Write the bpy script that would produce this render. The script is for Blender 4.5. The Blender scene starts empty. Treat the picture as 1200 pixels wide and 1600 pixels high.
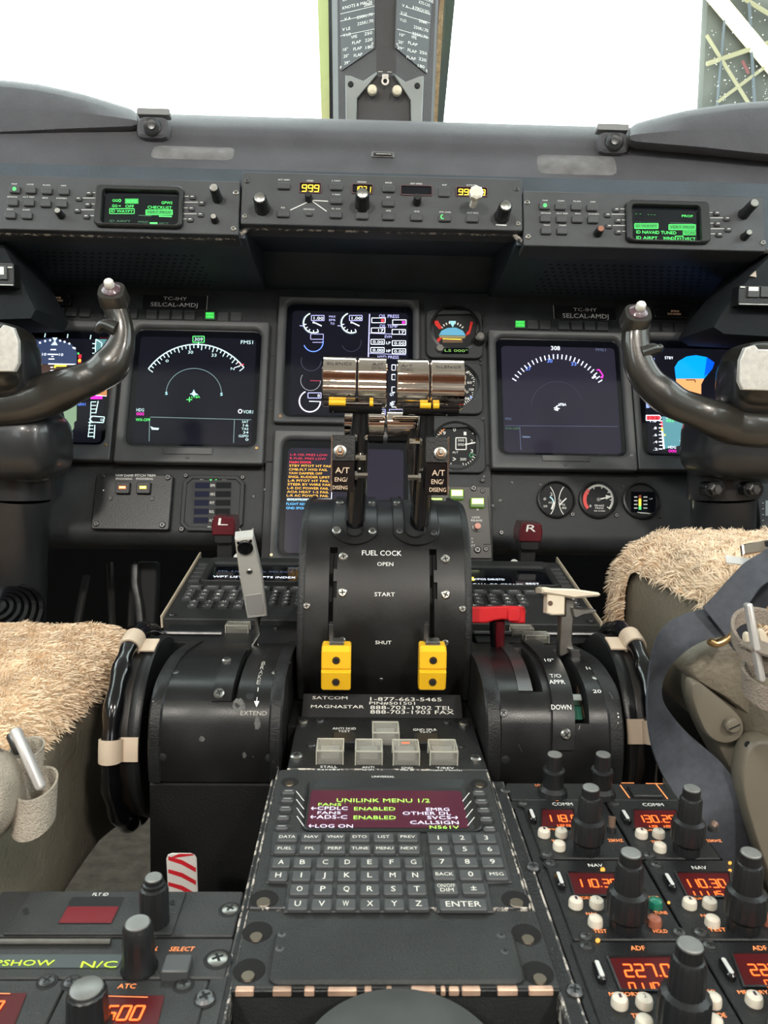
import bpy, math, random
from mathutils import Vector, Matrix
R = math.radians
random.seed(7)
scene = bpy.context.scene
COL = scene.collection

# ---------------------------------------------------------------- camera
CAM = Vector((0.0, 0.0, 0.72))
FPX = 1200.0
CROT = (Matrix.Rotation(R(-1.6), 3, 'Z') @ Matrix.Rotation(R(90 - 5.0), 3, 'X') @ Matrix.Rotation(R(1.0), 3, 'Z'))
cam_data = bpy.data.cameras.new('camera')
cam = bpy.data.objects.new('camera', cam_data)
COL.objects.link(cam)
cam_data.sensor_fit = 'VERTICAL'
cam_data.sensor_height = 36.0
cam_data.sensor_width = 36.0
cam_data.lens = FPX / 1600.0 * 36.0
cam_data.clip_start = 0.02
cam_data.clip_end = 400
cam.matrix_world = Matrix.Translation(CAM) @ CROT.to_4x4()
scene.camera = cam
cam_data.dof.use_dof = True
cam_data.dof.focus_distance = 0.90
cam_data.dof.aperture_fstop = 30.0

# ---------------------------------------------------------------- world, lamps, exposure
world = bpy.data.worlds.new('overcast_sky')
scene.world = world
world.use_nodes = True
bg = world.node_tree.nodes['Background']
bg.inputs[0].default_value = (0.88, 0.97, 1.0, 1)
bg.inputs[1].default_value = 3.6
scene.view_settings.view_transform = 'Standard'
scene.view_settings.look = 'None'
scene.view_settings.gamma = 1.0
scene.view_settings.use_curve_mapping = False
scene.view_settings.exposure = 0.75

def area(name, loc, target, size, power, colour, size_y=None):
    d = bpy.data.lights.new(name, 'AREA')
    d.energy = power
    d.color = colour
    d.size = size
    if size_y:
        d.shape = 'RECTANGLE'
        d.size_y = size_y
    o = bpy.data.objects.new(name, d)
    COL.objects.link(o)
    o.location = loc
    o.rotation_euler = (Vector(target) - Vector(loc)).to_track_quat('-Z', 'Y').to_euler()
    return o
area('dome_light_left', (-0.62, -0.98, 1.68), (-0.15, 0.8, 0.6), 0.16, 10.5, (1.0, 0.94, 0.86), 0.14)
area('dome_light_right', (0.64, -0.98, 1.68), (0.2, 0.8, 0.6), 0.16, 10.5, (1.0, 0.94, 0.86), 0.14)
area('cabin_ceiling_light', (0.0, -1.9, 1.70), (0.0, -1.9, 0.0), 0.25, 7.0, (1.0, 0.86, 0.70), 0.9)

# ---------------------------------------------------------------- helpers: photo rays and surfaces
def ray(px, py):
    return CROT @ Vector(((px - 600) / FPX, (800 - py) / FPX, -1.0))
def at(px, py, depth):
    return CAM + ray(px, py) * depth
def crop(x0, y0, s):
    return lambda x, y: (x0 + x / s, y0 + y / s)

class Flat:
    """a flat surface: u to the right, v up the surface, w out of it"""
    def __init__(s, o, u, v, n):
        s.o, s.u, s.v, s.n = Vector(o), Vector(u).normalized(), Vector(v).normalized(), Vector(n).normalized()
    @staticmethod
    def lean(px, py, depth, deg, turn=0.0):
        rz = Matrix.Rotation(R(turn), 3, 'Z')
        L = R(deg)
        return Flat(at(px, py, depth), rz @ Vector((1, 0, 0)), rz @ Vector((0, math.sin(L), math.cos(L))),
                    rz @ Vector((0, -math.cos(L), math.sin(L))))
    def q(s, px, py, h=0.0):
        d = ray(px, py)
        t = ((s.o + s.n * h) - CAM).dot(s.n) / d.dot(s.n)
        p = CAM + d * t - s.o
        return (p.dot(s.u), p.dot(s.v))
    def r(s, x0, y0, x1, y1, h=0.0):
        xm, ym = (x0 + x1) / 2, (y0 + y1) / 2
        a, b = s.q(x0, ym, h)[0], s.q(x1, ym, h)[0]
        c, d = s.q(xm, y1, h)[1], s.q(xm, y0, h)[1]
        return (min(a, b), min(c, d), max(a, b), max(c, d))
    def T(s, u, v, w):
        return Vector((u, v, w))
    def W(s, u, v, w=0.0):
        return s.o + s.u * u + s.v * v + s.n * w
    def shift(s, px, py, h=0.0):
        a, b = s.q(px, py, h)
        return Flat(s.W(a, b, h), s.u, s.v, s.n)
    def scale(s, px, py):
        a, b = s.q(px, py)
        p = s.W(a, b) - CAM
        return (CROT.transposed() @ p).z * -1 / FPX     # metres per pixel
    def matrix(s):
        m = Matrix.Identity(4)
        for i in range(3):
            m[i][0], m[i][1], m[i][2], m[i][3] = s.u[i], s.v[i], s.n[i], s.o[i]
        return m
    def H(s, px, py, pytop):
        """height above the surface at base pixel (px,py) whose top is seen at row pytop"""
        a, b = s.q(px, py)
        lo, hi = 0.0, 0.3
        for _ in range(40):
            m = (lo + hi) / 2
            y = project(s.W(a, b, m))[1]
            if y > pytop: lo = m
            else: hi = m
        return lo

def project(P):
    c = CROT.transposed() @ (P - CAM)
    return (600 + c.x / -c.z * FPX, 800 - c.y / -c.z * FPX)

class Curve(Flat):
    """a surface swept along X from a side profile (bottom to top) of (row, depth) pairs"""
    def __init__(s, pts, px0=600, org=None, n=6):
        P = [at(px0, a, b) for a, b in pts]
        P = [(p.y, p.z) for p in P]
        s._init(P, org, n)
    def _init(s, P, org=None, n=6):
        out = []
        Q = [P[0]] + P + [P[-1]]
        for i in range(1, len(Q) - 2):
            for k in range(n):
                t = k / n
                out.append(tuple(0.5 * ((2 * Q[i][j]) + (-Q[i-1][j] + Q[i+1][j]) * t + (2*Q[i-1][j] - 5*Q[i][j] + 4*Q[i+1][j] - Q[i+2][j]) * t*t + (-Q[i-1][j] + 3*Q[i][j] - 3*Q[i+1][j] + Q[i+2][j]) * t**3) for j in (0, 1)))
        out.append(P[-1])
        s.P = out
        s.L = [0.0]
        for a, b in zip(out, out[1:]):
            s.L.append(s.L[-1] + math.hypot(b[0]-a[0], b[1]-a[1]))
        s.N = []
        for i in range(len(out)):
            a, b = out[max(0, i-1)], out[min(len(out)-1, i+1)]
            l = math.hypot(b[0]-a[0], b[1]-a[1]) or 1
            s.N.append((-(b[1]-a[1]) / l, (b[0]-a[0]) / l))
        s.o = Vector(org) if org else Vector((0, out[0][0], out[0][1]))
        s.u, s.v, s.n = Vector((1,0,0)), Vector((0,1,0)), Vector((0,0,1))
    def pn(s, v):
        L = s.L
        v = max(0.0, min(L[-1] - 1e-9, v))
        i = 0
        while i < len(L) - 2 and L[i+1] < v: i += 1
        t = (v - L[i]) / max(1e-9, L[i+1] - L[i])
        p = [s.P[i][k] * (1-t) + s.P[i+1][k] * t for k in (0, 1)]
        n = [s.N[i][k] * (1-t) + s.N[i+1][k] * t for k in (0, 1)]
        l = math.hypot(*n) or 1
        return p, (n[0]/l, n[1]/l)
    def T(s, u, v, w):
        p, n = s.pn(v)
        return Vector((u, p[0] + n[0]*w - s.o.y, p[1] + n[1]*w - s.o.z))
    def W(s, u, v, w=0.0):
        return s.T(u, v, w) + s.o
    def q(s, px, py, h=0.0):
        d = ray(px, py)
        best = None
        for i in range(len(s.P) - 1):
            a = (s.P[i][0] + s.N[i][0]*h, s.P[i][1] + s.N[i][1]*h)
            b = (s.P[i+1][0] + s.N[i+1][0]*h, s.P[i+1][1] + s.N[i+1][1]*h)
            ey, ez = b[0]-a[0], b[1]-a[1]
            # CAM + d t = a + e k
            det = -d.y*ez + d.z*ey
            if abs(det) < 1e-12: continue
            ry, rz = a[0]-CAM.y, a[1]-CAM.z
            t = (-ry*ez + rz*ey) / det
            k = (d.y*rz - d.z*ry) / det
            if t > 0 and -0.002 <= k <= 1.002 and (best is None or t < best[0]):
                best = (t, s.L[i] + k * (s.L[i+1] - s.L[i]))
        if best is None:
            ym = [project(Vector((0, p[0], p[1])))[1] for p in s.P]
            i = min(range(len(ym)), key=lambda i: abs(ym[i] - py))
            Y = s.P[i][0]
            t = (Y - CAM.y) / d.y
            return (CAM.x + d.x*t - s.o.x, s.L[i])
        return (CAM.x + d.x*best[0] - s.o.x, best[1])
    def shift(s, px, py, h=0.0):
        a, b = s.q(px, py, h)
        c = Curve.__new__(Curve)
        c.__dict__.update(s.__dict__)
        c.o = s.W(a, b, h)
        return c
    def matrix(s):
        return Matrix.Translation(s.o)

class World3:
    """plain world axes about an origin"""
    def __init__(s, o): s.o = Vector(o)
    def T(s, u, v, w): return Vector((u, v, w))
    def L(s, P): return Vector(P) - s.o
    def matrix(s): return Matrix.Translation(s.o)

# ---------------------------------------------------------------- materials
MATS = {}
def mat(name, col, rough=0.5, metal=0.0, bump=0.0, bscale=200.0, vary=0.0, vscale=12.0, wear=0.0, wearcol=(0.35, 0.34, 0.32), wscale=60.0,
        emit=None, es=0.0, trans=0.0, coat=0.0, spec=0.5, alpha=1.0, stretch=None, sheen=0.0, rvary=0.0):
    if name in MATS: return MATS[name]
    m = bpy.data.materials.new(name)
    m.use_nodes = True
    nt = m.node_tree
    b = nt.nodes['Principled BSDF']
    b.inputs['Base Color'].default_value = (*col, 1)
    b.inputs['Roughness'].default_value = rough
    b.inputs['Metallic'].default_value = metal
    b.inputs['Coat Weight'].default_value = coat
    b.inputs['Specular IOR Level'].default_value = spec
    b.inputs['Transmission Weight'].default_value = trans
    b.inputs['Alpha'].default_value = alpha
    b.inputs['Sheen Weight'].default_value = sheen
    if emit:
        b.inputs['Emission Color'].default_value = (*emit, 1)
        b.inputs['Emission Strength'].default_value = es
    tc = nt.nodes.new('ShaderNodeTexCoord')
    src = tc.outputs['Object']
    if stretch:
        mp = nt.nodes.new('ShaderNodeMapping')
        mp.inputs['Scale'].default_value = stretch
        nt.links.new(src, mp.inputs[0]); src = mp.outputs[0]
    cur = None
    if vary:
        n = nt.nodes.new('ShaderNodeTexNoise'); n.inputs['Scale'].default_value = vscale; n.inputs['Detail'].default_value = 5
        nt.links.new(src, n.inputs['Vector'])
        r = nt.nodes.new('ShaderNodeMapRange'); r.inputs[1].default_value = 0.3; r.inputs[2].default_value = 0.7
        r.inputs[3].default_value = 1 - vary; r.inputs[4].default_value = 1 + vary
        nt.links.new(n.outputs['Fac'], r.inputs[0])
        mx = nt.nodes.new('ShaderNodeVectorMath'); mx.operation = 'SCALE'
        mx.inputs[0].default_value = col
        nt.links.new(r.outputs[0], mx.inputs['Scale'])
        cur = mx.outputs[0]
        nt.links.new(cur, b.inputs['Base Color'])
        if rvary:
            r2 = nt.nodes.new('ShaderNodeMapRange'); r2.inputs[1].default_value = 0.35; r2.inputs[2].default_value = 0.7
            r2.inputs[3].default_value = rough - rvary; r2.inputs[4].default_value = rough + rvary
            nt.links.new(n.outputs['Fac'], r2.inputs[0]); nt.links.new(r2.outputs[0], b.inputs['Roughness'])
    if wear:
        n2 = nt.nodes.new('ShaderNodeTexNoise'); n2.inputs['Scale'].default_value = wscale; n2.inputs['Detail'].default_value = 8; n2.inputs['Roughness'].default_value = 0.7
        nt.links.new(src, n2.inputs['Vector'])
        r3 = nt.nodes.new('ShaderNodeMapRange'); r3.inputs[1].default_value = 0.74 - wear * 0.1; r3.inputs[2].default_value = 0.78 - wear * 0.1
        nt.links.new(n2.outputs['Fac'], r3.inputs[0])
        mix = nt.nodes.new('ShaderNodeMix'); mix.data_type = 'RGBA'
        mix.inputs['A'].default_value = (*col, 1); mix.inputs['B'].default_value = (*wearcol, 1)
        if cur: nt.links.new(cur, mix.inputs['A'])
        nt.links.new(r3.outputs[0], mix.inputs['Factor'])
        nt.links.new(mix.outputs['Result'], b.inputs['Base Color'])
    if bump:
        n3 = nt.nodes.new('ShaderNodeTexNoise'); n3.inputs['Scale'].default_value = bscale; n3.inputs['Detail'].default_value = 3
        nt.links.new(src, n3.inputs['Vector'])
        bp = nt.nodes.new('ShaderNodeBump'); bp.inputs['Strength'].default_value = bump; bp.inputs['Distance'].default_value = 0.002
        nt.links.new(n3.outputs['Fac'], bp.inputs['Height']); nt.links.new(bp.outputs[0], b.inputs['Normal'])
    MATS[name] = m
    return m
def glow(name, col, es=2.0):
    return mat(name, (0.01, 0.01, 0.01), 0.6, emit=col, es=es)

PANEL = mat('panel_grey_paint', (0.030, 0.033, 0.035), 0.48, spec=.35, bump=0.25, bscale=900, vary=0.18, vscale=30, rvary=0.06)
BEZEL = mat('bezel_grey_paint', (0.068, 0.071, 0.074), 0.42, bump=0.15, bscale=900, vary=0.12, vscale=30)
PEDP = mat('pedestal_worn_black_paint', (0.012, 0.0125, 0.013), 0.42, spec=.35, bump=0.25, bscale=700, vary=0.35, vscale=25, wear=0.55, wscale=90, rvary=0.08)
UNIT = mat('control_unit_charcoal_paint', (0.027, 0.029, 0.029), 0.5, spec=.35, bump=0.3, bscale=900, vary=0.2, vscale=30, wear=0.25, wscale=110)
EDGE = mat('chipped_paint_edge', (0.05, 0.05, 0.05), 0.45, vary=0.2, wear=2.2, wearcol=(0.55, 0.5, 0.44), wscale=140)
DARK = mat('matt_black', (0.006, 0.007, 0.008), 0.7)
GLOSSB = mat('gloss_black', (0.004, 0.004, 0.005), 0.14, coat=0.5)
PLAST = mat('satin_black_plastic', (0.012, 0.013, 0.014), 0.38, bump=0.1, bscale=500)
KEY = mat('grey_key_plastic', (0.060, 0.064, 0.066), 0.5, bump=0.12, bscale=900)
KEYD = mat('dark_key_plastic', (0.055, 0.058, 0.061), 0.42)
WHITE = mat('white_marking', (0.88, 0.88, 0.84), 0.6)
TAN = mat('warm_marking', (0.65, 0.50, 0.36), 0.6, emit=(1.0, 0.6, 0.35), es=0.10)
STEEL = mat('worn_steel', (0.42, 0.41, 0.38), 0.32, metal=1.0, vary=0.2, vscale=80)
DSTEEL = mat('dark_steel', (0.12, 0.12, 0.12), 0.38, metal=0.9, vary=0.3, vscale=90)
CHROME = mat('polished_chrome', (0.92, 0.80, 0.70), 0.07, metal=1.0, bump=0.12, bscale=40, rvary=0.0)
BRASS = mat('brass', (0.75, 0.50, 0.25), 0.3, metal=1.0)
SCREEN = mat('dark_screen_glass', (0.004, 0.005, 0.008), 0.10, coat=0.3, spec=0.5)
SCREENV = mat('violet_screen_glass', (0.012, 0.012, 0.022), 0.12, coat=0.3, emit=(0.25, 0.25, 0.5), es=0.02)
LEATHER = mat('padded_glareshield_leather', (0.062, 0.060, 0.068), 0.62, bump=0.6, bscale=1100, vary=0.15, vscale=20, sheen=0.1)
G_WHITE = glow('glyph_white', (0.80, 0.88, 1.0), 1.3)
G_CYAN = glow('glyph_cyan', (0.45, 0.95, 1.0), 1.1)
G_LCYAN = glow('glyph_pale_cyan', (0.62, 0.90, 0.90), 0.9)
G_DIM = glow('glyph_dim_blue', (0.20, 0.28, 0.50), 0.35)
G_BLUE = glow('glyph_blue', (0.12, 0.25, 1.0), 1.2)
G_SKY = glow('glyph_sky_blue', (0.0, 0.30, 0.95), 1.0)
G_GREEN = glow('glyph_green', (0.10, 1.0, 0.18), 1.0)
G_GREENB = glow('glyph_green_block', (0.05, 0.75, 0.12), 0.55)
G_LIME = glow('lit_lime_lens', (0.62, 1.0, 0.12), 1.5)
G_AMBER = glow('glyph_amber', (1.0, 0.55, 0.03), 1.5)
G_RED = glow('glyph_red', (1.0, 0.03, 0.05), 1.3)
G_MAG = glow('glyph_magenta', (1.0, 0.02, 0.6), 1.1)
G_ORANGE = glow('led_orange', (1.0, 0.13, 0.015), 1.9)
G_BROWN = glow('glyph_ground_brown', (0.62, 0.25, 0.08), 0.7)
G_TEAL = glow('glyph_teal', (0.10, 0.30, 0.32), 0.6)
G_SAGE = glow('glyph_sage', (0.30, 0.45, 0.28), 0.6)
G_YELLOW = glow('glyph_yellow', (1.0, 0.85, 0.05), 1.2)
REDWIN = mat('red_display_window', (0.10, 0.008, 0.012), 0.18, emit=(0.5, 0.02, 0.03), es=0.12, coat=0.5)
REDWIN2 = mat('dark_red_display_window', (0.05, 0.006, 0.008), 0.35, emit=(0.5, 0.02, 0.02), es=0.05, spec=0.15)
RASTER = mat('glowing_raster', (0.004, 0.004, 0.008), 0.12, emit=(0.20, 0.21, 0.33), es=0.022)
RASTERV = mat('violet_raster', (0.004, 0.004, 0.008), 0.12, emit=(0.25, 0.22, 0.36), es=0.06)
CAPM = mat('dull_brushed_cap', (0.26, 0.26, 0.25), 0.45, metal=0.7, vary=.15, vscale=90)

# ---------------------------------------------------------------- mesh builder
def rr(u0, v0, u1, v1, r=0.001, n=3):
    r = max(1e-5, min(r, (u1-u0)/2 - 1e-6, (v1-v0)/2 - 1e-6))
    out = []
    for cx, cy, a0 in ((u1-r, v0+r, -90), (u1-r, v1-r, 0), (u0+r, v1-r, 90), (u0+r, v0+r, 180)):
        for k in range(n + 1):
            a = R(a0 + 90*k/n)
            out.append((cx + r*math.cos(a), cy + r*math.sin(a)))
    return out
def circ(cu, cv, r, n=20, kn=0.0):
    return [(cu + r*(1 - (kn if i % 2 else 0))*math.cos(2*math.pi*i/n), cv + r*(1 - (kn if i % 2 else 0))*math.sin(2*math.pi*i/n)) for i in range(n)]
def inset(poly, d):
    n = len(poly)
    A = sum(poly[i][0]*poly[(i+1) % n][1] - poly[(i+1) % n][0]*poly[i][1] for i in range(n))
    sg = 1 if A > 0 else -1
    out = []
    for i in range(n):
        p0, p1, p2 = Vector(poly[i-1]), Vector(poly[i]), Vector(poly[(i+1) % n])
        a, b = (p1-p0), (p2-p1)
        if a.length < 1e-9: a = b
        if b.length < 1e-9: b = a
        a.normalize(); b.normalize()
        n1, n2 = Vector((-a.y, a.x))*sg, Vector((-b.y, b.x))*sg
        m = n1 + n2
        if m.length < 1e-6: m = n1
        m.normalize()
        k = max(0.35, m.dot(n1))
        p = p1 + m * (d / k)
        out.append((p.x, p.y))
    return out

TXT = {}
def glyphs(s, mono=False):
    k = (s, mono)
    if k in TXT: return TXT[k]
    c = bpy.data.curves.new('t', 'FONT')
    c.body = s; c.size = 1.0; c.resolution_u = 2
    o = bpy.data.objects.new('t', c)
    m = o.to_mesh()
    vs = [(v.co.x, v.co.y) for v in m.vertices]
    fs = [tuple(p.vertices) for p in m.polygons]
    o.to_mesh_clear()
    bpy.data.objects.remove(o); bpy.data.curves.remove(c)
    if vs:
        x0, x1 = min(a for a, _ in vs), max(a for a, _ in vs)
    else: x0, x1 = 0, 1
    TXT[k] = (vs, fs, x0, x1)
    return TXT[k]

class MB:
    def __init__(s, S=None):
        s.S = S
        s.T = S.T if S else (lambda u, v, w: Vector((u, v, w)))
        s.v, s.f, s.m, s.mats = [], [], [], []
    def mi(s, m):
        if m not in s.mats: s.mats.append(m)
        return s.mats.index(m)
    def raw(s, verts, faces, m, direct=False):
        k = len(s.v); i = s.mi(m)
        s.v.extend([Vector(p) for p in verts] if direct else [s.T(*p) for p in verts])
        for f in faces:
            s.f.append(tuple(k + a for a in f)); s.m.append(i)
        return s
    def loft(s, rings, m, cap0=False, cap1=True, closed=True):
        n = len(rings[0][0])
        vs = [(a, b, w) for poly, w in rings for a, b in poly]
        fs = []
        for k in range(len(rings) - 1):
            for i in range(n if closed else n - 1):
                j = (i + 1) % n
                fs.append((k*n+i, k*n+j, (k+1)*n+j, (k+1)*n+i))
        if cap0: fs.append(tuple(reversed(range(n))))
        if cap1: fs.append(tuple(range((len(rings)-1)*n, len(rings)*n)))
        return s.raw(vs, fs, m)
    def prism(s, poly, w0, w1, m, ch=0.0):
        if ch: return s.loft([(poly, w0), (poly, w1-ch), (inset(poly, ch), w1)], m)
        return s.loft([(poly, w0), (poly, w1)], m)
    def box(s, u0, v0, u1, v1, w0, w1, m, r=0.0006, ch=0.0004):
        d = min(u1-u0, v1-v0)
        if d <= 0: return s
        r = min(r, d*0.4); ch = min(ch, r*0.8, abs(w1-w0)*0.4)
        P = rr(u0, v0, u1, v1, r, 2)
        return s.prism(P, w0, w1, m, ch)
    def face(s, poly, w, m):
        return s.raw([(a, b, w) for a, b in poly], [tuple(range(len(poly)))], m)
    def rect(s, r, w, m):
        return s.face([(r[0], r[1]), (r[2], r[1]), (r[2], r[3]), (r[0], r[3])], w, m)
    def sheet(s, u0, v0, u1, v1, w, m, nu=1, nv=12, w1=None):
        """a plate that follows a curved surface; with w1 it gets side walls down to w1"""
        vs, fs = [], []
        for j in range(nv+1):
            for i in range(nu+1):
                vs.append((u0+(u1-u0)*i/nu, v0+(v1-v0)*j/nv, w))
        for j in range(nv):
            for i in range(nu):
                a = j*(nu+1)+i
                fs.append((a, a+1, a+nu+2, a+nu+1))
        s.raw(vs, fs, m)
        if w1 is not None:
            for uu, fl in ((u0, 0), (u1, 1)):
                vs = [(uu, v0+(v1-v0)*j/nv, ww) for j in range(nv+1) for ww in (w, w1)]
                s.raw(vs, [((2*j, 2*j+1, 2*j+3, 2*j+2) if not fl else (2*j, 2*j+2, 2*j+3, 2*j+1)) for j in range(nv)], m)
            for vv in (v0, v1):
                s.raw([(u0, vv, w), (u1, vv, w), (u1, vv, w1), (u0, vv, w1)], [(0, 1, 2, 3)], m)
        return s
    def line(s, pts, wid, w, m, closed=False):
        if closed: pts = list(pts) + [pts[0]]
        for (a, b), (c, d) in zip(pts, pts[1:]):
            l = math.hypot(c-a, d-b)
            if l < 1e-9: continue
            nx, ny = -(d-b)/l*wid/2, (c-a)/l*wid/2
            s.raw([(a-nx, b-ny, w), (c-nx, d-ny, w), (c+nx, d+ny, w), (a+nx, b+ny, w)], [(0, 1, 2, 3)], m)
        return s
    def arc(s, cu, cv, r, a0, a1, wid, w, m, n=24, ry=None):
        ry = ry or r
        P = [(cu + r*math.cos(R(a0+(a1-a0)*i/n)), cv + ry*math.sin(R(a0+(a1-a0)*i/n))) for i in range(n+1)]
        return s.line(P, wid, w, m)
    def lathe(s, cu, cv, prof, m, seg=24, kn=0.0, cap=True):
        return s.loft([(circ(cu, cv, max(r, 1e-5), seg, kn), w) for r, w in prof], m, cap1=cap)
    def text(s, t, r, w, m, shear=0.0, keep=False, flip=False):
        """characters of t filling the rectangle r = (u0,v0,u1,v1) of the surface"""
        vs, fs, x0, x1 = glyphs(t)
        if not vs: return s
        cap = 0.73
        y0 = 0.0
        su, sv = (r[2]-r[0])/max(1e-6, x1-x0), (r[3]-r[1])/cap
        off = 0
        if keep and su > sv*1.05:
            off = ((r[2]-r[0]) - (x1-x0)*sv*1.05)/2; su = sv*1.05
        out = []
        for x, y in vs:
            u = r[0] + off + (x-x0)*su + shear*(y-y0)*sv
            out.append((u, r[1] + (y-y0)*sv, w))
        return s.raw(out, fs, m)
    def screw(s, cu, cv, r, m=None, w=0.0, cross=True, h=None):
        m = m or STEEL
        h = h or r*0.45
        s.lathe(cu, cv, [(r, w), (r*0.96, w+h*0.5), (r*0.7, w+h)], m, 14)
        if cross:
            a = random.random()*1.5
            for k in (0, 1):
                dx, dy = math.cos(a+k*math.pi/2)*r*0.55, math.sin(a+k*math.pi/2)*r*0.55
                s.line([(cu-dx, cv-dy), (cu+dx, cv+dy)], r*0.26, w+h+0.00012, DARK)
        return s
    def tube(s, pts, rad, m, seg=12, closed=False, caps=True, flat=1.0, up=(0, 0, 1)):
        """round or oval tube through 3D points given in the object's own axes"""
        pts = [Vector(p) for p in pts]
        n = len(pts)
        rads = rad if isinstance(rad, (list, tuple)) else [rad]*n
        upv = Vector(up)
        vs, fs = [], []
        for i, p in enumerate(pts):
            if closed: t = pts[(i+1) % n] - pts[i-1]
            else: t = pts[min(n-1, i+1)] - pts[max(0, i-1)]
            t.normalize()
            a = t.cross(upv)
            if a.length < 0.05: a = t.cross(Vector((0, 1, 0.2)))
            a.normalize(); b = a.cross(t)
            for k in range(seg):
                c = 2*math.pi*k/seg
                vs.append(p + a*math.cos(c)*rads[i] + b*math.sin(c)*rads[i]*flat)
        for i in range(n if closed else n-1):
            j = (i+1) % n
            for k in range(seg):
                l = (k+1) % seg
                fs.append((i*seg+k, i*seg+l, j*seg+l, j*seg+k))
        if caps and not closed:
            fs.append(tuple(reversed(range(seg)))); fs.append(tuple(range((n-1)*seg, n*seg)))
        return s.raw(vs, fs, m, direct=True)
    def build(s, name, parent=None, thing=None, sharp=35, **tags):
        me = bpy.data.meshes.new(name)
        me.from_pydata([tuple(p) for p in s.v], [], s.f)
        for m in s.mats: me.materials.append(m)
        me.polygons.foreach_set('material_index', s.m)
        me.polygons.foreach_set('use_smooth', [True]*len(s.f))
        me.update()
        try: me.set_sharp_from_angle(angle=R(sharp))
        except Exception: pass
        o = bpy.data.objects.new(name, me)
        COL.objects.link(o)
        if parent: o.parent = parent
        elif s.S is not None: o.matrix_world = s.S.matrix()
        for k, v in tags.items(): o[k] = v
        return o

def thing(S, name, label, cat, group=None):
    o = bpy.data.objects.new(name, None)
    COL.objects.link(o)
    o.empty_display_size = 0.01
    o.matrix_world = S.matrix()
    o['label'] = label; o['category'] = cat
    if group: o['group'] = group
    return o
def struct(mb, name):
    return mb.build(name, kind='structure')
def subdiv(o, lv=2):
    m = o.modifiers.new('sub', 'SUBSURF'); m.levels = lv; m.render_levels = lv
    return o

SEG = {'0': 'abcdef', '1': 'bc', '2': 'abged', '3': 'abgcd', '4': 'fgbc', '5': 'afgcd', '6': 'afgedc', '7': 'abc', '8': 'abcdefg', '9': 'abcdfg'}
def seg7(mb, t, r, w, m, slant=0.08):
    """seven-segment characters filling rectangle r"""
    n = sum(0.4 if c == '.' else 1.0 for c in t)
    cw = (r[2]-r[0]) / n
    x = r[0]; y0, y1 = r[1], r[3]; h = y1-y0; ym = (y0+y1)/2
    th = min(cw, h)*0.17
    for c in t:
        if c == '.':
            mb.raw([(x+cw*0.1, y0, w), (x+cw*0.1+th, y0, w), (x+cw*0.1+th, y0+th, w), (x+cw*0.1, y0+th, w)], [(0, 1, 2, 3)], m)
            x += cw*0.4; continue
        a, b = x+cw*0.14, x+cw*0.84
        L = {'a': (a, y1, b, y1), 'b': (b, y1, b, ym), 'c': (b, ym, b, y0), 'd': (a, y0, b, y0), 'e': (a, ym, a, y0), 'f': (a, y1, a, ym), 'g': (a, ym, b, ym)}
        for k in SEG.get(c, ''):
            p = L[k]
            pts = [(p[0]+slant*(p[1]-y0), p[1]), (p[2]+slant*(p[3]-y0), p[3])]
            mb.line(pts, th, w, m)
        x += cw
# ================================================================ the shell
MAIN = Flat.lean(600, 610, 1.07, 19)
GS = Flat.lean(600, 312, 0.92, 12)
PED = Flat.lean(600, 1320, 0.462, 85.5)
WALLM = mat('wall_liner_grey', (0.20, 0.20, 0.19), 0.7, bump=0.3, bscale=400, vary=0.08)
CEILM = mat('ceiling_liner', (0.30, 0.29, 0.27), 0.8, bump=0.3, bscale=400)
CARPET = mat('beige_carpet', (0.26, 0.215, 0.165), 0.95, bump=1.0, bscale=500, vary=0.3, vscale=40)
FRAMEM = mat('window_frame_fabric', (0.07, 0.066, 0.066), 0.8, bump=0.6, bscale=600, vary=0.1)
GLASS = bpy.data.materials.new('windshield_glass'); GLASS.use_nodes = True
_nt = GLASS.node_tree; _nt.nodes.clear()
_o = _nt.nodes.new('ShaderNodeOutputMaterial'); _m = _nt.nodes.new('ShaderNodeMixShader'); _t = _nt.nodes.new('ShaderNodeBsdfTransparent'); _g = _nt.nodes.new('ShaderNodeBsdfGlossy')
_t.inputs[0].default_value = (0.96, 0.99, 0.96, 1); _g.inputs['Roughness'].default_value = 0.03; _m.inputs[0].default_value = 0.04
_nt.links.new(_t.outputs[0], _m.inputs[1]); _nt.links.new(_g.outputs[0], _m.inputs[2]); _nt.links.new(_m.outputs[0], _o.inputs[0])

def wbox(name, a, b, m, kind='structure', ch=0.0):
    mb = MB()
    x0, y0, z0 = a; x1, y1, z1 = b
    mb.box(x0, y0, x1, y1, z0, z1, m, r=max(ch, 1e-4), ch=ch or 1e-4)
    mb.face([(x0, y0), (x1, y0), (x1, y1), (x0, y1)], z0, m)
    return mb.build(name, kind=kind) if kind else mb
wbox('floor', (-1.1, -3.0, -0.04), (1.1, 1.75, 0.0), CARPET)
wbox('ceiling', (-1.1, -3.0, 1.74), (1.1, 1.16, 1.78), CEILM)
for sd, nm in ((-1, 'left'), (1, 'right')):
    x0, x1 = (-1.1, -1.05) if sd < 0 else (1.05, 1.1)
    mb = MB()
    for a, b in (((-3.0, 0.0), (1.75, 1.12)), ((-3.0, 1.62), (1.75, 1.78)), ((-1.1, 1.12), (-0.35, 1.62)), ((-3.0, 1.12), (-2.5, 1.62)), ((0.42, 1.12), (0.50, 1.62))):
        mb.box(x0, a[0], x1, b[0], a[1], b[1], WALLM)
    struct(mb, 'wall_' + nm)
wbox('wall_back', (-1.1, -3.05, 0.0), (1.1, -3.0, 1.78), mat('cabin_wood_veneer', (0.16, 0.06, 0.03), .3, coat=.4, vary=.3, vscale=8))
wbox('wall_front', (-1.1, 1.70, 0.0), (1.1, 1.75, 1.06), DARK)
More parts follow.
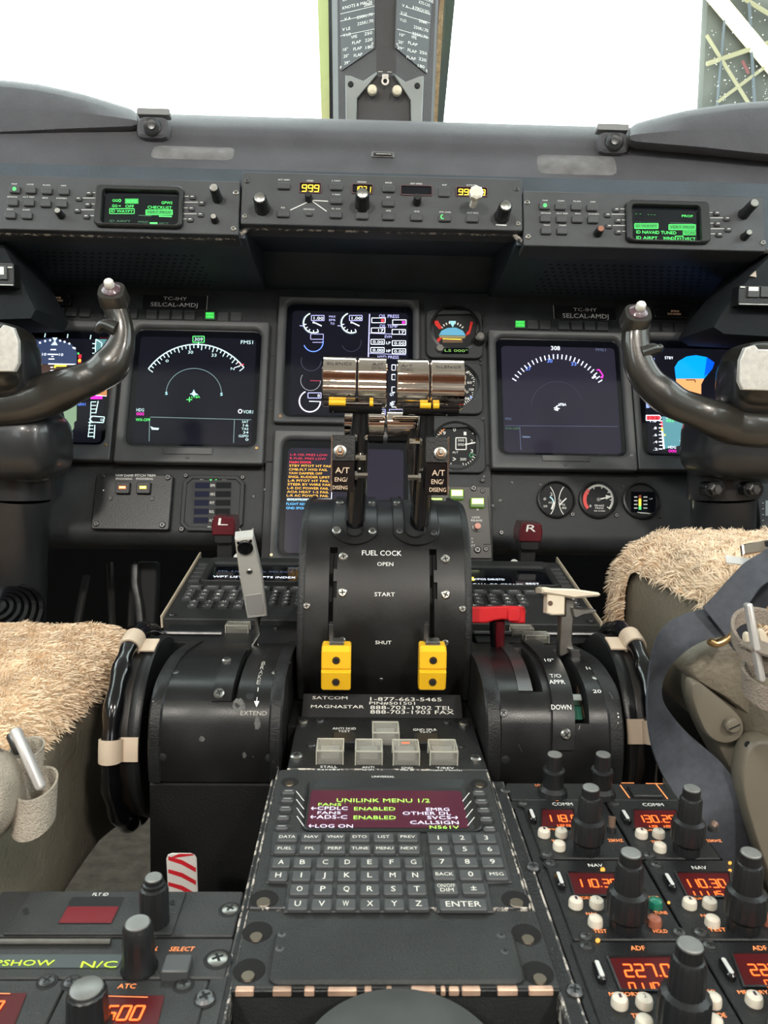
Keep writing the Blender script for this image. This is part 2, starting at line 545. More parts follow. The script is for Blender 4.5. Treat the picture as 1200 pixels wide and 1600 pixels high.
# the two windshield panes, sloping back towards the crew, and the side panes
def pane(name, P):
    mb = MB()
    P = [Vector(p) for p in P]
    n = (P[1]-P[0]).cross(P[3]-P[0]).normalized() * 0.008
    Q = [p + n for p in P]
    mb.raw(P + Q, [(0, 1, 2, 3), (4, 7, 6, 5), (0, 4, 5, 1), (1, 5, 6, 2), (2, 6, 7, 3), (3, 7, 4, 0)], GLASS, direct=True)
    return mb.build(name, kind='structure')
pane('window_1', [(-1.05, 1.45, 1.06), (-0.05, 1.60, 1.06), (-0.05, 1.22, 1.76), (-1.05, 1.08, 1.76)])
pane('window_2', [(0.05, 1.60, 1.06), (1.05, 1.45, 1.06), (1.05, 1.08, 1.76), (0.05, 1.22, 1.76)])
pane('window_3', [(-1.075, -0.35, 1.12), (-1.075, 0.42, 1.12), (-1.075, 0.42, 1.62), (-1.075, -0.35, 1.62)])
pane('window_4', [(1.075, -0.35, 1.12), (1.075, 0.42, 1.12), (1.075, 0.42, 1.62), (1.075, -0.35, 1.62)])

# ---------------------------------------------------------------- centre post between the windshields
PC = Flat.lean(603, 100, 1.16, -14)
def onplane(S, px, py, w=0.0):
    a, b = S.q(px, py); return S.W(a, b, w)
def hinge(px, py, turn):
    """a plane turned about the ridge through the pixel"""
    P = onplane(PC, px, py)
    rz = Matrix.Rotation(R(turn), 3, 'Z')
    v = PC.v
    u = rz @ Vector((1, 0, 0))
    n = u.cross(v).normalized(); u = v.cross(n).normalized()
    return Flat(P, u, v, n)
PL = hinge(588, 100, -43)
PR = hinge(619, 100, 43)
mb = MB()
rows = [-130, 0, 60, 120, 190, 240]
L0 = [onplane(PL, 527 + 0.01*y, y) for y in rows]
L1 = [onplane(PC, 588, y) for y in rows]
R1 = [onplane(PC, 619, y) for y in rows]
R0 = [onplane(PR, 681 - 0.04*(y) , y) for y in rows]
def back(P, dx): return [p + Vector((dx, 0.10, 0.0)) for p in P]
B0, B1 = back(L0, -0.012), back(R0, 0.012)
cols = [B0, L0, L1, R1, R0, B1]
vs = [p for c in cols for p in c]; nr = len(rows)
fs = []
for i in range(5):
    for j in range(nr-1):
        fs.append((i*nr+j, (i+1)*nr+j, (i+1)*nr+j+1, i*nr+j+1))
mb.raw(vs, fs, FRAMEM, direct=True)
struct(mb, 'trim_1')
# pane seals running beside the post
def strip(name, pxs, depth, m, rows=(-130, 240), thick=0.02, kind='structure'):
    """pxs: list of ((x at row 0), (x at row 180)) left and right edges"""
    (a0, a1), (b0, b1) = pxs
    P = []
    base = Flat.lean(600, 100, depth, -14)
    for y in rows:
        t = y/180.0
        P.append(onplane(base, a0+(a1-a0)*t, y)); P.append(onplane(base, b0+(b1-b0)*t, y))
    q = Vector((0, thick, 0))
    mb = MB()
    V = P + [p+q for p in P]
    mb.raw(V, [(0, 1, 3, 2), (4, 5, 7, 6), (0, 4, 6, 2), (1, 5, 7, 3), (0, 1, 5, 4), (2, 3, 7, 6)], m, direct=True)
    return mb.build(name, kind=kind)
YSEAL = mat('yellow_green_sealant', (0.78, 0.80, 0.36), 0.5, vary=0.1, vscale=10)
TANF = mat('tan_ribbed_trim', (0.42, 0.30, 0.16), 0.8, bump=1.0, bscale=300, vary=0.3, vscale=120)
DGREEN = mat('dark_green_seal', (0.035, 0.055, 0.050), 0.6, vary=0.1)
strip('trim_2', ((496, 502), (514, 516)), 1.36, YSEAL)
strip('trim_3', ((513, 515), (520, 521)), 1.345, DARK)
strip('trim_4', ((519, 521), (531, 534)), 1.285, mat('grey_trim', (0.16, 0.15, 0.15), 0.7, bump=0.5, bscale=500))
strip('trim_5', ((676, 668), (687, 676)), 1.285, mat('mauve_trim', (0.13, 0.10, 0.11), 0.8, bump=0.8, bscale=400))
strip('trim_6', ((685, 675), (694, 684)), 1.30, TANF)
strip('trim_7', ((692, 682), (711, 694)), 1.34, DGREEN)

# ================================================================ glareshield
Yb = 1.55
gp = [(272, .936), (255, .944), (235, .955), (218, .958), (203, .965), (192, .985), (188, 1.02)]
GLC = Curve(gp, px0=600)
Pp = list(GLC.P)
topz = Pp[-1][1]
mb = MB()
prof = [(0.96 + 0.02, Pp[0][1] - 0.0), ] 
prof = Pp + [(1.2, topz + 0.004), (Yb, topz - 0.03), (Yb, topz - 0.07), (1.05, Pp[0][1]), ]
xs = [-1.04 + 2.08*i/40 for i in range(41)]
vs = [(x, y, z) for x in xs for y, z in prof]; n = len(prof)
fs = [(i*n+j, (i+1)*n+j, (i+1)*n+(j+1) % n, i*n+(j+1) % n) for i in range(40) for j in range(n)]
gl = thing(World3((0, 0.95, 1.0)), 'glareshield', 'long dark padded leather glareshield under the windshields, above the button panels', 'glareshield')
def L3(P, S=World3((0, 0.95, 1.0))): return [Vector(p) - S.o for p in P]
mb.raw(L3(vs), fs, LEATHER, direct=True)
mb.build('padding', gl)
# raised cowls at both ends
def cowl(pxtop, xs, seam):
    mb = MB(); cols = []
    for x in xs:
        yt = pxtop(x); ys = seam(x)
        c = [at(x, ys + 6, .962), at(x, ys, .946), at(x, ys - 6, .940), at(x, (yt*0.5+ys*0.5), .938), at(x, yt + 10, .948), at(x, yt + 3, .962), at(x, yt, .985)]
        z = c[-1].z
        c += [Vector((c[-1].x*1.05, 1.2, z + 0.0)), Vector((c[-1].x*1.25, 1.5, z - 0.05))]
        cols.append(c)
    n = len(cols[0])
    mb.raw(L3([p for c in cols for p in c]), [(i*n+j, (i+1)*n+j, (i+1)*n+j+1, i*n+j+1) for i in range(len(cols)-1) for j in range(n-1)], LEATHER, direct=True)
    e = cols[0]
    mb.raw(L3(e), [tuple(range(len(e)))], LEATHER, direct=True)
    return mb
def lerp(t, pts):
    for (a, b), (c, d) in zip(pts, pts[1:]):
        if (a <= t <= c) or (a >= t >= c): return b + (d-b)*(t-a)/(c-a)
    return pts[0][1] if abs(t-pts[0][0]) < abs(t-pts[-1][0]) else pts[-1][1]
lt = [(214, 178), (208, 171), (180, 162), (130, 147), (70, 133), (0, 124), (-160, 118), (-420, 116)]
ls = [(214, 200), (205, 203), (100, 207), (0, 212), (-160, 216), (-420, 225)]
o = cowl(lambda x: lerp(x, lt), [214, 211, 205, 190, 160, 130, 100, 60, 20, -30, -80, -150, -250, -420], lambda x: lerp(x, ls)).build('end_cowl', gl)
rt = [(984, 201), (990, 194), (1020, 185), (1070, 173), (1130, 163), (1200, 157), (1360, 152), (1620, 150)]
rs = [(984, 224), (994, 227), (1100, 236), (1200, 247), (1360, 255), (1620, 262)]
o = cowl(lambda x: lerp(x, rt), [984, 987, 994, 1010, 1040, 1070, 1100, 1140, 1180, 1230, 1280, 1350, 1450, 1620], lambda x: lerp(x, rs)).build('end_cowl', gl)
# raised pads in paler leather and small steel latch
PADM = mat('pale_leather_pad', (0.17, 0.165, 0.165), 0.7, bump=0.8, bscale=900, vary=0.25, vscale=60)
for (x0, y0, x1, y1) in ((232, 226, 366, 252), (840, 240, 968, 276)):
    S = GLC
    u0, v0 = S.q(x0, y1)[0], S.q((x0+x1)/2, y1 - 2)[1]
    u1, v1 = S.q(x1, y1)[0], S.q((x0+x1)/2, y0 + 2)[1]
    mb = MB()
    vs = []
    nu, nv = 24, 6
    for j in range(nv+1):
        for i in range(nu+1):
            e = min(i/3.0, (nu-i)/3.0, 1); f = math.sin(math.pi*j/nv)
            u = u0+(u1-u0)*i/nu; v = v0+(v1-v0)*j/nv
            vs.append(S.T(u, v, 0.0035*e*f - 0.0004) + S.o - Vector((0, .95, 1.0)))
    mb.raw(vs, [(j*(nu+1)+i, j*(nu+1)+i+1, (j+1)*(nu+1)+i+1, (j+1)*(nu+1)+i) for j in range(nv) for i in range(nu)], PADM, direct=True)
    mb.build('pale_pad', gl)
GF = Flat.lean(600, 215, 0.953, 6)
def gmb(S): 
    m = MB(); m.S = None
    m.T = lambda u, v, w: S.W(u, v, w) - Vector((0, .95, 1.0))
    return m
for (x, y) in ((237, 197), (960, 221)):
    S = Flat.lean(600, y, 0.944, 8); a, b = S.q(x, y); mb = gmb(S)
    mb.box(a-.019, b-.012, a+.019, b+.014, -0.016, -0.002, LEATHER, r=.008, ch=.003)
    mb.lathe(a, b, [(.0115, -.003), (.0115, -.0005), (.010, .001), (.008, .0)], PLAST, 24)
    mb.lathe(a, b, [(.0050, -.001), (.0045, .0015), (.002, .002)], DSTEEL, 14)
    mb.box(a-.020, b+.017, a+.020, b+.025, -0.016, -0.004, mat('clear_grey_clip', (0.22, 0.22, 0.22), 0.3), r=.002)
    mb.build('fastener', gl)
mb = gmb(GF); r = GF.r(580, 237, 616, 247, .004)
mb.box(r[0], r[1], r[2], r[3], -.003, .005, DSTEEL, r=.002, ch=.001)
mb.box(r[0]+.003, r[1]+.002, r[2]-.003, r[3]-.002, .0, .0055, DARK)
mb.box(r[0]+.006, r[1]+.003, r[2]-.004, r[3]-.0035, .0, .0068, STEEL)
mb.build('latch', gl)

# ================================================================ shelf holding the glareshield panels, and the undersides
X1 = GS.q(382, 370)[0] + GS.o.x
X2 = GS.q(808, 380)[0] + GS.o.x
SH = mat('shelf_paint_cool_lit', (0.040, 0.055, 0.070), 0.5, bump=0.3, bscale=600, vary=0.2, vscale=14)  # cool light of the recess is put into this bluish paint colour
def gsv(px, py): a, b = GS.q(px, py); return GS.W(a, b, -0.004)
def mnv(px, py): a, b = MAIN.q(px, py); return MAIN.W(a, b, 0.0)
zf_l, zf_c = gsv(300, 368), gsv(600, 358)
zb = mnv(500, 458); zc = mnv(600, 456)
shl = thing(World3((0, .93, .95)), 'glareshield_shelf', 'dark metal shelf below the padding, its underside shading the screens', 'shelf')
SO = Vector((0, .93, .95))
mb = MB()
top = gsv(600, 268)
def quad(mb, P, m): mb.raw([Vector(p) - SO for p in P], [(0, 1, 2, 3)], m, direct=True)
for xa, xb, zf in ((-1.0, X1, zf_l), (X1, X2, zf_c), (X2, 1.0, zf_l)):
    quad(mb, [(xa, zf.y, zf.z), (xb, zf.y, zf.z), (xb, top.y, top.z), (xa, top.y, top.z)], SH)
for xa, xb in ((-1.0, X1), (X2, 1.0)):
    quad(mb, [(xa, zf_l.y, zf_l.z), (xb, zf_l.y, zf_l.z), (xb, zb.y, zb.z), (xa, zb.y, zb.z)], SH)
zm = Vector((0, 1.11, zf_c.z + .012))
quad(mb, [(X1, zf_c.y, zf_c.z), (X2, zf_c.y, zf_c.z), (X2, zm.y, zm.z), (X1, zm.y, zm.z)], SH)
quad(mb, [(X1, zm.y, zm.z), (X2, zm.y, zm.z), (X2, zc.y + .02, zc.z), (X1, zc.y + .02, zc.z)], SH)
for X in (X1, X2):
    mb.raw([Vector(p) - SO for p in ((X, zf_c.y, zf_c.z), (X, zf_l.y, zf_l.z), (X, zb.y, zb.z), (X, zc.y+.02, zc.z), (X, zm.y, zm.z))], [(0, 1, 2, 3, 4)], SH, direct=True)
mb.build('underside', shl)
# rolled lip along the lower front edge
mb = MB()
def lip(pts, r=.0035, m=EDGE): mb.tube([Vector(p) - SO for p in pts], r, m, 8)
e = .002
lip([(-1.0, zf_l.y-e, zf_l.z), (X1-.012, zf_l.y-e, zf_l.z), (X1+.006, zf_c.y-e, zf_c.z), (X2-.006, zf_c.y-e, zf_c.z), (X2+.012, zf_l.y-e, zf_l.z), (1.0, zf_l.y-e, zf_l.z)])
mb.build('lip', shl)
mb = MB()
def grille(x0, x1):
    for j in range(9):
        f = 0.30 + j*0.07
        y = zf_l.y + (zb.y-zf_l.y)*f; z = zf_l.z + (zb.z-zf_l.z)*f
        nx = 22
        for i in range(nx):
            x = x0 + (x1-x0)*(i + (0.5 if j % 2 else 0))/nx
            c = Vector((x, y, z - 0.0008))
            d = Vector((0, zb.y-zf_l.y, zb.z-zf_l.z)).normalized()
            ring = [c + Vector((1, 0, 0))*.0026*math.cos(k*math.pi/3) + d*.0026*math.sin(k*math.pi/3) - SO for k in range(6)]
            mb.raw(ring, [tuple(range(6))], DARK, direct=True)
grille(-.42, -.21); grille(.235, .46)
mb.build('speaker_holes', shl, kind='stuff')
# ================================================================ drawing in photo pixels on a surface
class G:
    def __init__(s, S, c=None, h=0.0046):
        s.S, s.c, s.h = S, c or (lambda x, y: (x, y)), h
        s.mb = MB(S)
    def p(s, x, y):
        X, Y = s.c(x, y); return s.S.q(X, Y, s.h)
    def px(s, x, y):
        a, b = s.p(x, y), s.p(x+1, y); return math.hypot(a[0]-b[0], a[1]-b[1])
    def pl(s, pts, wid, m, closed=False, k=0):
        q = [s.p(*t) for t in pts]
        s.mb.line(q, wid*s.px(*pts[0]), s.h + k*0.0001, m, closed); return s
    def arc(s, cx, cy, r, a0, a1, wid, m, n=28, ry=None, k=0):
        ry = ry or r
        return s.pl([(cx + r*math.cos(R(a0+(a1-a0)*i/n)), cy - ry*math.sin(R(a0+(a1-a0)*i/n))) for i in range(n+1)], wid, m, k=k)
    def ticks(s, cx, cy, r, a0, a1, n, l, wid, m, every=None, l2=None):
        for i in range(n+1):
            a = R(a0+(a1-a0)*i/n); L = l2 if (every and i % every == 0) else l
            s.pl([(cx + r*math.cos(a), cy - r*math.sin(a)), (cx + (r-L)*math.cos(a), cy - (r-L)*math.sin(a))], wid, m)
        return s
    def poly(s, pts, m, k=0):
        s.mb.face([s.p(*t) for t in pts], s.h + k*0.0001, m); return s
    def disc(s, cx, cy, r, m, k=0, n=14):
        return s.poly([(cx + r*math.cos(2*math.pi*i/n), cy + r*math.sin(2*math.pi*i/n)) for i in range(n)], m, k)
    def rct(s, x0, y0, x1, y1, m, k=0): return s.poly([(x0, y1), (x1, y1), (x1, y0), (x0, y0)], m, k)
    def box(s, x0, y0, x1, y1, wid, m, k=0): return s.pl([(x0, y0), (x1, y0), (x1, y1), (x0, y1)], wid, m, True, k)
    def t(s, txt, x0, y0, x1, y1, m, k=1, slope=0.0, keep=False, shear=0.0):
        xm, ym = (x0+x1)/2, (y0+y1)/2
        sh = (y1-y0)*.07; y0 += sh; y1 -= sh
        a, b = s.p(x0, ym)[0], s.p(x1, ym)[0]; c, d = s.p(xm, y1)[1], s.p(xm, y0)[1]
        s.mb.text(txt, (min(a, b), min(c, d), max(a, b), max(c, d)), s.h + k*0.0001, m, keep=keep, shear=shear); return s
    def seg(s, txt, x0, y0, x1, y1, m, k=1):
        xm, ym = (x0+x1)/2, (y0+y1)/2
        a, b = s.p(x0, ym)[0], s.p(x1, ym)[0]; c, d = s.p(xm, y1)[1], s.p(xm, y0)[1]
        seg7(s.mb, txt, (a, c, b, d), s.h + k*0.0001, m); return s
    def done(s, name, parent, **k): return s.mb.build(name, parent, **k)

def key(S, parent, px, h, m, txt=None, tm=WHITE, name='key', fill=0.7, th=0.5, r=0.0015, ch=0.0008, w=0.0, lines=None, label=None):
    """one push key; px is its pixel rectangle measured at its top face"""
    u0, v0, u1, v1 = S.r(*px, h=w+h)
    mb = MB(S)
    P = rr(u0, v0, u1, v1, r)
    mb.prism(P, w, w+h, m, ch)
    if txt:
        L = txt.split('/n')
        n = len(L)
        for i, t in enumerate(L):
            hh = (v1-v0)*th/n*(1 if n == 1 else 1.15); cy = (v0+v1)/2 + (n-1-2*i)*(v1-v0)*0.42/n
            ww = (u1-u0)*fill*(1 if len(t) > 2 else 0.34*len(t)); cx = (u0+u1)/2
            mb.text(t, (cx-ww/2, cy-hh/2, cx+ww/2, cy+hh/2), w+h+0.00012, tm, keep=True)
    o = mb.build(name, parent)
    if label: o['label'] = label
    return o
def screw(S, parent, x, y, r, m=None, w=0.0, name='screw', cross=True, h=None):
    a, b = S.q(x, y, w)
    return MB(S).screw(a, b, r, m, w, cross, h).build(name, parent)
def knob(S, parent, x, y, prof, m=PLAST, seg=24, kn=0.05, w=0.0, cap=None, name='knob', capname='knob_cap', line=None, h=None):
    """turned knob at base pixel; prof [(r, height)]; cap (r, colour)"""
    a, b = S.q(x, y, w)
    mb = MB(S).lathe(a, b, [(r, w+z) for r, z in prof], m, seg*2, kn)
    o = mb.build(name, parent)
    top = prof[-1][1] + w
    if cap:
        c = MB(S).lathe(a, b, [(cap[0], top-0.0002), (cap[0], top+0.0006), (cap[0]*0.9, top+0.001)], cap[1], 24)
        c.build(capname, o)
    return o

# ================================================================ main instrument panel
P0 = MAIN.shift(600, 600)
panel = thing(P0, 'instrument_panel', 'dark grey main instrument panel carrying the screens and gauges', 'instrument panel')
mb = MB(P0)
a0, b0 = P0.q(600, 455); a1, b1 = P0.q(600, 727)
L_, R_ = P0.q(416, 700)[0], P0.q(766, 700)[0]
bc = P0.q(600, 882)[1]; bl = P0.q(300, 846)[1]
mb.box(-1.0, b1, 1.0, b0, -0.02, 0.0, PANEL, r=.002, ch=.001)
mb.box(L_, bc, R_, b1+0.004, -0.02, 0.0, PANEL, r=.001, ch=.0006)
mb.build('upper_panel', panel)
for xa, xb in ((-0.95, L_-0.002), (R_+0.002, 0.95)):
    mb = MB(P0)
    n = 6; cs = [(b1+.002, -0.012), (bl+.020, -0.012)] + [(bl+.020-.020*math.sin(R(90*i/n)), -0.012-.022*(1-math.cos(R(90*i/n)))) for i in range(1, n+1)] + [(bl+.004, -.08)]
    vs = [(x, v, w) for x in (xa, xb) for v, w in cs]; k = len(cs)
    mb.raw(vs, [(j, k+j, k+j+1, j+1) for j in range(k-1)], PANEL)
    mb.build('lower_panel', panel)
# hardware on the bare metal
for x, y in ((426, 555), (423, 623), (434, 660), (1172-600, 456), (690, 478), (730, 478), (414, 765), (426, 862), (424, 640), (560, 459), (756, 745), (770, 790)):
    if 0 < x < 1200: screw(P0, panel, x, y, .0022, DSTEEL)
for x, y in ((782, 782), (783, 832), (396, 776), (395, 827), (1140-340, 754), (911, 771), (756, 830)):
    screw(P0, panel, x, y, .0022, DSTEEL, w=-.012)

def display(name, label, out, opn, h=0.012, side=None, plate=True):
    """out, opn: (left, top, right, bottom) pixels of housing and opening, taken at mid height / mid width"""
    xm, ym = (out[0]+out[2])/2, (out[1]+out[3])/2
    S = MAIN.shift(xm, ym)
    t = thing(S, name, label, 'display screen', 'main panel screens')
    o = S.r(*out, h=h); i = S.r(*opn, h=h)
    O, I = rr(*o, .003, 5), rr(*i, .012, 5)
    mb = MB(S)
    mb.loft([(O, 0), (O, h-.0015), (inset(O, .0015), h), (inset(I, -.004), h), (inset(I, -.001), h-.0012), (inset(I, .001), h-.004), (inset(I, .0015), .003)], BEZEL, cap1=False)
    mb.build('bezel', t)
    MB(S).prism(inset(I, -.002), 0.001, .004, SCREEN).build('screen', t)
    ro = MB(S).prism(rr(i[0]+(i[2]-i[0])*.05, i[1]+(i[3]-i[1])*.03, i[2]-(i[2]-i[0])*.045, i[3]-(i[3]-i[1])*.075, .006, 4), .004, .0043, RASTERV if name == 'alert_display' or 'right map' in label else RASTER).build('raster', t)
    return t, S, o, i

# ---- left pilot's primary display
tP1, S, o, i = display('flight_display', 'attitude display farthest left, half hidden behind the left control wheel', (-42, 499, 181, 717), (-30, 511, 172, 693))
c = crop(0, 380, 5)
g = G(S, c)
NAVY = glow('glyph_night_sky', (0.055, 0.085, 0.19), 0.5)
g.poly([(150, 700), (300, 760), (420, 735), (560, 790), (600, 850), (598, 945), (150, 945)], NAVY)
g.poly([(150, 948), (595, 948), (560, 1000), (400, 1060), (150, 1060)], glow('glyph_dark_ground', (0.10, 0.05, 0.04), 0.5))
for (x0, y0, x1, y1) in ((355, 705, 349, 735), (531, 710, 526, 740), (711, 717, 705, 750)): g.pl([(x0, y0), (x1, y1)], 7, G_LCYAN, k=2)
for x, y in ((313, 778), (353, 765), (392, 759), (470, 762), (505, 771), (542, 785)): g.disc(x, y, 8, G_WHITE, 2)
g.poly([(410, 738), (450, 738), (432, 765), (452, 797), (398, 797), (425, 765)], G_LCYAN, 2)
g.pl([(395, 832), (438, 832)], 9, G_WHITE, k=2).pl([(372, 868), (455, 870)], 9, G_WHITE, k=2).pl([(402, 885), (418, 885)], 7, G_WHITE, k=2).pl([(380, 905), (425, 905)], 9, G_WHITE, k=2).pl([(378, 943), (595, 948)], 9, G_WHITE, k=3)
g.pl([(395, 970), (415, 970)], 8, G_WHITE, k=3).pl([(395, 995), (425, 995)], 8, G_WHITE, k=3).pl([(398, 1015), (420, 1015)], 8, G_WHITE, k=3)
g.t('10', 330, 855, 362, 880, G_WHITE, 2).t('10', 462, 858, 494, 883, G_WHITE, 2)
g.pl([(430, 975), (430, 958), (520, 958)], 14, G_YELLOW, k=3)
g.poly([(565, 810), (590, 815), (592, 830), (572, 825)], G_WHITE, 2)
g.disc(612, 862, 8, G_GREEN, 2).t('8', 612, 865, 638, 900, G_RED, 2).t('8', 610, 895, 636, 945, G_RED, 2).disc(622, 918, 12, G_AMBER, 3)
g.poly([(745, 750), (850, 750), (850, 840), (745, 890)], G_TEAL, 1)
g.pl([(750, 750), (795, 780), (790, 870), (750, 890), (745, 820)], 8, G_LCYAN, True, 2).t('- - - -', 782, 732, 850, 742, G_RED, 2)
for y in (785, 820, 860, 890): g.pl([(722, y), (748, y)], 8, G_LCYAN, k=2)
g.poly([(690, 1180), (760, 1140), (835, 1125), (835, 1195)], G_BROWN, 1).pl([(682, 1183), (832, 1195)], 5, G_WHITE, k=2)
g.rct(708, 1192, 800, 1218, G_MAG, 2).t('29.92', 718, 1195, 790, 1214, mat('ink', (0.02, 0, 0.02), 0.6), 4)
g.t('NAV1', 602, 1245, 668, 1272, G_BLUE, 2)
g.poly([(490, 1295), (600, 1230), (598, 1385), (580, 1400), (578, 1445), (548, 1490), (530, 1470)], G_SAGE, 1)
g.pl([(712, 1240), (706, 1380), (688, 1515)], 6, G_LCYAN, k=2).pl([(768, 1232), (748, 1330)], 8, G_LCYAN, k=2).pl([(742, 1420), (735, 1525)], 8, G_LCYAN, k=2)
for y in (1240, 1268, 1296, 1325, 1352): g.pl([(710, y), (752, y)], 7, G_LCYAN, k=2)
for y in (1400, 1425, 1452, 1480, 1510): g.pl([(690, y), (730, y)], 7, G_LCYAN, k=2)
g.pl([(700, 1375), (722, 1352), (816, 1358), (808, 1402), (722, 1398)], 8, G_LCYAN, True, 3).t('0', 785, 1368, 805, 1392, G_LCYAN, 3)
g.rct(0, 540+600, 60, 1200, DARK)
g.done('symbology', tP1)

# ---- left navigation display
tN1, S, o, i = display('navigation_display', 'left map display with pale cyan compass arc reading 309', (187, 500, 416, 723), (200, 510, 405, 697))
c = crop(0, 400, 2.79)
g = G(S, c)
g.arc(857, 645, 260, 37.5, 144, 5.5, G_LCYAN, 40).ticks(857, 645, 258, 37.5, 144, 27, 14, 4, G_LCYAN, 3, 22)
g.box(841, 350, 890, 376, 3.5, G_GREEN).t('309', 848, 354, 884, 372, G_LCYAN, 2).pl([(865, 376), (865, 400)], 4, G_LCYAN)
g.t('30', 820, 411, 842, 427, G_LCYAN).t('33', 922, 424, 944, 440, G_LCYAN).t('N', 1006, 484, 1022, 498, G_LCYAN).t('0', 722, 450, 735, 464, G_LCYAN)
g.pl([(1040, 462), (1055, 478), (1062, 470)], 4, G_RED).pl([(1020, 488), (1042, 480)], 3, G_WHITE)
g.arc(845, 602, 121, 0, 180, 2.5, glow('glyph_faint_teal', (0.30, 0.50, 0.52), 0.5), 36, ry=112)
g.t('S', 720, 591, 731, 606, G_CYAN).t('S', 960, 595, 971, 610, G_CYAN)
g.t('FMS1', 1050, 366, 1103, 385, G_LCYAN)
g.poly([(845, 582), (852, 597), (866, 606), (850, 606), (845, 614), (838, 604), (826, 602), (838, 597)], G_CYAN, 1)
g.pl([(813, 626), (838, 626)], 4, G_GREEN).pl([(826, 614), (826, 636)], 4, G_GREEN).t('LTBA', 835, 608, 872, 620, G_GREEN)
g.t('HDG', 595, 662, 628, 679, G_LCYAN).t('000', 595, 680, 628, 696, G_MAG).t('WX-OFF', 592, 706, 655, 721, G_GREEN)
FT = glow('glyph_faint_line', (0.25, 0.42, 0.42), 0.5)
g.pl([(655, 702), (1095, 714)], 3, FT).pl([(652, 712), (650, 808)], 3, FT).pl([(1022, 714), (1018, 815)], 3, FT)
g.poly([(655, 742), (670, 748), (694, 750), (690, 758), (662, 757)], G_LCYAN)
g.arc(1047, 677, 8, 0, 360, 3.5, G_WHITE, 14).t('VOR1', 1060, 670, 1103, 688, G_LCYAN)
for j, (tt, x) in enumerate((('SAT', 1055), ('16', 1060), ('TAS', 1053), ('34', 1060), ('GSPD', 1040), ('0', 1070))):
    g.t(tt, x, 716+15.5*j, 1083, 729+15.5*j, G_LCYAN)
g.done('symbology', tN1)

# ---- right navigation display
tN2, S, o, i = display('navigation_display', 'right map display with blue and white compass ticks reading 308', (766, 517, 989, 733), (777, 525, 977, 711))
c = crop(760, 420, 2.727)
g = G(S, c)
g.ticks(300, 590, 226, 31, 147, 24, 20, 4.5, glow('glyph_white_blue', (0.72, 0.80, 1.0), 1.2))
for x, y, t_ in ((178, 425, '27'), (270, 392, '30'), (372, 405, '33')): g.t(t_, x-11, y-9, x+11, y+9, G_BLUE, 3)
g.t('308', 275, 327, 313, 348, G_WHITE)
g.pl([(470, 432), (480, 430), (497, 455), (488, 466)], 5, G_MAG, k=3).pl([(450, 466), (466, 458)], 8, G_WHITE, k=4).disc(492, 462, 5, G_MAG, 4)
GRR = glow('reflected_red_lamp', (0.9, 0.12, 0.05), 0.5)
g.poly([(299, 580), (303, 592), (314, 595), (304, 600), (306, 606), (297, 604), (288, 600), (297, 594)], G_WHITE, 1)
g.t('LTBA', 308, 571, 340, 585, G_WHITE).pl([(288, 594), (320, 574)], 3, G_WHITE)
g.arc(300, 590, 110, 20, 175, 1.2, glow('glyph_very_dim', (0.06, 0.07, 0.14), 0.4), 24)
g.t('WX-OFF', 80, 675, 140, 685, glow('glyph_dim_green', (0.06, 0.28, 0.10), 0.5)).pl([(80, 668), (560, 672)], 1.5, G_DIM).pl([(142, 672), (147, 772)], 2, G_DIM).poly([(152, 712), (188, 714), (186, 720), (155, 720)], G_DIM)
g.t('FMS1', 466, 338, 508, 352, G_DIM).t('HDG', 80, 632, 106, 645, G_DIM)
g.done('symbology', tN2)

# ---- right pilot's primary display
tP2, S, o, i = display('flight_display', 'attitude display farthest right with bright blue sky and orange ground, behind the right wheel', (991, 519, 1214, 735), (1000, 528, 1201, 713))
c = crop(960, 420, 4.705)
g = G(S, c)
g.poly([(442, 725), (470, 680), (530, 645), (600, 635), (680, 650), (735, 690), (720, 735), (660, 808), (452, 808)], G_SKY, 1)
g.poly([(680, 650), (735, 690), (720, 735), (690, 770), (660, 790)], glow('glyph_deep_blue', (0.0, 0.08, 0.9), 1.0), 2)
g.poly([(452, 808), (660, 808), (638, 850), (638, 922), (560, 900), (460, 870)], glow('glyph_orange_ground', (0.85, 0.33, 0.12), 1.0), 1)
g.pl([(525, 818), (593, 818), (593, 836)], 7, DARK, k=3).t('STBY', 370, 642, 433, 666, G_WHITE)
g.poly([(280, 660), (295, 655), (300, 720), (292, 728)], glow('glyph_lavender', (0.25, 0.35, 0.9), 1.0)).poly([(232, 985), (262, 1020), (235, 1024)], glow('glyph_lavender', (0.25, 0.35, 0.9), 1.0))
g.poly([(350, 1085), (430, 1090), (535, 1145), (510, 1230), (480, 1300), (365, 1325)], glow('glyph_slate_teal', (0.09, 0.26, 0.30), 0.9), 0)
g.poly([(233, 1077), (330, 1077), (345, 1095), (330, 1115), (233, 1115)], G_RED, 1).pl([(233, 1077), (330, 1077), (345, 1095), (330, 1115), (233, 1115)], 5, G_WHITE, True, 3).t('184', 248, 1083, 320, 1109, DARK, 4)
g.pl([(346, 1120), (350, 1165)], 12, G_RED, k=2).pl([(350, 1165), (352, 1200)], 12, G_AMBER, k=2).pl([(352, 1200), (364, 1325)], 12, G_WHITE, k=2)
for y, tt in ((1118, '1.0'), (1170, '.8'), (1221, '.6'), (1272, '.4'), (1325, '.2')):
    g.t(tt, 262 if len(tt) == 3 else 285, y-11, 308+ (y-1118)*.05, y+11, G_WHITE).pl([(325, y), (352, y)], 7, G_WHITE, k=3)
for y in (1143, 1195, 1246, 1298): g.pl([(330, y), (352, y)], 6, G_WHITE, k=3)
g.t('SPD', 378, 1082, 436, 1102, G_WHITE, 3).t('055', 380, 1103, 436, 1128, G_GREEN, 3).t('HDG', 395, 1300, 452, 1323, G_WHITE, 3).t('000', 398, 1326, 455, 1352, G_MAG, 3)
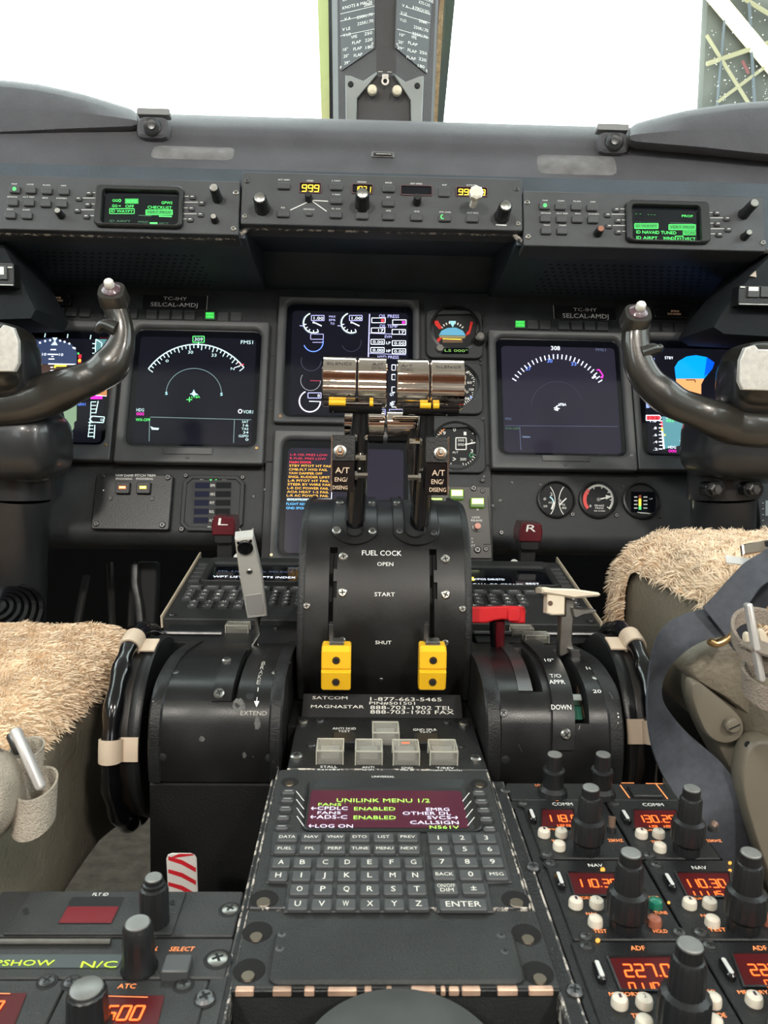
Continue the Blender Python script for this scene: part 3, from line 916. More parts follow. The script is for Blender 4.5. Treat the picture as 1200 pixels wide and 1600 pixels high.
for j in range(8): g.pl([(527-6*j, 1145+17*j), (508-4*j, 1145+17*j)], 7, G_WHITE, k=3)
g.t('8', 362, 1213, 376, 1230, G_YELLOW, 3)
g.done('symbology', tP2)

# ---- upper engine display
tE1, S, o, i = display('engine_display', 'upper centre engine display with round dial arcs and a column of oil readouts', (431, 465, 656, 661), (443, 470, 647, 652))
c = crop(420, 450, 3.333)
g = G(S, c)
GV = glow('glyph_lilac', (0.55, 0.55, 1.0), 0.9)
for cx, lx in ((233, 222), (430, 420)):
    g.arc(cx, 182, 52, -60, -250, 7, glow('glyph_mint_white', (0.7, 0.95, 0.85), 0.9), 30, k=1)
    g.arc(cx, 182, 58, -60, -220, 2, G_DIM, 30)
    g.pl([(cx, 178), (cx+42, 198)], 6, G_WHITE, k=2).disc(cx, 180, 5, G_WHITE, 3)
    for a in (190, 215, 240, 270, 300): g.pl([(cx+50*math.cos(R(a)), 182-50*math.sin(R(a))), (cx+38*math.cos(R(a)), 182-38*math.sin(R(a)))], 4, G_WHITE, k=2)
    g.box(lx, 143, lx+66, 170, 3.5, GV, 2).t('1.00', lx+12, 148, lx+62, 166, G_WHITE)
    g.pl([(cx-72, 196), (cx-52, 198)], 4, GV)
g.t('MAX', 314, 142, 348, 155, GV).t('EPR', 314, 160, 348, 173, GV).t('TO', 320, 178, 342, 192, GV)
g.arc(232, 280, 51, 10, -160, 5, G_BLUE, 26).box(218, 240, 284, 267, 3, GV).pl([(228, 283), (285, 283)], 3, GV)
g.arc(430, 280, 51, 10, -160, 2, glow('glyph_very_dim', (0.06, 0.07, 0.14), 0.4), 20)
g.arc(220, 380, 52, 0, -200, 3, glow('glyph_very_dim', (0.06, 0.07, 0.14), 0.4), 20)
g.arc(218, 482, 52, 0, -215, 4, glow('glyph_grey', (0.30, 0.32, 0.36), 0.6), 24).pl([(215, 482), (268, 484)], 4, glow('glyph_dim_red', (0.5, 0.02, 0.08), 0.7))
g.arc(214, 590, 55, 0, -245, 7, glow('glyph_lilac_white', (0.85, 0.80, 1.0), 1.0), 30).pl([(210, 590), (270, 592)], 4, G_WHITE, k=2)
g.box(204, 546, 272, 573, 4, GV).t('0', 254, 551, 266, 569, G_WHITE)
g.arc(412, 590, 55, -180, -290, 7, glow('glyph_lilac_white', (0.85, 0.80, 1.0), 1.0), 20)
g.pl([(525, 135), (518, 370)], 6, GV)
g.t('OIL PRESS', 574, 136, 678, 157, GV).t('OIL TEMP', 577, 188, 671, 208, GV).t('EVM', 604, 245, 640, 262, GV).t('LP', 612, 277, 634, 294, G_WHITE).t('HP', 612, 319, 634, 336, G_WHITE).t('HYD PRESS', 567, 350, 677, 369, GV)
for (x, y, tt, mm) in ((536, 156, '1', G_RED), (645, 166, '1', G_MAG), (534, 208, '17', G_WHITE), (642, 216, '17', G_WHITE), (532, 268, '0.00', G_WHITE), (643, 275, '0.00', G_WHITE), (531, 310, '0.00', G_WHITE), (643, 317, '0.00', G_WHITE)):
    g.box(x, y, x+70, y+25, 3.5, G_WHITE, 1)
    w_ = len(tt)*13 + 4; g.t(tt, x+66-w_, y+5, x+64, y+21, mm, 2)
g.pl([(520, 235), (715, 243)], 3, GV).pl([(520, 340), (715, 348)], 3, GV)
for y in (400, 450, 515, 592): g.box(641, y, 660, y+28, 3.5, G_WHITE)
g.t('50', 630, 595, 652, 613, G_WHITE, 2).t('QT', 630, 545, 652, 562, G_WHITE, 2).t('1350', 556, 638, 602, 655, G_WHITE).t('2500', 660, 643, 708, 660, G_WHITE).box(545, 632, 606, 662, 3, GV).box(628, 632, 712, 665, 3, GV)
g.done('symbology', tE1)

# ---- lower alert display
tE2, S, o, i = display('alert_display', 'lower centre display listing red, amber and blue warnings behind the levers', (424, 673, 657, 877), (436, 685, 640, 869))
c = crop(420, 640, 3.333)
g = G(S, c)
g.t('L-R OIL PRES LOW', 112, 229, 306, 242, glow('glyph_dark_red', (0.85, 0.02, 0.07), 0.8)).t('R FUEL PRES LOW', 110, 248, 298, 261, glow('glyph_dark_red', (0.85, 0.02, 0.07), 0.8)).t('MAIN DOOR', 108, 267, 222, 281, G_RED)
AM = glow('glyph_amber_list', (1.0, 0.50, 0.04), 1.2)
for j, (tt, x1) in enumerate((('STBY PITOT HT FAIL', 330), ('CMB-FLT HYD FAIL', 306), ('YAW DAMPER OFF', 278), ('SNGL RUDDER LIMIT', 318), ('L-R PITOT HT FAIL', 314), ('STEER BY WIRE FAIL', 326), ('L-R DC POWER FAIL', 312), ('AOA HEAT 1-2 FAIL', 313), ('L-R AC POWER FAIL', 311))):
    g.t(tt, 107-1.7*j, 286+19.4*j, x1, 300+19.4*j, AM)
g.t('ISOLATION VALVE OPEN', 96, 462, 320, 477, G_CYAN).t('FLIGHT RECORDER', 91, 484, 262, 499, glow('glyph_azure', (0.1, 0.55, 1.0), 1.1)).t('GND SPOILER', 90, 505, 215, 520, glow('glyph_azure', (0.1, 0.55, 1.0), 1.1))
g.pl([(96, 466), (326, 466), (328, 425)], 3, G_WHITE, k=2)
g.done('symbology', tE2)
# small plates and screws of the housings
for t, (x, y), pl in ((tN1, (293, 706), (255, 700, 332, 710)), (tN2, (883, 718), (847, 712, 921, 721))):
    S = MAIN.shift(x, y)
    m_ = S.matrix(); mb = MB(S); r = S.r(*pl, h=.012); mb.box(*r, .012, .0135, BEZEL, ch=.0005)
    a, b = S.q(pl[0]+3, (pl[1]+pl[3])/2, .0135); mb.screw(a, b, .001, DSTEEL, .0135); a, b = S.q(pl[2]-3, (pl[1]+pl[3])/2, .0135); mb.screw(a, b, .001, DSTEEL, .0135)
    o_ = mb.build('access_plate'); o_.parent = t; o_.matrix_parent_inverse = t.matrix_world.inverted(); 
    bpy.context.view_layer.update()
def reparent(o_, t):
    """make o_ (built in world place) a child of t, expressed in t's own axes"""
    bpy.context.view_layer.update()
    M = t.matrix_world.inverted() @ o_.matrix_world
    o_.parent = t
    o_.matrix_parent_inverse = Matrix.Identity(4)
    o_.matrix_basis = M
def on(t, S, f, name, **k):
    mb = MB(S); f(mb); o_ = mb.build(name, **k); reparent(o_, t); return o_
for t, x, y, m_, r_ in ((tP1, 165, 695, BRASS, .0022), (tN1, 401, 700, BRASS, .0022), (tN2, 987, 712, STEEL, .0022), (tE1, 438, 650, BRASS, .0022), (tE2, 424, 867, BRASS, .0022), (tN1, 293, 714, DSTEEL, .0026), (tN2, 883, 726, DSTEEL, .0026)):
    S = MAIN.shift(x, y)
    a, b = S.q(x, y, .012)
    on(t, S, lambda mb: mb.screw(a, b, r_, m_, .012), 'screw')

# ================================================================ placards and annunciator rows above the outer screens
c21, c23 = crop(0, 400, 2.79), crop(760, 420, 2.727)
for (x0, y0, x1, y1), lab, ca, t1, t2, k in (((622, 170, 903, 233), 'engraved registration placard above the left map display', c21, (712, 176, 815, 194), (657, 201, 862, 222), 1),
                                        ((287, 158, 552, 217), 'engraved registration placard above the right map display', c23, (370, 165, 470, 182), (325, 189, 520, 212), 2)):
    A, B = ca(x0, y0), ca(x1, y1)
    S = MAIN.shift((A[0]+B[0])/2, (A[1]+B[1])/2)
    mb = MB(S); r = S.r(A[0], A[1], B[0], B[1], h=.002)
    mb.box(*r, 0, .002, mat('engraved_black_laminate', (0.012, 0.012, 0.014), 0.35), r=.0008, ch=.0004)
    mb.line([(r[2], r[1]), (r[2], r[3])] if k == 1 else [(r[0], r[1]), (r[0], r[3])], .0007, .0022, WHITE)
    mb.line([(r[0], r[1]), (r[2], r[1])], .0004, .0022, STEEL)
    gg = G(S, ca, .0022); gg.mb = mb
    gg.t('TC-IHY', *t1, WHITE, 0).t('SELCAL-AMDJ', *t2, WHITE, 0)
    o_ = mb.build('placard', label=lab, category='placard')
def button_row(name, label, ca, items, frame, sc):
    A, B = ca(frame[0], frame[1]), ca(frame[2], frame[3])
    S = MAIN.shift((A[0]+B[0])/2, (A[1]+B[1])/2)
    t = thing(S, name, label, 'warning light row')
    MB(S).box(*S.r(A[0], A[1], B[0], B[1], h=.001), 0, .001, PANEL, ch=.0003).build('base_strip', t)
    for it in items:
        x0, y0, x1, y1 = it[:4]; P, Q = ca(x0, y0), ca(x1, y1)
        lit = len(it) > 4
        ko = key(S, t, (P[0], P[1], Q[0], Q[1]), .004, KEYD, name='light_cap', w=.001)
        if lit:
            gq = G(S, ca, .0052); gq.rct(x0+4, y0+3, x1-4, y1-5, glow('lit_green_block', (0.03, 0.45, 0.05), 0.8)); gq.t('REV', x0+8, y0+5, x1-8, y0+14, G_GREEN).t('HDG', x0+8, y0+17, x1-8, y0+26, G_GREEN)
            gq.done('lit_legend', ko)
    return t
button_row('annunciator_row', 'row of small square warning lights above the left screens, green one lit at right', c21,
    [(170, 222, 210, 262), (220, 224, 278, 262), (285, 226, 334, 262), (344, 226, 392, 264), (452, 226, 500, 270), (508, 228, 555, 270), (560, 230, 598, 272), (636, 233, 684, 275), (692, 234, 740, 275), (748, 235, 795, 277), (803, 236, 850, 278), (892, 242, 938, 278, 1), (948, 243, 995, 284), (1004, 243, 1052, 284)], (158, 218, 1075, 288), 1)
button_row('annunciator_row', 'row of small square warning lights above the right screens, green one lit at left', c23,
    [(120, 218, 168, 254, 1), (174, 218, 222, 256), (228, 219, 276, 257), (306, 221, 355, 258), (362, 222, 410, 260), (418, 223, 466, 261), (472, 225, 520, 262), (700, 232, 738, 266), (750, 232, 796, 268), (804, 234, 850, 270)], (105, 215, 865, 274), 1)
for ca, (x0, y0, x1, y1), lab in ((c21, (155, 158, 310, 210), 'small dark switch plate at the far left above the annunciators'), (c23, (716, 158, 860, 207), 'small dark switch plate right of the right wheel grip')):
    A, B = ca(x0, y0), ca(x1, y1); S = MAIN.shift((A[0]+B[0])/2, (A[1]+B[1])/2)
    mb = MB(S); mb.box(*S.r(A[0], A[1], B[0], B[1], h=.008), 0, .008, PLAST, r=.002, ch=.0012)
    gg = G(S, ca, .0082); gg.mb = mb
    xm = (x0+x1)/2
    gg.t('SPKR', xm-2, (y0+y1)/2-7, xm+34, (y0+y1)/2+2, TAN, 0).t('O/S HORN', xm-16, (y0+y1)/2+5, xm+40, (y0+y1)/2+14, TAN, 0)
    gg.mb.screw(*S.q(*ca(x0+12, y0+14), .008), .0016, DSTEEL, .008); gg.mb.screw(*S.q(*ca(x1-12, y0+16), .008), .0016, DSTEEL, .008)
    mb.build('switch_plate', label=lab, category='plate')
# ================================================================ glareshield control panels
GPN = mat('control_panel_grey', (0.048, 0.052, 0.056), 0.5, bump=0.2, bscale=900, vary=0.15, vscale=25, wear=0.15, wscale=120)
def gpanel(name, label, box, cat='control panel', h=.010):
    """box: pixel (left, top, right, bottom) at mid height/width"""
    S = GS.shift((box[0]+box[2])/2, (box[1]+box[3])/2)
    t = thing(S, name, label, cat)
    r = S.r(*box, h=h)
    MB(S).prism(rr(*r, .0015, 3), -.02, h, GPN, .0008).build('face_plate', t)
    return t, S
H_ = .010
def kn(S, t, x, y, r, hh, m=PLAST, cap=None, kfl=0.06, name='knob'):
    return knob(S, t, x, y, [(r*1.12, 0), (r*1.1, .002), (r, .003), (r*.94, hh*.92), (r*.8, hh)], m, 12, kfl, w=H_, cap=cap, name=name)
def display_controller(label, box, c, keys, lsk, bez, scr, knobs, screws, draw):
    t, S = gpanel('display_controller', label, box)
    for (x, y, txt, *lit) in keys:
        A, B = c(x-24, y-15), c(x+26, y+17)
        ko = key(S, t, (A[0], A[1], B[0], B[1]), .004, KEYD, name='button', w=H_)
        gq = G(S, c, H_+.0003); gq.t(txt, x-len(txt)*3.6, y-26, x+len(txt)*3.6+4, y-19, WHITE); gq.done('legend', t)
        if lit:
            gq = G(S, c, H_+.0043); gq.disc(x+1, y, 9, G_GREEN); gq.done('lit_lamp', ko)
    for (x, y, lx) in lsk:
        A, B = c(x-15, y-10), c(x+16, y+12)
        ko = key(S, t, (A[0], A[1], B[0], B[1]), .003, KEYD, name='side_key', w=H_, ch=.001)
        gq = G(S, c, H_+.0033); gq.pl([(x-6, y), (x+7, y)], 3, WHITE); gq.done('dash', ko)
        gq = G(S, c, H_+.0003); gq.pl([((x+16) if lx > x else (x-15), y), (lx, y)], 2.5, WHITE); gq.done('pointer_line', t)
    A, B = c(bez[0], bez[1]), c(bez[2], bez[3]); r = S.r(A[0], A[1], B[0], B[1], h=H_+.004)
    A, B = c(scr[0], scr[1]), c(scr[2], scr[3]); q = S.r(A[0], A[1], B[0], B[1], h=H_+.004)
    O, I = rr(*r, .006, 4), rr(*q, .004, 4)
    MB(S).loft([(O, H_), (O, H_+.006), (inset(O, .0015), H_+.0075), (inset(I, -.001), H_+.0075), (I, H_+.006), (I, H_+.001)], PLAST, cap1=False).build('screen_bezel', t)
    mb = MB(S); mb.face(I, H_+.001, SCREEN); so = mb.build('screen', t)
    g = G(S, c, H_+.0013); draw(g); g.done('symbology', so)
    for (x, y, r_, hh, capc) in knobs:
        A = c(x, y); kn(S, t, A[0], A[1], r_, hh, cap=(r_*.75, capc) if capc else None)
    for (x, y) in screws: A = c(x, y); screw(S, t, A[0], A[1], .0035, STEEL, w=H_)
    return t, S
c = crop(0, 260, 3)
GB = glow('green_video_block', (0.04, 0.60, 0.10), 0.7)
BLK = mat('ink', (0.02, 0, 0.02), 0.6)
def draw_l(g):
    g.t('GG', 527, 152, 552, 167, G_GREEN).arc(561, 160, 6, 0, 360, 3, G_GREEN, 8).rct(586, 151, 649, 175, GB, 0).t('AUTO', 592, 155, 642, 171, G_GREEN, 3).t('GPWS', 757, 162, 808, 178, G_GREEN)
    g.t('GG', 525, 177, 550, 192, G_GREEN).pl([(556, 185), (566, 185)], 4, G_GREEN).t('OFF', 588, 179, 628, 194, G_GREEN).t('CHECKLIST', 692, 184, 805, 200, G_GREEN)
    g.box(514, 198, 629, 221, 3, G_GREEN).t('ID WAYPT', 520, 202, 623, 217, G_GREEN).rct(684, 204, 808, 227, GB, 0).box(684, 204, 808, 227, 2.5, G_GREEN, 1).t('VERT PROF', 690, 207, 802, 223, BLK, 4)
    D = glow('glyph_dim_green2', (0.10, 0.32, 0.16), 0.5)
    g.t('ID AIRPT', 514, 250, 612, 262, D).t('WIND', 645, 254, 695, 266, D).rct(702, 262, 738, 274, G_GREEN, 0).t('VECT', 746, 262, 790, 273, D).pl([(650, 229), (710, 232)], 3, D).pl([(745, 233), (805, 235)], 6, G_GREEN)
K = [(66, 105, 'MAP', 1), (140, 107, 'COMP'), (216, 110, 'PLAN'), (296, 113, 'OFF'), (56, 165, 'SENSOR'), (132, 166, 'ALT REF'), (210, 170, 'BRG'), (286, 172, 'SYSTEM'), (45, 224, 'TEST'), (122, 226, 'DISP')]
t, S = display_controller('left display control panel set in the glareshield, green text screen reading CHECKLIST', (-24, 278, 374, 362), c, K,
    [(415, 123, 455), (366, 148, 452), (409, 176, 450), (360, 203, 448), (402, 231, 446), (900, 140, 862), (944, 168, 860), (896, 194, 858), (938, 222, 856), (890, 246, 852)],
    (446, 92, 858, 284), (480, 118, 838, 272), [(288, 232, .0042, .012, STEEL), (1020, 152, .0058, .024, STEEL), (1008, 255, .0042, .010, STEEL)],
    [(1106, 124), (1094, 292)], draw_l)
c = crop(800, 280, 3)
def draw_r(g):
    g.t('- -', 578, 158, 605, 165, G_GREEN).t('- - -', 636, 162, 672, 169, G_GREEN).t('PROF', 796, 166, 848, 179, G_GREEN)
    D = glow('glyph_dim_green2', (0.10, 0.32, 0.16), 0.5)
    g.t('- - - ------', 580, 197, 690, 203, D).pl([(740, 205), (850, 208)], 2, D)
    g.box(575, 208, 685, 231, 3, G_GREEN).rct(575, 208, 685, 231, GB, 0).t('ID WAYPT', 581, 212, 680, 227, BLK, 4).rct(735, 213, 860, 237, GB, 0).box(735, 213, 860, 237, 2.5, G_GREEN, 1).t('VERT PROF', 741, 217, 855, 233, BLK, 4)
    g.t('ID NAVAID TUNED', 583, 240, 770, 258, G_GREEN).rct(800, 240, 862, 263, GB, 0).t('TCAS', 806, 244, 856, 259, BLK, 4)
    g.t('ID AIRPT', 583, 266, 682, 283, G_GREEN).t('WIND', 708, 268, 760, 286, G_GREEN).box(765, 267, 802, 289, 3, G_GREEN).t('XY', 771, 271, 796, 286, G_GREEN).t('VECT', 808, 271, 860, 289, G_GREEN)
K = [(154, 122, 'MAP', 1), (228, 124, 'COMP'), (303, 126, 'PLAN'), (377, 129, 'OFF'), (157, 181, 'SENSOR'), (233, 183, 'ALT REF'), (307, 184, 'BRG'), (381, 186, 'SYSTEM'), (161, 238, 'TEST'), (236, 239, 'DISP')]
t, S = display_controller('right display control panel set in the glareshield, green text screen reading ID NAVAID TUNED', (818, 303, 1194, 388), c, K,
    [(491, 139, 532), (450, 164, 534), (499, 191, 536), (456, 217, 538), (500, 244, 540), (962, 156, 918), (1010, 181, 920), (966, 206, 922), (1016, 232, 926), (974, 256, 928)],
    (535, 105, 925, 296), (562, 128, 880, 292), [(402, 255, .0048, .012, mat('copper_cap', (0.30, 0.12, 0.07), 0.5)), (1085, 165, .0062, .026, STEEL), (1088, 272, .0045, .012, STEEL)],
    [(70, 108), (76, 270), (1176, 298)], draw_r)
# ---- guidance panel
c = crop(370, 260, 2.609)
t, S = gpanel('guidance_panel', 'centre autopilot guidance panel with amber number windows and a crystal-clear altitude knob', (377, 274, 816, 355))
def win(x0, y0, x1, y1, txt=None, m=G_AMBER, lab=None, name='number_window'):
    A, B = c(x0, y0), c(x1, y1); r = S.r(A[0], A[1], B[0], B[1], h=H_)
    O = rr(*r, .001, 2); mb = MB(S)
    mb.loft([(inset(O, -.0012), H_), (inset(O, -.001), H_+.0016), (O, H_+.0016), (O, H_+.0004)], mat('window_rim', (0.10, 0.05, 0.055), 0.5), cap1=False)
    mb.face(O, H_+.0004, SCREEN); o_ = mb.build(name, t)
    if txt:
        g = G(S, c, H_+.0008); w_ = (x1-x0); g.seg(txt, x0+5, y0+6, x1-5, y1-5, m); g.done('digits', o_)
win(257, 70, 342, 107, '999'); win(472, 76, 552, 110, '1071'); win(670, 82, 794, 117); win(896, 88, 1019, 121, '99999')
for x, y, txt in ((190, 76, 'A/T ARM'), (404, 80, 'L NAV'), (618, 88, 'BANK'), (404, 136, 'V NAV'), (617, 147, 'BC'), (187, 190, 'FD'), (403, 194, 'FL CH'), (510, 199, 'HDG SEL'), (617, 202, 'APR'), (732, 205, 'V/S'), (848, 208, 'PFD CMD'), (960, 211, 'ALT HLD')):
    A, B = c(x-24, y-12), c(x+26, y+14)
    ko = key(S, t, (A[0], A[1], B[0], B[1]), .004, KEYD, name='button', w=H_)
    gq = G(S, c, H_+.0003); gq.t(txt, x-len(txt)*3.1, y-25, x+len(txt)*3.1+3, y-18, WHITE); gq.done('legend', t)
    if txt == 'PFD CMD': gq = G(S, c, H_+.0043); gq.arc(x-8, y-3, 8, 90, 290, 4, G_GREEN, 8); gq.done('lit_lamp', ko)
A, B = c(822, 84), c(870, 122); key(S, t, (A[0], A[1], B[0], B[1]), .003, KEYD, name='button', w=H_, r=.002)
A, B = c(282, 184), c(308, 200); key(S, t, (A[0], A[1], B[0], B[1]), .003, KEYD, name='button', w=H_)
gq = G(S, c, H_+.0003)
gq.t('SPEED', 286, 55, 312, 62, WHITE).t('HEADING', 492, 60, 528, 67, WHITE).t('VERT SPEED', 706, 67, 756, 74, WHITE).t('A/P', 836, 72, 856, 79, WHITE).t('ALTITUDE', 936, 73, 976, 80, WHITE).t('SPD/MACH', 272, 171, 316, 178, WHITE)
gq.pl([(300, 140), (218, 178)], 3.5, WHITE).pl([(305, 140), (366, 183)], 3.5, WHITE).pl([(303, 138), (372, 142)], 3.5, WHITE).pl([(1056, 238), (1100, 240)], 4, WHITE)
gq.done('legend', t)
for x, y, r_, hh, cap in ((104, 172, .0085, .024, STEEL), (294, 134, .0044, .012, None), (512, 158, .0085, .026, STEEL), (734, 148, .0048, .014, None), (1080, 206, .0085, .026, STEEL)):
    A = c(x, y); kn(S, t, A[0], A[1], r_, hh, cap=(r_*.7, cap) if cap else None)
CLEAR = mat('clear_cream_plastic', (0.75, 0.70, 0.60), 0.25, coat=0.5, vary=0.1)
A = c(962, 160); ka, kb = S.q(A[0], A[1], H_)
mb = MB(S).lathe(ka, kb, [(.0042, H_), (.0038, H_+.018), (.0065, H_+.020), (.0085, H_+.024), (.0085, H_+.030), (.006, H_+.032)], CLEAR, 16, .12)
mb.build('clear_knob', t, label='translucent cream altitude knob')
for x, y in ((42, 60), (33, 203), (1140, 92), (1146, 234)): A = c(x, y); screw(S, t, A[0], A[1], .0032, DSTEEL if y < 100 else STEEL, w=H_)

# ================================================================ gauges of the centre and right panels
def gauge(label, cx, cy, r, depth=.008, S0=MAIN, w=0.0, square=None, name='round_gauge'):
    S = S0.shift(cx, cy, w)
    t = thing(S, name, label, 'gauge')
    if square:
        q = S.r(*square, h=depth); O = rr(*q, .010, 4)
        mb = MB(S); k = len(O); C_ = [(S.q(cx, cy, depth)[0] + (r+.001)*math.cos(math.atan2(b, a)), S.q(cx, cy, depth)[1] + (r+.001)*math.sin(math.atan2(b, a))) for a, b in O]
        mb.loft([(O, 0), (O, depth-.001), (inset(O, .001), depth), (C_, depth), ([(a*.97, b*.97) for a, b in C_], depth-.003)], PANEL, cap1=False); mb.build('case', t)
    a, b = S.q(cx, cy, depth)
    mb = MB(S).loft([(circ(a, b, r*1.06, 36), 0), (circ(a, b, r*1.06, 36), depth), (circ(a, b, r*.97, 36), depth+.001), (circ(a, b, r*.93, 36), depth-.002), (circ(a, b, r*.93, 36), .003)], PLAST, cap1=False)
    mb.build('rim', t)
    MB(S).face(circ(a, b, r*.935, 36), .0032, DARK).build('dial', t)
    return t, S
c22 = crop(420, 450, 3.333)
# standby attitude indicator
t, S = gauge('square-cased standby attitude indicator with red flags, above the other small dials', 711.5, 513, .0345, square=(666, 484, 754, 559), name='attitude_indicator')
g = G(S, c22, .004)
g.poly([(886, 245), (900, 222), (930, 208), (975, 206), (1010, 222), (1026, 248)], glow('dial_sky', (0.10, 0.35, 0.50), 0.8)).poly([(886, 247), (1026, 250), (1020, 262), (890, 260)], mat('dial_sand', (0.35, 0.32, 0.16), 0.5), 1).rct(905, 260, 1010, 285, mat('dial_brown', (0.16, 0.09, 0.05), 0.5), 1)
g.ticks(955, 250, 76, 40, 140, 8, 12, 6, WHITE).poly([(938, 172), (975, 172), (958, 206)], glow('dial_cyan', (0.35, 0.75, 0.8), .7), 3).pl([(905, 265), (1003, 268)], 4, G_AMBER, k=3)
RP = mat('red_flag_paint', (0.75, 0.03, 0.02), 0.4)
g.poly([(862, 172), (880, 170), (903, 210), (888, 216), (866, 192)], RP, 4).poly([(1050, 174), (1064, 178), (1046, 240), (1026, 250), (1030, 232), (1042, 222)], RP, 4).poly([(868, 278), (885, 258), (903, 260), (880, 288)], RP, 4)
g.done('face', t)
g = G(S, c22, .0094); g.rct(900, 312, 1040, 342, SCREEN).t('LS 000°', 916, 318, 1036, 334, glow('lcd_green', (0.25, 0.55, 0.10), .7), 2); g.done('readout', t)
a, b = S.q(748, 532, .012)
knob(S, t, 748, 533, [(.0085, 0), (.0085, .006), (.0075, .016), (.006, .017)], DSTEEL, 12, .06, w=.008, cap=(.005, STEEL)); knob(S, t, 687, 546, [(.006, 0), (.005, .006)], STEEL, 12, .06, w=.008)
for x, y in ((667, 488), (755, 490), (667, 560), (751, 562)): screw(S, t, x, y, .002, DSTEEL, w=.004)
# airspeed indicator, half hidden by the right chrome grip
t, S = gauge('airspeed dial partly hidden behind the right chrome lever grip, between two other dials', 711, 602, .0335, square=(664, 566, 754, 646), name='airspeed_indicator')
g = G(S, c22, .004); g.ticks(970, 508, 112, -80, 70, 26, 12, 4, WHITE, 2, 18)
for x, y, t_ in ((1036, 440, '40'), (1045, 492, '60'), (1055, 528, '100'), (1032, 575, '80'), (1027, 541, '20'), (994, 607, '40')): g.t(t_, x-12, y-8, x+12, y+8, WHITE)
g.poly([(1072, 528), (1098, 533), (1080, 545)], G_YELLOW, 3).poly([(1072, 570), (1100, 590), (1078, 600)], G_YELLOW, 3).disc(1052, 570, 5, G_BLUE, 3)
g.pl([(972, 508), (1010, 560)], 6, WHITE, k=3); g.done('face', t)
# altimeter
t, S = gauge('altimeter dial with 300 readout and lime arc on top, lowest of the three stacked dials', 713, 696, .0335, square=(662, 652, 758, 738), name='altimeter')
c24 = crop(420, 640, 3.333)
g = G(S, c24, .004); g.ticks(980, 184, 116, 0, 360, 50, 10, 4, WHITE, 5, 18)
for k, (x, y) in enumerate(((967, 104), (1022, 124), (1057, 165), (1057, 215), (0, 0), (0, 0), (0, 0), (0, 0), (0, 0), (914, 122))):
    if x: g.t(str(k), x-7, y-11, x+7, y+11, WHITE)
g.poly([(948, 62), (990, 60), (1028, 74), (985, 80), (962, 84)], mat('lime_paint', (0.55, 0.85, 0.15), 0.4, emit=(.5, .9, .1), es=.2), 3).arc(980, 184, 106, 115, 150, 6, mat('orange_mark', (0.8, 0.3, 0.08), 0.5))
g.box(974, 147, 1028, 208, 5, WHITE, 2).t('300', 984, 153, 1017, 168, WHITE, 3).t('000', 984, 174, 1017, 190, WHITE, 3).t('ALT', 956, 216, 986, 229, WHITE, 3).t('300', 996, 250, 1028, 267, WHITE, 3).pl([(958, 250), (974, 258), (958, 266)], 4, WHITE, k=3)
g.pl([(1020, 183), (1085, 170)], 7, WHITE, k=4); g.arc(1056, 238, 10, 0, 300, 5, glow('dial_green', (0.05, .4, .15), .5)); g.done('face', t)
g2 = [(752, 568), (750, 628), (755, 654), (752, 722)]
for x, y in g2: screw(S, t, x, y, .002, DSTEEL, w=.006)
# gauges low on the right
c26 = crop(740, 700, 2.609)
def low(label, cx, cy, r):
    X, Y = c26(cx, cy); return gauge(label, X, Y, r, depth=.006, w=-.012)
t, S = low('left of the three small round gauges low on the right panel, twin curved white scales', 339, 208, .0245)
g = G(S, c26, .004); g.arc(240, 215, 92, -38, 38, 3, WHITE).arc(440, 215, 92, 142, 218, 3, WHITE).arc(296, 225, 30, 60, -40, 4, G_CYAN).t('2', 312, 180, 322, 196, WHITE).t('40', 358, 238, 378, 250, WHITE).t('20', 284, 232, 300, 242, WHITE).t('PSI', 352, 226, 372, 236, WHITE).pl([(318, 250), (328, 220)], 7, WHITE, k=2).pl([(352, 230), (378, 205)], 5, WHITE, k=2).disc(290, 208, 6, DSTEEL, 3).disc(352, 215, 6, DSTEEL, 3).t('HYD', 306, 218, 322, 227, WHITE); g.done('face', t)
t, S = low('middle of the three small round gauges, BRAKE PRESS with red arc', 509, 210, .0245)
g = G(S, c26, .004); g.ticks(509, 210, 62, -40, 150, 40, 9, 3, WHITE, 8, 16).arc(509, 210, 56, 135, 220, 14, RP, 16).pl([(508, 210), (562, 198)], 5, WHITE, k=3).poly([(538, 192), (567, 197), (540, 210)], WHITE, 3).t('BRAKE', 494, 230, 532, 239, WHITE).t('PRESS', 496, 241, 530, 249, WHITE).t('PSI X1000', 492, 253, 536, 260, WHITE).t('0', 472, 230, 480, 242, WHITE).disc(509, 210, 8, DSTEEL, 4); g.done('face', t)
t, S = low('right of the three small round gauges, small coloured bar readout', 687, 213, .0245)
g = G(S, c26, .004); g.rct(642, 178, 742, 262, SCREEN)
for j, m in enumerate((mat('bar_red', (.5, .1, .05), .5), G_AMBER, G_YELLOW, G_GREEN)): g.rct(673, 192+15*j, 683, 206+15*j, m, 2)
for j in range(4): g.pl([(654, 200+15*j), (668, 200+15*j)], 5, WHITE, k=2).pl([(692, 200+15*j), (708, 200+15*j)], 5, WHITE, k=2)
g.pl([(668, 262), (720, 268)], 3, WHITE, k=2).t('TRIM', 676, 262, 710, 269, WHITE, 3).t('UP', 716, 204, 730, 211, WHITE, 3); g.done('face', t)
for x, y in ((403, 271), (582, 275), (756, 278), (272, 150), (444, 148), (614, 155), (107, 215), (113, 345)):
    X, Y = c26(x, y); screw(P0, panel, X, Y, .0035 if y > 260 else .002, DSTEEL, w=-.012)

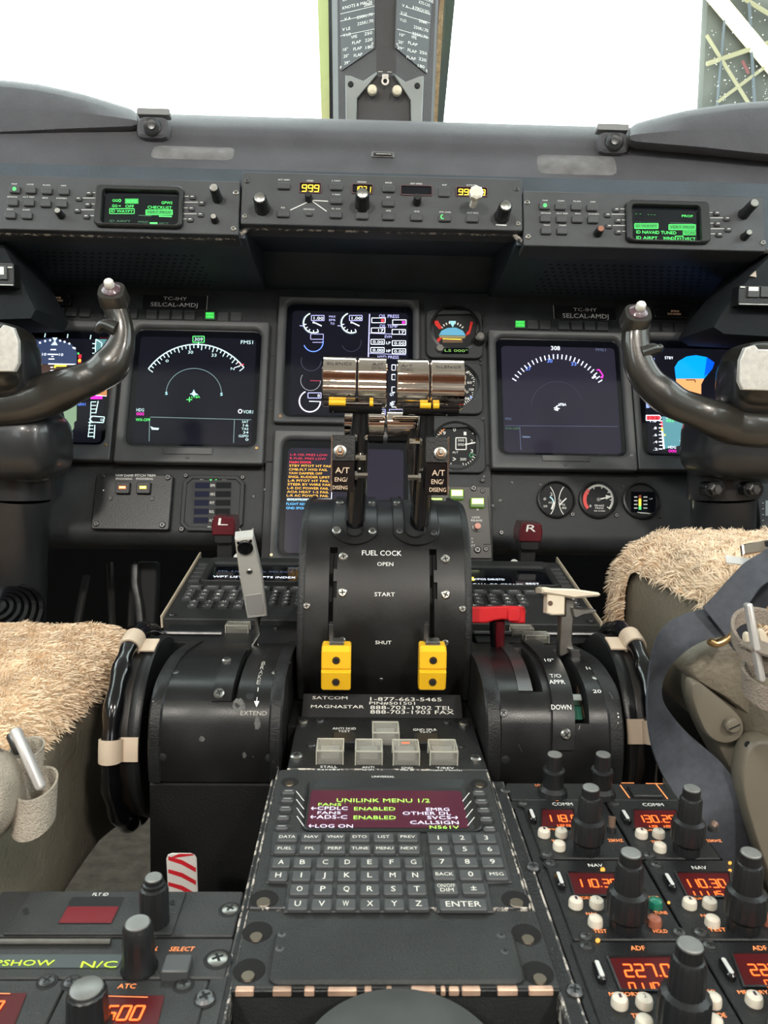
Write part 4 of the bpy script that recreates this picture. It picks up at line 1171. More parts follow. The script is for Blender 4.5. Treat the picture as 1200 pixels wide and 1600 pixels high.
# ================================================================ left lower panels
c25 = crop(0, 700, 2.79)
A, B = c25(408, 115), c25(745, 355)
S = MAIN.shift((A[0]+B[0])/2, (A[1]+B[1])/2, -.012)
t = thing(S, 'trim_switch_panel', 'square black plate with orange and amber YAW DAMP and PITCH TRIM lights', 'switch panel')
q = S.r(A[0], A[1], B[0], B[1], h=.010); MB(S).prism(rr(*q, .003), 0, .010, PLAST, .001).build('face_plate', t)
g = G(S, c25, .0104); g.t('YAW DAMP', 502, 113, 582, 126, WHITE).t('PITCH TRIM', 589, 113, 677, 126, WHITE).t('ENG/DISENG', 505, 129, 576, 139, WHITE).t('ENG/DISENG', 594, 129, 667, 139, WHITE).disc(451, 184, 3, WHITE); g.done('legend', t)
for x, m, lb in ((534, G_ORANGE, 'switch lit orange'), (624, G_AMBER, 'switch lit amber')):
    P, Q = c25(x-30, 146), c25(x+30, 198)
    ko = key(S, t, (P[0], P[1], Q[0], Q[1]), .006, PLAST, name='light_switch', w=.010, label=lb)
    gq = G(S, c25, .0165); gq.rct(x-16, 165, x+14, 178, m).rct(x-14, 168, x+12, 175, glow('hot_centre', (1.0, 0.7, 0.3), 1.5), 1); gq.done('lamp', ko)
for x, y, r_ in ((448, 122, .003), (732, 128, .0045), (420, 330, .004), (708, 335, .0045), (482, 220, .003), (664, 222, .003)): P = c25(x, y); screw(S, t, P[0], P[1], r_, DSTEEL, w=.010)
# comparator lights
A, B = c25(790, 118), c25(1062, 362)
S = MAIN.shift((A[0]+B[0])/2, (A[1]+B[1])/2, -.012)
t = thing(S, 'comparator_panel', 'framed panel of two columns of dark rectangular lamps left of the left maroon handle', 'warning panel')
q = S.r(A[0], A[1], B[0], B[1], h=.006)
def octo(q, k): return [(q[0]+k, q[1]), (q[2]-k, q[1]), (q[2], q[1]+k), (q[2], q[3]-k), (q[2]-k, q[3]), (q[0]+k, q[3]), (q[0], q[3]-k), (q[0], q[1]+k)]
O = octo(q, .010); MB(S).loft([(O, 0), (O, .005), (inset(O, .001), .006), (inset(O, .005), .006), (inset(O, .006), .0045)], PANEL).build('frame', t)
g = G(S, c25, .0048); g.rct(836, 146, 1010, 330, mat('comparator_face', (.035, .037, .040), .6, spec=.3))
for j in range(5):
    y = 150+38*j; xo = -1.5*j
    for x0, x1, m in ((850+xo, 914+xo, mat('dark_blue_lamp', (0.006, 0.008, 0.030), .55, spec=.15)), (942+xo, 1008+xo, mat('dark_lamp', (.003, .004, .006), .55, spec=.15))):
        g.rct(x0, y, x1, y+26, m, 1)
    g.t(('EPR', 'HDG', 'PIT', 'ROL', 'ALT')[j], 918+xo, y+6, 938+xo, y+20, WHITE, 1)
g.poly([(912, 136), (919, 128), (926, 136), (919, 143)], G_GREEN, 1).disc(942, 136, 4, G_GREEN, 1).t('SET', 872, 131, 892, 139, WHITE, 1).t('TEST', 966, 132, 992, 140, WHITE, 1).t('AUTO', 862, 343, 892, 350, WHITE, 1).pl([(905, 344), (938, 348)], 5, WHITE, k=1)
g.done('face', t)
for x, y, r_ in ((810, 120, .0035), (1058, 128, .0035), (792, 354, .004), (1042, 360, .004)): P = c25(x, y); screw(S, t, P[0], P[1], r_, DSTEEL, w=.001)

# ================================================================ lock-release panel right of the lower screen
cz = crop(660, 740, 10)
A, B = cz(150, 195), cz(1080, 1300)
S = MAIN.shift(720, 800)
t = thing(S, 'lock_release_panel', 'brownish panel with three glowing lime lamps right of the throttle drum', 'switch panel')
BRN = mat('brown_grey_paint', (0.060, 0.054, 0.050), 0.45, vary=.15)
q = S.r(660, 760, 767, 872, h=.003); MB(S).prism(rr(*q, .002), 0, .003, BRN, .0006).build('face_plate', t)
for (x0, y0, x1, y1), lb in (((430, 240, 650, 400), 'upper lime lamp'), ((750, 375, 975, 525), 'right lime lamp'), ((120, 375, 325, 460), 'lime lamp half hidden by the drum')):
    P, Q = cz(x0, y0), cz(x1, y1)
    ko = key(S, t, (P[0], P[1], Q[0], Q[1]), .006, mat('green_black_lamp_case', (0.012, 0.03, 0.004), .3, emit=(.2, .5, .02), es=.15), name='lamp', w=.003, label=lb)
    gq = G(S, cz, .0094); gq.rct(x0+22, y0+12, x1-18, y1-52, G_LIME).rct(x0+35, y0+22, x1-30, y1-60, glow('lime_hot', (.93, 1., .72), 1.6), 1); gq.done('lens', ko)
g = G(S, cz, .0034); g.t('LOCK', 778, 665, 900, 700, WHITE).t('RELEASE', 760, 712, 935, 748, WHITE).t('R', 850, 540, 885, 578, WHITE).t('H', 765, 1000, 790, 1030, WHITE).t('D', 770, 1050, 795, 1085, WHITE).t('FT', 768, 1105, 828, 1148, WHITE).pl([(1025, 360), (1075, 1105), (950, 1105)], 8, DARK); g.done('legend', t)
P = cz(850, 840); a, b = S.q(*P, .003)
MB(S).lathe(a, b, [(.0065, .003), (.0065, .005), (.0045, .0055), (.0045, .004)], DSTEEL, 20).build('collar', t)
MB(S).lathe(a, b, [(.0035, .004), (.0032, .009), (.0045, .0105), (.004, .0125)], mat('salmon_button', (0.75, 0.33, 0.26), .5), 16).build('release_button', t, label='salmon push button')
for x, y, r_ in ((800, 230, .0045), (940, 270, .0035), (940, 105, .003), (860, 1190, .005), (990, 1180, .0035)): P = cz(x, y); screw(S, t, P[0], P[1], r_, DSTEEL, w=.003)
# ================================================================ pedestal body
XL, XR = -0.178 + .016, 0.178 + .016     # outer cheeks of the quadrants (pedestal is centred a little right of the lens)
def U(px, py, depth): return at(px, py, depth).x
BODY = mat('pedestal_body_black', (0.006, 0.006, 0.0065), 0.6, spec=.3, bump=.2, bscale=500, vary=.3, vscale=15)
pb = thing(World3((0.01, 0.6, 0)), 'pedestal_body', 'black centre pedestal carcass between the two crew seats', 'pedestal')
def pbox(name, x0, y0, z0, x1, y1, z1, m=BODY, ch=.002):
    mb = MB(); mb.T = lambda u, v, w: Vector((u-.01, v-.6, w))
    mb.box(x0, y0, x1, y1, z0, z1, m, r=ch, ch=ch*.6)
    return mb.build(name, pb)
QP = [(1222, .580), (1185, .576), (1150, .576), (1110, .580), (1075, .592), (1048, .614), (1025, .646), (1009, .695), (1000, .74), (994, .785)]
LQ = Curve(QP, px0=340)
RQ = Curve([(y+6, d) for y, d in QP], px0=860)
zq = LQ.P[0][1]
lx0, lx1 = U(233, 1215, .58), U(440, 1207, .58)
rx0, rx1 = U(757, 1215, .58), U(973, 1215, .58)
pbox('forward_body', lx0, LQ.P[0][0]+.001, 0, rx1, 1.02, zq - .002)
pbox('spine', U(440, 1207, .58), .60, zq-.01, U(757, 1207, .58), .80, zq+.03)
def pedz(px, py, w=0): return PED.W(*PED.q(px, py), w)
cxl, cxr = pedz(430, 1240).x, pedz(775, 1240).x
pbox('centre_body', cxl-.001, .20, 0, cxr+.001, .60, pedz(600, 1400, -.03).z)
zs = pedz(600, 1500, -.03).z
pbox('left_body', -.232, .20, 0, cxl-.012, pedz(200, 1394).y-.004, zs)
pbox('right_body', cxr+.012, .20, 0, .235, pedz(900, 1226).y-.004, zs)

# ================================================================ forward keyboards
for side in (-1, 1):
    S0 = Flat.lean(350 if side < 0 else 845, 968 if side < 0 else 974, .775, 78.3)
    if side < 0: quadp = (292, 872, 520, 972); cc = (245, 872, 1)
    S = S0.shift(380 if side < 0 else 810, 925 if side < 0 else 930)
    w = .146
    xe = S.q(253 if side < 0 else 941, 968 if side < 0 else 980)[0]
    u0, u1 = (xe, xe+w) if side < 0 else (xe-w, xe)
    v0 = S.q(380, 968)[1] if side < 0 else S.q(810, 975)[1]
    v1 = S.q(380, 872)[1] if side < 0 else S.q(810, 878)[1]
    lab = 'left angled keyboard unit behind the translucent speed brake handle' if side < 0 else 'right angled keyboard unit behind the red and cream levers'
    t = thing(S, 'flight_management_keyboard', lab, 'keyboard unit')
    MB(S).prism(rr(u0, v0, u1, v1, .002), -.03, 0, UNIT, .001).build('housing', t)
    BE = mat('beige_edge_strip', (0.50, 0.43, 0.32), .6, vary=.15)
    ue = u0 if side < 0 else u1
    MB(S).box(ue-.0022 if side < 0 else ue, v0, ue if side < 0 else ue+.0022, v1+.012, -.01, .003, BE, ch=.0005).build('edge_strip', t, label='thin beige edge')
    if side < 0: su0, su1 = u0+.024, u1-.02
    else: su0, su1 = u0+.02, u1-.024
    vs0, vs1 = v0+(v1-v0)*.52, v0+(v1-v0)*.86
    O, I = rr(su0-.006, vs0-.003, su1+.006, vs1+.012, .008, 4), rr(su0, vs0, su1, vs1, .003, 4)
    MB(S).loft([(O, 0), (O, .005), (inset(O, .001), .006), (inset(I, -.001), .004), (I, .0008)], UNIT, cap1=False).build('screen_hood', t)
    sc = MB(S).face(I, .0009, SCREEN).build('screen', t)
    mb = MB(S)
    ww = su1-su0
    if side < 0:
        mb.text('FPL LIST     FPL SELECT', (su0+ww*.08, vs0+.036, su1-ww*.06, vs0+.040), .0012, G_DIM)
        mb.text('WPT LIST      ARPTS INDEX', (su0+ww*.05, vs0+.018, su1-ww*.02, vs0+.0235), .0012, G_WHITE)
        mb.text('DEPARTURES    ARRIVALS', (su0+ww*.02, vs0+.004, su1-ww*.03, vs0+.0100), .0012, G_WHITE)
    else:
        mb.text('VNAV/POS DIR/ETD', (su0+.002, vs0+.022, su0+ww*.48, vs0+.027), .0012, G_WHITE)
        mb.text('RECALL OR CREATE', (su0+.002, vs0+.006, su0+ww*.66, vs0+.0115), .0012, G_WHITE)
        mb.text('BEST', (su0+ww*.70, vs0+.010, su0+ww*.85, vs0+.015), .0012, G_WHITE).text('-----', (su0+ww*.70, vs0+.004, su0+ww*.92, vs0+.0055), .0012, G_GREEN)
        mb.rect((su0+.002, vs0+.020, su0+.014, vs0+.031), .0011, G_YELLOW)
    mb.build('symbology', sc)
    # line keys at the outer edge of the screen
    for k in range(5):
        v = vs0 + .002 + k*(vs1+.004-vs0)/5
        ux = u0+.005 if side < 0 else u1-.017
        MB(S).box(ux, v, ux+.012, v+.0065, 0, .003, KEYD, r=.0006, ch=.0008).build('line_key', t)
        MB(S).line([(ux+.012, v+.003), (ux+.017, v+.0045)] if side < 0 else [(ux, v+.003), (ux-.005, v+.0045)], .0005, .0004, TAN).build('pointer_line', t)
    # function row and letter grid
    names = ['PERF', 'NAV', 'LIST', 'FPL', 'DIR', 'PROG', 'MSG'] if side < 0 else ['DATA', 'NAV', 'VNAV', 'DTO', 'LIST', 'PREV', 'FUEL']
    rowv = v0+(v1-v0)*.42
    n = 7
    for k, nm in enumerate(names):
        u = u0+.008 + k*(w-.014)/n
        mb = MB(S).box(u, rowv, u+.0155, rowv+.0085, 0, .0028, KEYD, r=.001, ch=.0006)
        mb.text(nm, (u+.0035, rowv+.003, u+.012, rowv+.0055), .0030, WHITE); mb.build('key', t)
    letters = ['ABCDE', 'GHIJK', 'MNOPQ', 'STUV', 'XYZ#'] if side < 0 else ['ABCDE', 'FGHIJ', 'KLMNO', 'PQRS', 'TUVW']
    nums = ['123', '456', '789', '+0-']
    for rI in range(5):
        v = rowv - .0105 - rI*.0098
        if v < v0+.002: break
        for ci in range(5):
            if ci >= len(letters[rI]): continue
            u = u0+.009+ci*.0158 + (.010 if rI >= 3 else 0)
            mb = MB(S).box(u, v, u+.0098, v+.0062, 0, .003, KEYD, r=.0008, ch=.0005)
            mb.text(letters[rI][ci], (u+.0032, v+.0012, u+.0064, v+.0050), .0032, WHITE); mb.build('key', t)
        for ci in range(3):
            if rI < 4:
                u = u0+.101+ci*.0135
                mb = MB(S); pc = circ(u+.005, v+.003, .0042, 16)
                mb.prism([(a, v+.003+(b-v-.003)*.8) for a, b in pc], 0, .003, KEYD, .0005)
                mb.text(nums[rI][ci], (u+.0038, v+.0012, u+.0064, v+.0050), .0032, WHITE); mb.build('key', t)
    mb = MB(S)
    for uu in (u0+.008, u1-.008):
        mb.lathe(uu, v0+.008, [(.0052, .0003), (.0048, .0006)], DARK, 18); mb.screw(uu, v0+.008, .0033, DSTEEL, .0006)
    mb.build('fastener', t)
    # warm shelf in front of the unit
    if side < 0: ga = [(352, 973, 388, 988)]
# ---- shelf strips between keyboards and quadrants, with little clear guards
SHP = Flat.lean(300, 990, .745, 88)
CLR = mat('clear_guard_plastic', (0.75, 0.72, 0.62), 0.12, alpha=0.22, coat=.6)
CLRE = mat('clear_guard_edge', (0.55, 0.53, 0.45), 0.2, coat=.5, alpha=.75)
def clear_guard(S, t, r, h, w=0.0, m2=None, name='clear_cover'):
    """hinged clear box cover: walls, brighter edges"""
    O = rr(*r, .0012, 2)
    mb = MB(S)
    mb.prism(O, w, w+h, CLR, .0012)
    e = .0009
    for a, b in (((r[0], r[1]), (r[2], r[1])), ((r[0], r[3]), (r[2], r[3])), ((r[0], r[1]), (r[0], r[3])), ((r[2], r[1]), (r[2], r[3]))):
        mb.box(min(a[0], b[0])-e/2, min(a[1], b[1])-e/2, max(a[0], b[0])+e/2, max(a[1], b[1])+e/2, w+h-.001, w+h, CLRE, r=.0003, ch=.0002)
    for a, b in ((r[0], r[1]), (r[2], r[1]), (r[0], r[3]), (r[2], r[3])):
        mb.box(a-e/2, b-e/2, a+e/2, b+e/2, w, w+h, CLRE, r=.0003, ch=.0002)
    return mb.build(name, t)
for sd, x0, x1, lab in ((-1, 255, 470, 'narrow black ledge with one clear guard in front of the left keyboard'), (1, 738, 960, 'narrow black ledge with two clear guards beside the red lever')):
    S = SHP.shift((x0+x1)/2, 988)
    t = thing(S, 'ledge', lab, 'ledge')
    a, b = S.q(x0, 988)[0], S.q(x1, 988)[0]
    mb = MB(S); mb.box(a, -.035, b, .030, -.02, 0, PLAST, ch=.001); mb.build('ledge_plate', t)
    mb = MB(S); mb.tube([(a, -.012, .002), (b if sd > 0 else S.q(350, 988)[0], -.012, .002)], .0022, DSTEEL, 8); mb.build('rail', t)
    for (gx0, gy0, gx1, gy1) in ([(352, 975, 388, 989)] if sd < 0 else [(800, 981, 834, 994), (821, 990, 858, 1005)]):
        p = S.q((gx0+gx1)/2, gy1); hw = (gx1-gx0)*.735/1200/2
        clear_guard(S, t, (p[0]-hw, p[1], p[0]+hw, p[1]+.014), .008)
    screw(S, t, 432 if sd < 0 else 880, 982, .003, DSTEEL)

# ================================================================ maroon T-handles
MAROON = mat('maroon_handle', (0.10, 0.008, 0.015), .3, coat=.5)
for sd, x, ytop, ybot, letter in ((-1, 352, 803, 870, 'L'), (1, 823, 812, 880, 'R')):
    S = Flat.lean(x, ybot, .955, 0)
    t = thing(S, 'engine_fire_handle', ('left' if sd < 0 else 'right') + ' maroon T-handle lettered ' + letter + ' on a dark stem behind the ' + ('left' if sd < 0 else 'right') + ' keyboard', 'handle', None)
    k = .955/1200
    mb = MB(S); mb.box(-.009, -.02, .009, 38*k, -.009, .006, PLAST, r=.002); mb.build('stem', t)
    mb = MB(S); O = rr(-.0125, 22*k, .0125, 40*k, .004, 3); mb.loft([(O, -.012), (O, .012), (inset(O, .002), .014)], PLAST); mb.build('collar', t)
    mb = MB(S)
    O = [(-.0135, 36*k), (.0135, 36*k), (.0150, 52*k), (.0130, 64*k), (-.0105, 66*k), (-.0140, 52*k)]
    mb.loft([(inset(O, .001), -.022), (O, -.020), (O, .015), (inset(O, .0015), .0165)], MAROON)
    h_ = mb.build('grip', t)
    S2 = Flat.lean(x, ytop+12, .945, 55)
    on(h_, Flat(S.W(0, 52*k, .0168), S.u, S.v, S.n), lambda m: m.text(letter, (-.006, .0, .006, .009), 0, WHITE, shear=.15), 'letter')
    mb = MB(S); mb.lathe(-.016 if sd > 0 else .016, 0, [(.005, 0), (.005, .004)], WHITE, 12); mb.build('lamp', t)

# ================================================================ throttle drum
TP = [(1092, .672), (1050, .661), (1007, .657), (950, .659), (900, .665), (850, .677), (818, .693), (797, .714), (785, .742), (781, .80)]
TQ = Curve(TP, px0=600)
S = TQ
tx0, tx1 = S.q(464, 970)[0], S.q(738, 970)[0]
t = thing(S, 'throttle_quadrant', 'black curved housing lettered FUEL COCK in the middle of the pedestal', 'throttle quadrant')
def cheeks(S, t, x0, x1, th, lift, m, name='cheek', zfloor=None, back=.30):
    for a, b in ((x0, x0+th), (x1-th, x1)):
        prof = [S.T(0, s, lift) for s in [S.L[-1]*i/36 for i in range(37)]]
        prof = [(p.y, p.z) for p in prof]
        ye = max(p[0] for p in prof) + .03
        low = prof[0][1] if zfloor is None else zfloor - S.o.z
        loop = prof + [(ye, prof[-1][1]), (ye, low)] + ([(prof[0][0], low)] if zfloor is not None else [])
        n = len(loop)
        ctr = (sum(p[0] for p in loop)/n, sum(p[1] for p in loop)/n)
        c_ = .0015
        def shr(k): return [(p[0] + (ctr[0]-p[0])*k, p[1]+(ctr[1]-p[1])*k) for p in loop]
        rings = [(a, shr(.02)), (a+c_, loop), (b-c_, loop), (b, shr(.02))]
        vs = [Vector((x, y, z)) for x, L in rings for y, z in L]
        fs = [(i*n+j, (i+1)*n+j, (i+1)*n+(j+1) % n, i*n+(j+1) % n) for i in range(3) for j in range(n)] + [tuple(range(n)), tuple(range(3*n, 4*n))]
        mb = MB(); mb.raw(vs, fs, m, direct=True); mb.build(name, t)
cheeks(S, t, tx0, tx1, .006, .0012, PEDP)
def cover(S, t, x0, x1, slots, m, name='cover', deep=.012, nv=60):
    """curved cover with real slots; slots: (xa, xb, sa, sb)"""
    xs = sorted({x0, x1, *[a for s_ in slots for a in s_[:2]]})
    Lt = S.L[-1]
    ss = sorted({0, Lt, *[a for s_ in slots for a in s_[2:]], *[Lt*i/nv for i in range(nv+1)]})
    mb = MB(S)
    for i in range(len(xs)-1):
        for j in range(len(ss)-1):
            cx, cs = (xs[i]+xs[i+1])/2, (ss[j]+ss[j+1])/2
            if any(a < cx < b and c < cs < d for a, b, c, d in slots):
                mb.raw([(xs[i], ss[j], -deep), (xs[i+1], ss[j], -deep), (xs[i+1], ss[j+1], -deep), (xs[i], ss[j+1], -deep)], [(0, 1, 2, 3)], DARK)
            else:
                mb.raw([(xs[i], ss[j], 0), (xs[i+1], ss[j], 0), (xs[i+1], ss[j+1], 0), (xs[i], ss[j+1], 0)], [(0, 1, 2, 3)], m)
    for a, b, c, d in slots:
        n = 12
        for xx in (a, b):
            vs = [(xx, c+(d-c)*k/n, w_) for k in range(n+1) for w_ in (0, -deep)]
            mb.raw(vs, [(2*k, 2*k+1, 2*k+3, 2*k+2) for k in range(n)], DARK)
        for vv in (c, d): mb.raw([(a, vv, 0), (b, vv, 0), (b, vv, -deep), (a, vv, -deep)], [(0, 1, 2, 3)], DSTEEL)
    # merge the grid so it shades as one smooth sheet
    o = mb.build(name, t)
    import bmesh
    bm = bmesh.new(); bm.from_mesh(o.data); bmesh.ops.remove_doubles(bm, verts=bm.verts, dist=1e-6)
    bmesh.ops.recalc_face_normals(bm, faces=bm.faces)
    bm.to_mesh(o.data); bm.free()
    o.data.polygons.foreach_set('use_smooth', [True]*len(o.data.polygons)); o.data.set_sharp_from_angle(angle=R(35))
    return o
c33 = crop(450, 760, 3.478)
QB = mat('quadrant_satin_black', (0.009, 0.009, 0.0092), 0.36, spec=.4, bump=.05, bscale=900, vary=.35, vscale=22, rvary=.08, wear=.18, wscale=70)
s1 = (S.q(513.5, 930)[0], S.q(526, 930)[0], S.q(520, 1006)[1], S.q(520, 855)[1])
s2 = (S.q(671.5, 930)[0], S.q(683.5, 930)[0], S.q(677, 1006)[1], S.q(677, 858)[1])
cover(S, t, tx0+.006, tx1-.006, [s1, s2], QB)
for sl, dx in ((s1, 0), (s2, 0)):
    for ya, yb, f in ((909, 890, .45), (1003, 935, .40)):
        va, vb = S.q(600, ya)[1], S.q(600, yb)[1]
        MB(S).sheet(sl[1]-(sl[1]-sl[0])*f, va, sl[1]+.0005, vb, .0002, QB, 1, 6, w1=-.004).build('gate_tab', t)
g = G(S, c33, .0004)
g.t('FUEL COCK', 402, 345, 617, 378, WHITE).t('OPEN', 485, 409, 572, 434, WHITE).t('START', 470, 573, 581, 599, WHITE).t('SHUT', 475, 836, 562, 859, WHITE)
g.done('lettering', t)
for x, y, r_, m in ((301, 383, .0042, STEEL), (855, 396, .0042, STEEL), (296, 577, .0042, STEEL), (856, 588, .0042, STEEL), (101, 650, .0032, STEEL), (948, 666, .0032, STEEL), (292, 840, .0036, STEEL), (854, 852, .0032, STEEL), (507, 1050, .002, DSTEEL)):
    X, Y = c33(x, y); screw(S, t, X, Y, r_, m)
# U-shaped shoe plates for the two power levers
for cx0, cx1, ix0, ix1, lab in ((519, 590, 541, 567, 0), (614, 686, 632, 662, 1)):
    a, b = S.q(cx0, 825)[0], S.q(cx1, 825)[0]; c_, d = S.q(ix0, 825)[0], S.q(ix1, 825)[0]
    vt = S.L[-1]; vb = S.q(600, 853)[1]; vi = S.q(600, 842)[1]
    ro = (b-a)/2; ri = (d-c_)/2; cxm = (a+b)/2; cim = (c_+d)/2
    n = 14
    outer = [(a, vt - (vt-vb-ro*.8)*k/10) for k in range(10)] + [(cxm - ro*math.cos(math.pi*k/n), vb+ro*.8 - ro*.8*math.sin(math.pi*k/n)) for k in range(n+1)] + [(b, vb+ro*.8 + (vt-vb-ro*.8)*k/10) for k in range(1, 11)]
    inner = [(c_, vt - (vt-vi-ri)*k/10) for k in range(10)] + [(cim - ri*math.cos(math.pi*k/n), vi+ri - ri*math.sin(math.pi*k/n)) for k in range(n+1)] + [(d, vi+ri + (vt-vi-ri)*k/10) for k in range(1, 11)]
    mb = MB(S)
    mb.loft([(outer, 0), (outer, .0022), ([(p[0]+(q_[0]-p[0])*.06, p[1]+(q_[1]-p[1])*.06) for p, q_ in zip(outer, inner)], .0028), ([(p[0]+(q_[0]-p[0])*.9, p[1]+(q_[1]-p[1])*.9) for p, q_ in zip(outer, inner)], .0028), (inner, .0045), (inner, .0)], QB, cap1=False, closed=False)
    mb.build('shoe_plate', t)
    mb = MB(S)
    mb.sheet(c_, vi+ri*.3, d, vt, .0006, DARK, 1, 14); mb.build('lever_slot', t)
for x, y, r_, cr, m in ((526, 829, .0042, 0, STEEL), (582, 830, .0036, 1, STEEL), (624, 830, .0030, 1, DSTEEL), (678, 833, .003, 1, DSTEEL), (531, 786, .004, 1, STEEL), (581, 786, .0035, 1, STEEL), (620, 786, .0035, 1, STEEL)):
    screw(S, t, x, y, r_, m, w=.0028, cross=bool(cr))

# ---- levers
def obox(a, b, wdt, thk, m, mb, up=None, o=(0, 0, 0)):
    """box bar from a to b"""
    a, b = Vector(a), Vector(b); v = (b-a).normalized(); u = Vector((1, 0, 0)); n = u.cross(v).normalized()
    F_ = Flat(a, u, v, n); L = (b-a).length
    old = mb.T; mb.T = lambda x, y, z: F_.W(x, y, z) - Vector(o)
    mb.prism(rr(-wdt/2, 0, wdt/2, L, min(wdt, L)*.2, 3), -thk/2, thk/2, m, min(wdt, thk)*.12)
    mb.face(list(reversed(rr(-wdt/2, 0, wdt/2, L, min(wdt, L)*.2, 3))), -thk/2, m)
    mb.T = old
class Barrel(Curve):
    def __init__(s, c, r, org, dent=.0):
        P = []
        for i in range(49):
            a = R(-90 - 360*i/48)      # start at the bottom and climb up the near side
            k = r
            d = math.degrees(a) % 360
            # a finger flute on the near face and a flatter belly below it
            k -= dent*math.exp(-((d-178)/13)**2)
            k += dent*.35*math.exp(-((d-201)/7)**2)
            P.append((c.y + k*math.cos(a), c.z + k*1.06*math.sin(a)))
        s._init(P, org, 1)
YPAD = mat('yellow_pad', (0.85, 0.50, 0.02), .4)
for sd, base, topp, cxs, lab in ((-1, (553, 838), (565, 628), (504, 557, 559, 604.5), 'left chrome-gripped power lever rising from the drum'), (1, (655, 838), (667, 634), (619, 669.5, 671.5, 725), 'right chrome-gripped power lever rising from the drum, paint chipped on its stem')):
    B0 = at(base[0], base[1]+2, .700); B1 = at(topp[0], topp[1], .660)
    W3 = World3(B0)
    t = thing(W3, 'power_lever', lab, 'lever')
    STM = mat('lever_gloss_black', (0.006, 0.006, 0.007), .22, coat=.4, wear=.15, wearcol=(.5, .4, .34), wscale=45)
    d = B1-B0
    pts = [B0 - B0, d*.15, d*.3, d*.5, d*.7, d*.82, d*.84, d*.93, d*.975, d*1.0]
    MB().tube(pts, [.0100, .0094, .0088, .0084, .0082, .0082, .0074, .0072, .0062, .002], STM, 20, flat=1.15).build('stem', t)
    C_ = at((cxs[0]+cxs[3])/2, 597 if sd < 0 else 601, .655)
    br = Barrel(C_, .0200, W3.o, .0024)
    for k in (0, 1):
        x0 = U(cxs[2*k], 597, .650) - W3.o.x; x1 = U(cxs[2*k+1], 597, .650) - W3.o.x
        mb = MB(br); n = 48; rings = [(x0, -.0014), (x0+.0010, 0), (x1-.0010, 0), (x1, -.0014)]
        vs = [(x, br.L[-1]*i/n, h) for x, h in rings for i in range(n)]
        fs = [(j*n+i, j*n+(i+1) % n, (j+1)*n+(i+1) % n, (j+1)*n+i) for j in range(3) for i in range(n)] + [tuple(range(n)), tuple(range(3*n, 4*n))]
        mb.raw(vs, fs, CHROME)
        gr = mb.build('grip', t, label='polished chrome grip segment')
        P_ = project(br.W(x0, br.L[-1]*.27)); 
        Lt = br.L[-1]
        inkm = mat('engraving_dark', (.06, .05, .045), .5)
        m2 = MB(br)
        outer = (k == 0) == (sd < 0)
        if not outer:
            xa = x1-.013 if sd < 0 else x0+.003
            m2.text('A/T', (xa, Lt*.355, xa+.010, Lt*.378), .0003, inkm).text('DISC', (xa, Lt*.327, xa+.011, Lt*.347), .0003, inkm)
        else:
            m2.text('SILENCE', (x0+.004, Lt*.355, x1-.004, Lt*.378), .0003, inkm).text('TO/GA', (x0+.006, Lt*.135, x1-.004, Lt*.160), .0003, inkm)
        m2.build('engraving', gr)
    x0 = U(cxs[0], 597, .65) - W3.o.x; x1 = U(cxs[3], 597, .65) - W3.o.x
    cy, cz_ = C_.y - W3.o.y, C_.z - W3.o.z
    mb = MB(); mb.tube([(x0+.006, cy-.003, cz_-.0195), (x1-.004, cy-.003, cz_-.0195)], .0075, GLOSSB, 14); mb.build('grip_underside', t)
    for k, (a, b) in enumerate((((.006, .020), (.040, .043)) if sd < 0 else ((.020, .029), (.031, .036)))):
        MB().tube([(x0+a, cy-.0135, cz_-.0185), (x0+b, cy-.0135, cz_-.0185)], .0026, YPAD, 8).build('yellow_pad', t, label='yellow thumb pad')
    # engage/disengage bracket beside the stem
    px0, px1, py0, py1 = (517, 555, 680, 768) if sd < 0 else (664, 701, 683, 773)
    S = Flat.lean((px0+px1)/2, (py0+py1)/2, .655, 6)
    mb = MB(S); r = S.r(px0, py0, px1, py1); ym = S.q(600, 722)[1]
    mb.box(r[0], ym, r[2], r[3], -.012, .002, PEDP, r=.0012, ch=.0006); mb.box(r[0]+.0005, r[1], r[2]-.0005, ym+.001, -.012, .0004, GLOSSB, r=.001)
    e_ = (r[0], r[0]+.0012) if sd < 0 else (r[2]-.0012, r[2])
    mb.box(e_[0], r[1], e_[1], r[3], -.014, .0022, CHROME, r=.0003)
    gg = G(S, None, .0008); gg.mb = mb
    if sd < 0: gg.t('A/T', 524, 729, 546, 740, TAN, 0).t('ENG/', 523, 745, 543, 753, TAN, 0).t('DISENG', 520, 758, 543, 765, TAN, 0)
    else: gg.t('A/T', 675, 733, 695, 744, TAN, 0).t('ENG/', 674, 748, 693, 757, TAN, 0).t('DISENG', 671, 761, 697, 769, TAN, 0)
    o_ = mb.build('engage_bracket', label='black bracket lettered A/T ENG/DISENG'); reparent(o_, t)
    bx, by = (531.5, 705) if sd < 0 else (688, 708)
    def nut(m):
        a, b = S.q(bx, by, .003)
        m.lathe(a, b, [(.0055, .002), (.0055, .0035), (.0045, .004)], STEEL, 20); m.lathe(a, b, [(.0040, .0038), (.0040, .0065), (.0034, .007)], mat('bronze_nut', (.45, .30, .20), .35, metal=1.), 6)
        m.box(a-.0016, b-.001, a+.0016, b+.003, .007, .0095, STEEL, r=.0004)
    o_ = on(t, S, nut, 'bolt')
    for (x, y) in (((569, 683), (566, 715), (569, 743)) if sd < 0 else ((645, 689), (643, 746))):
        s_ = -1 if sd < 0 else 1
        a = at(x, y, .664) - W3.o; b = a + Vector((.006*s_, 0, 0)); c_ = a - Vector((.003*s_, 0, 0))
        MB().tube([b, a, c_], .0026, CHROME, 6).tube([b, b+Vector((.002*s_, 0, 0))], .0042, STEEL, 6).build('bolt', t)
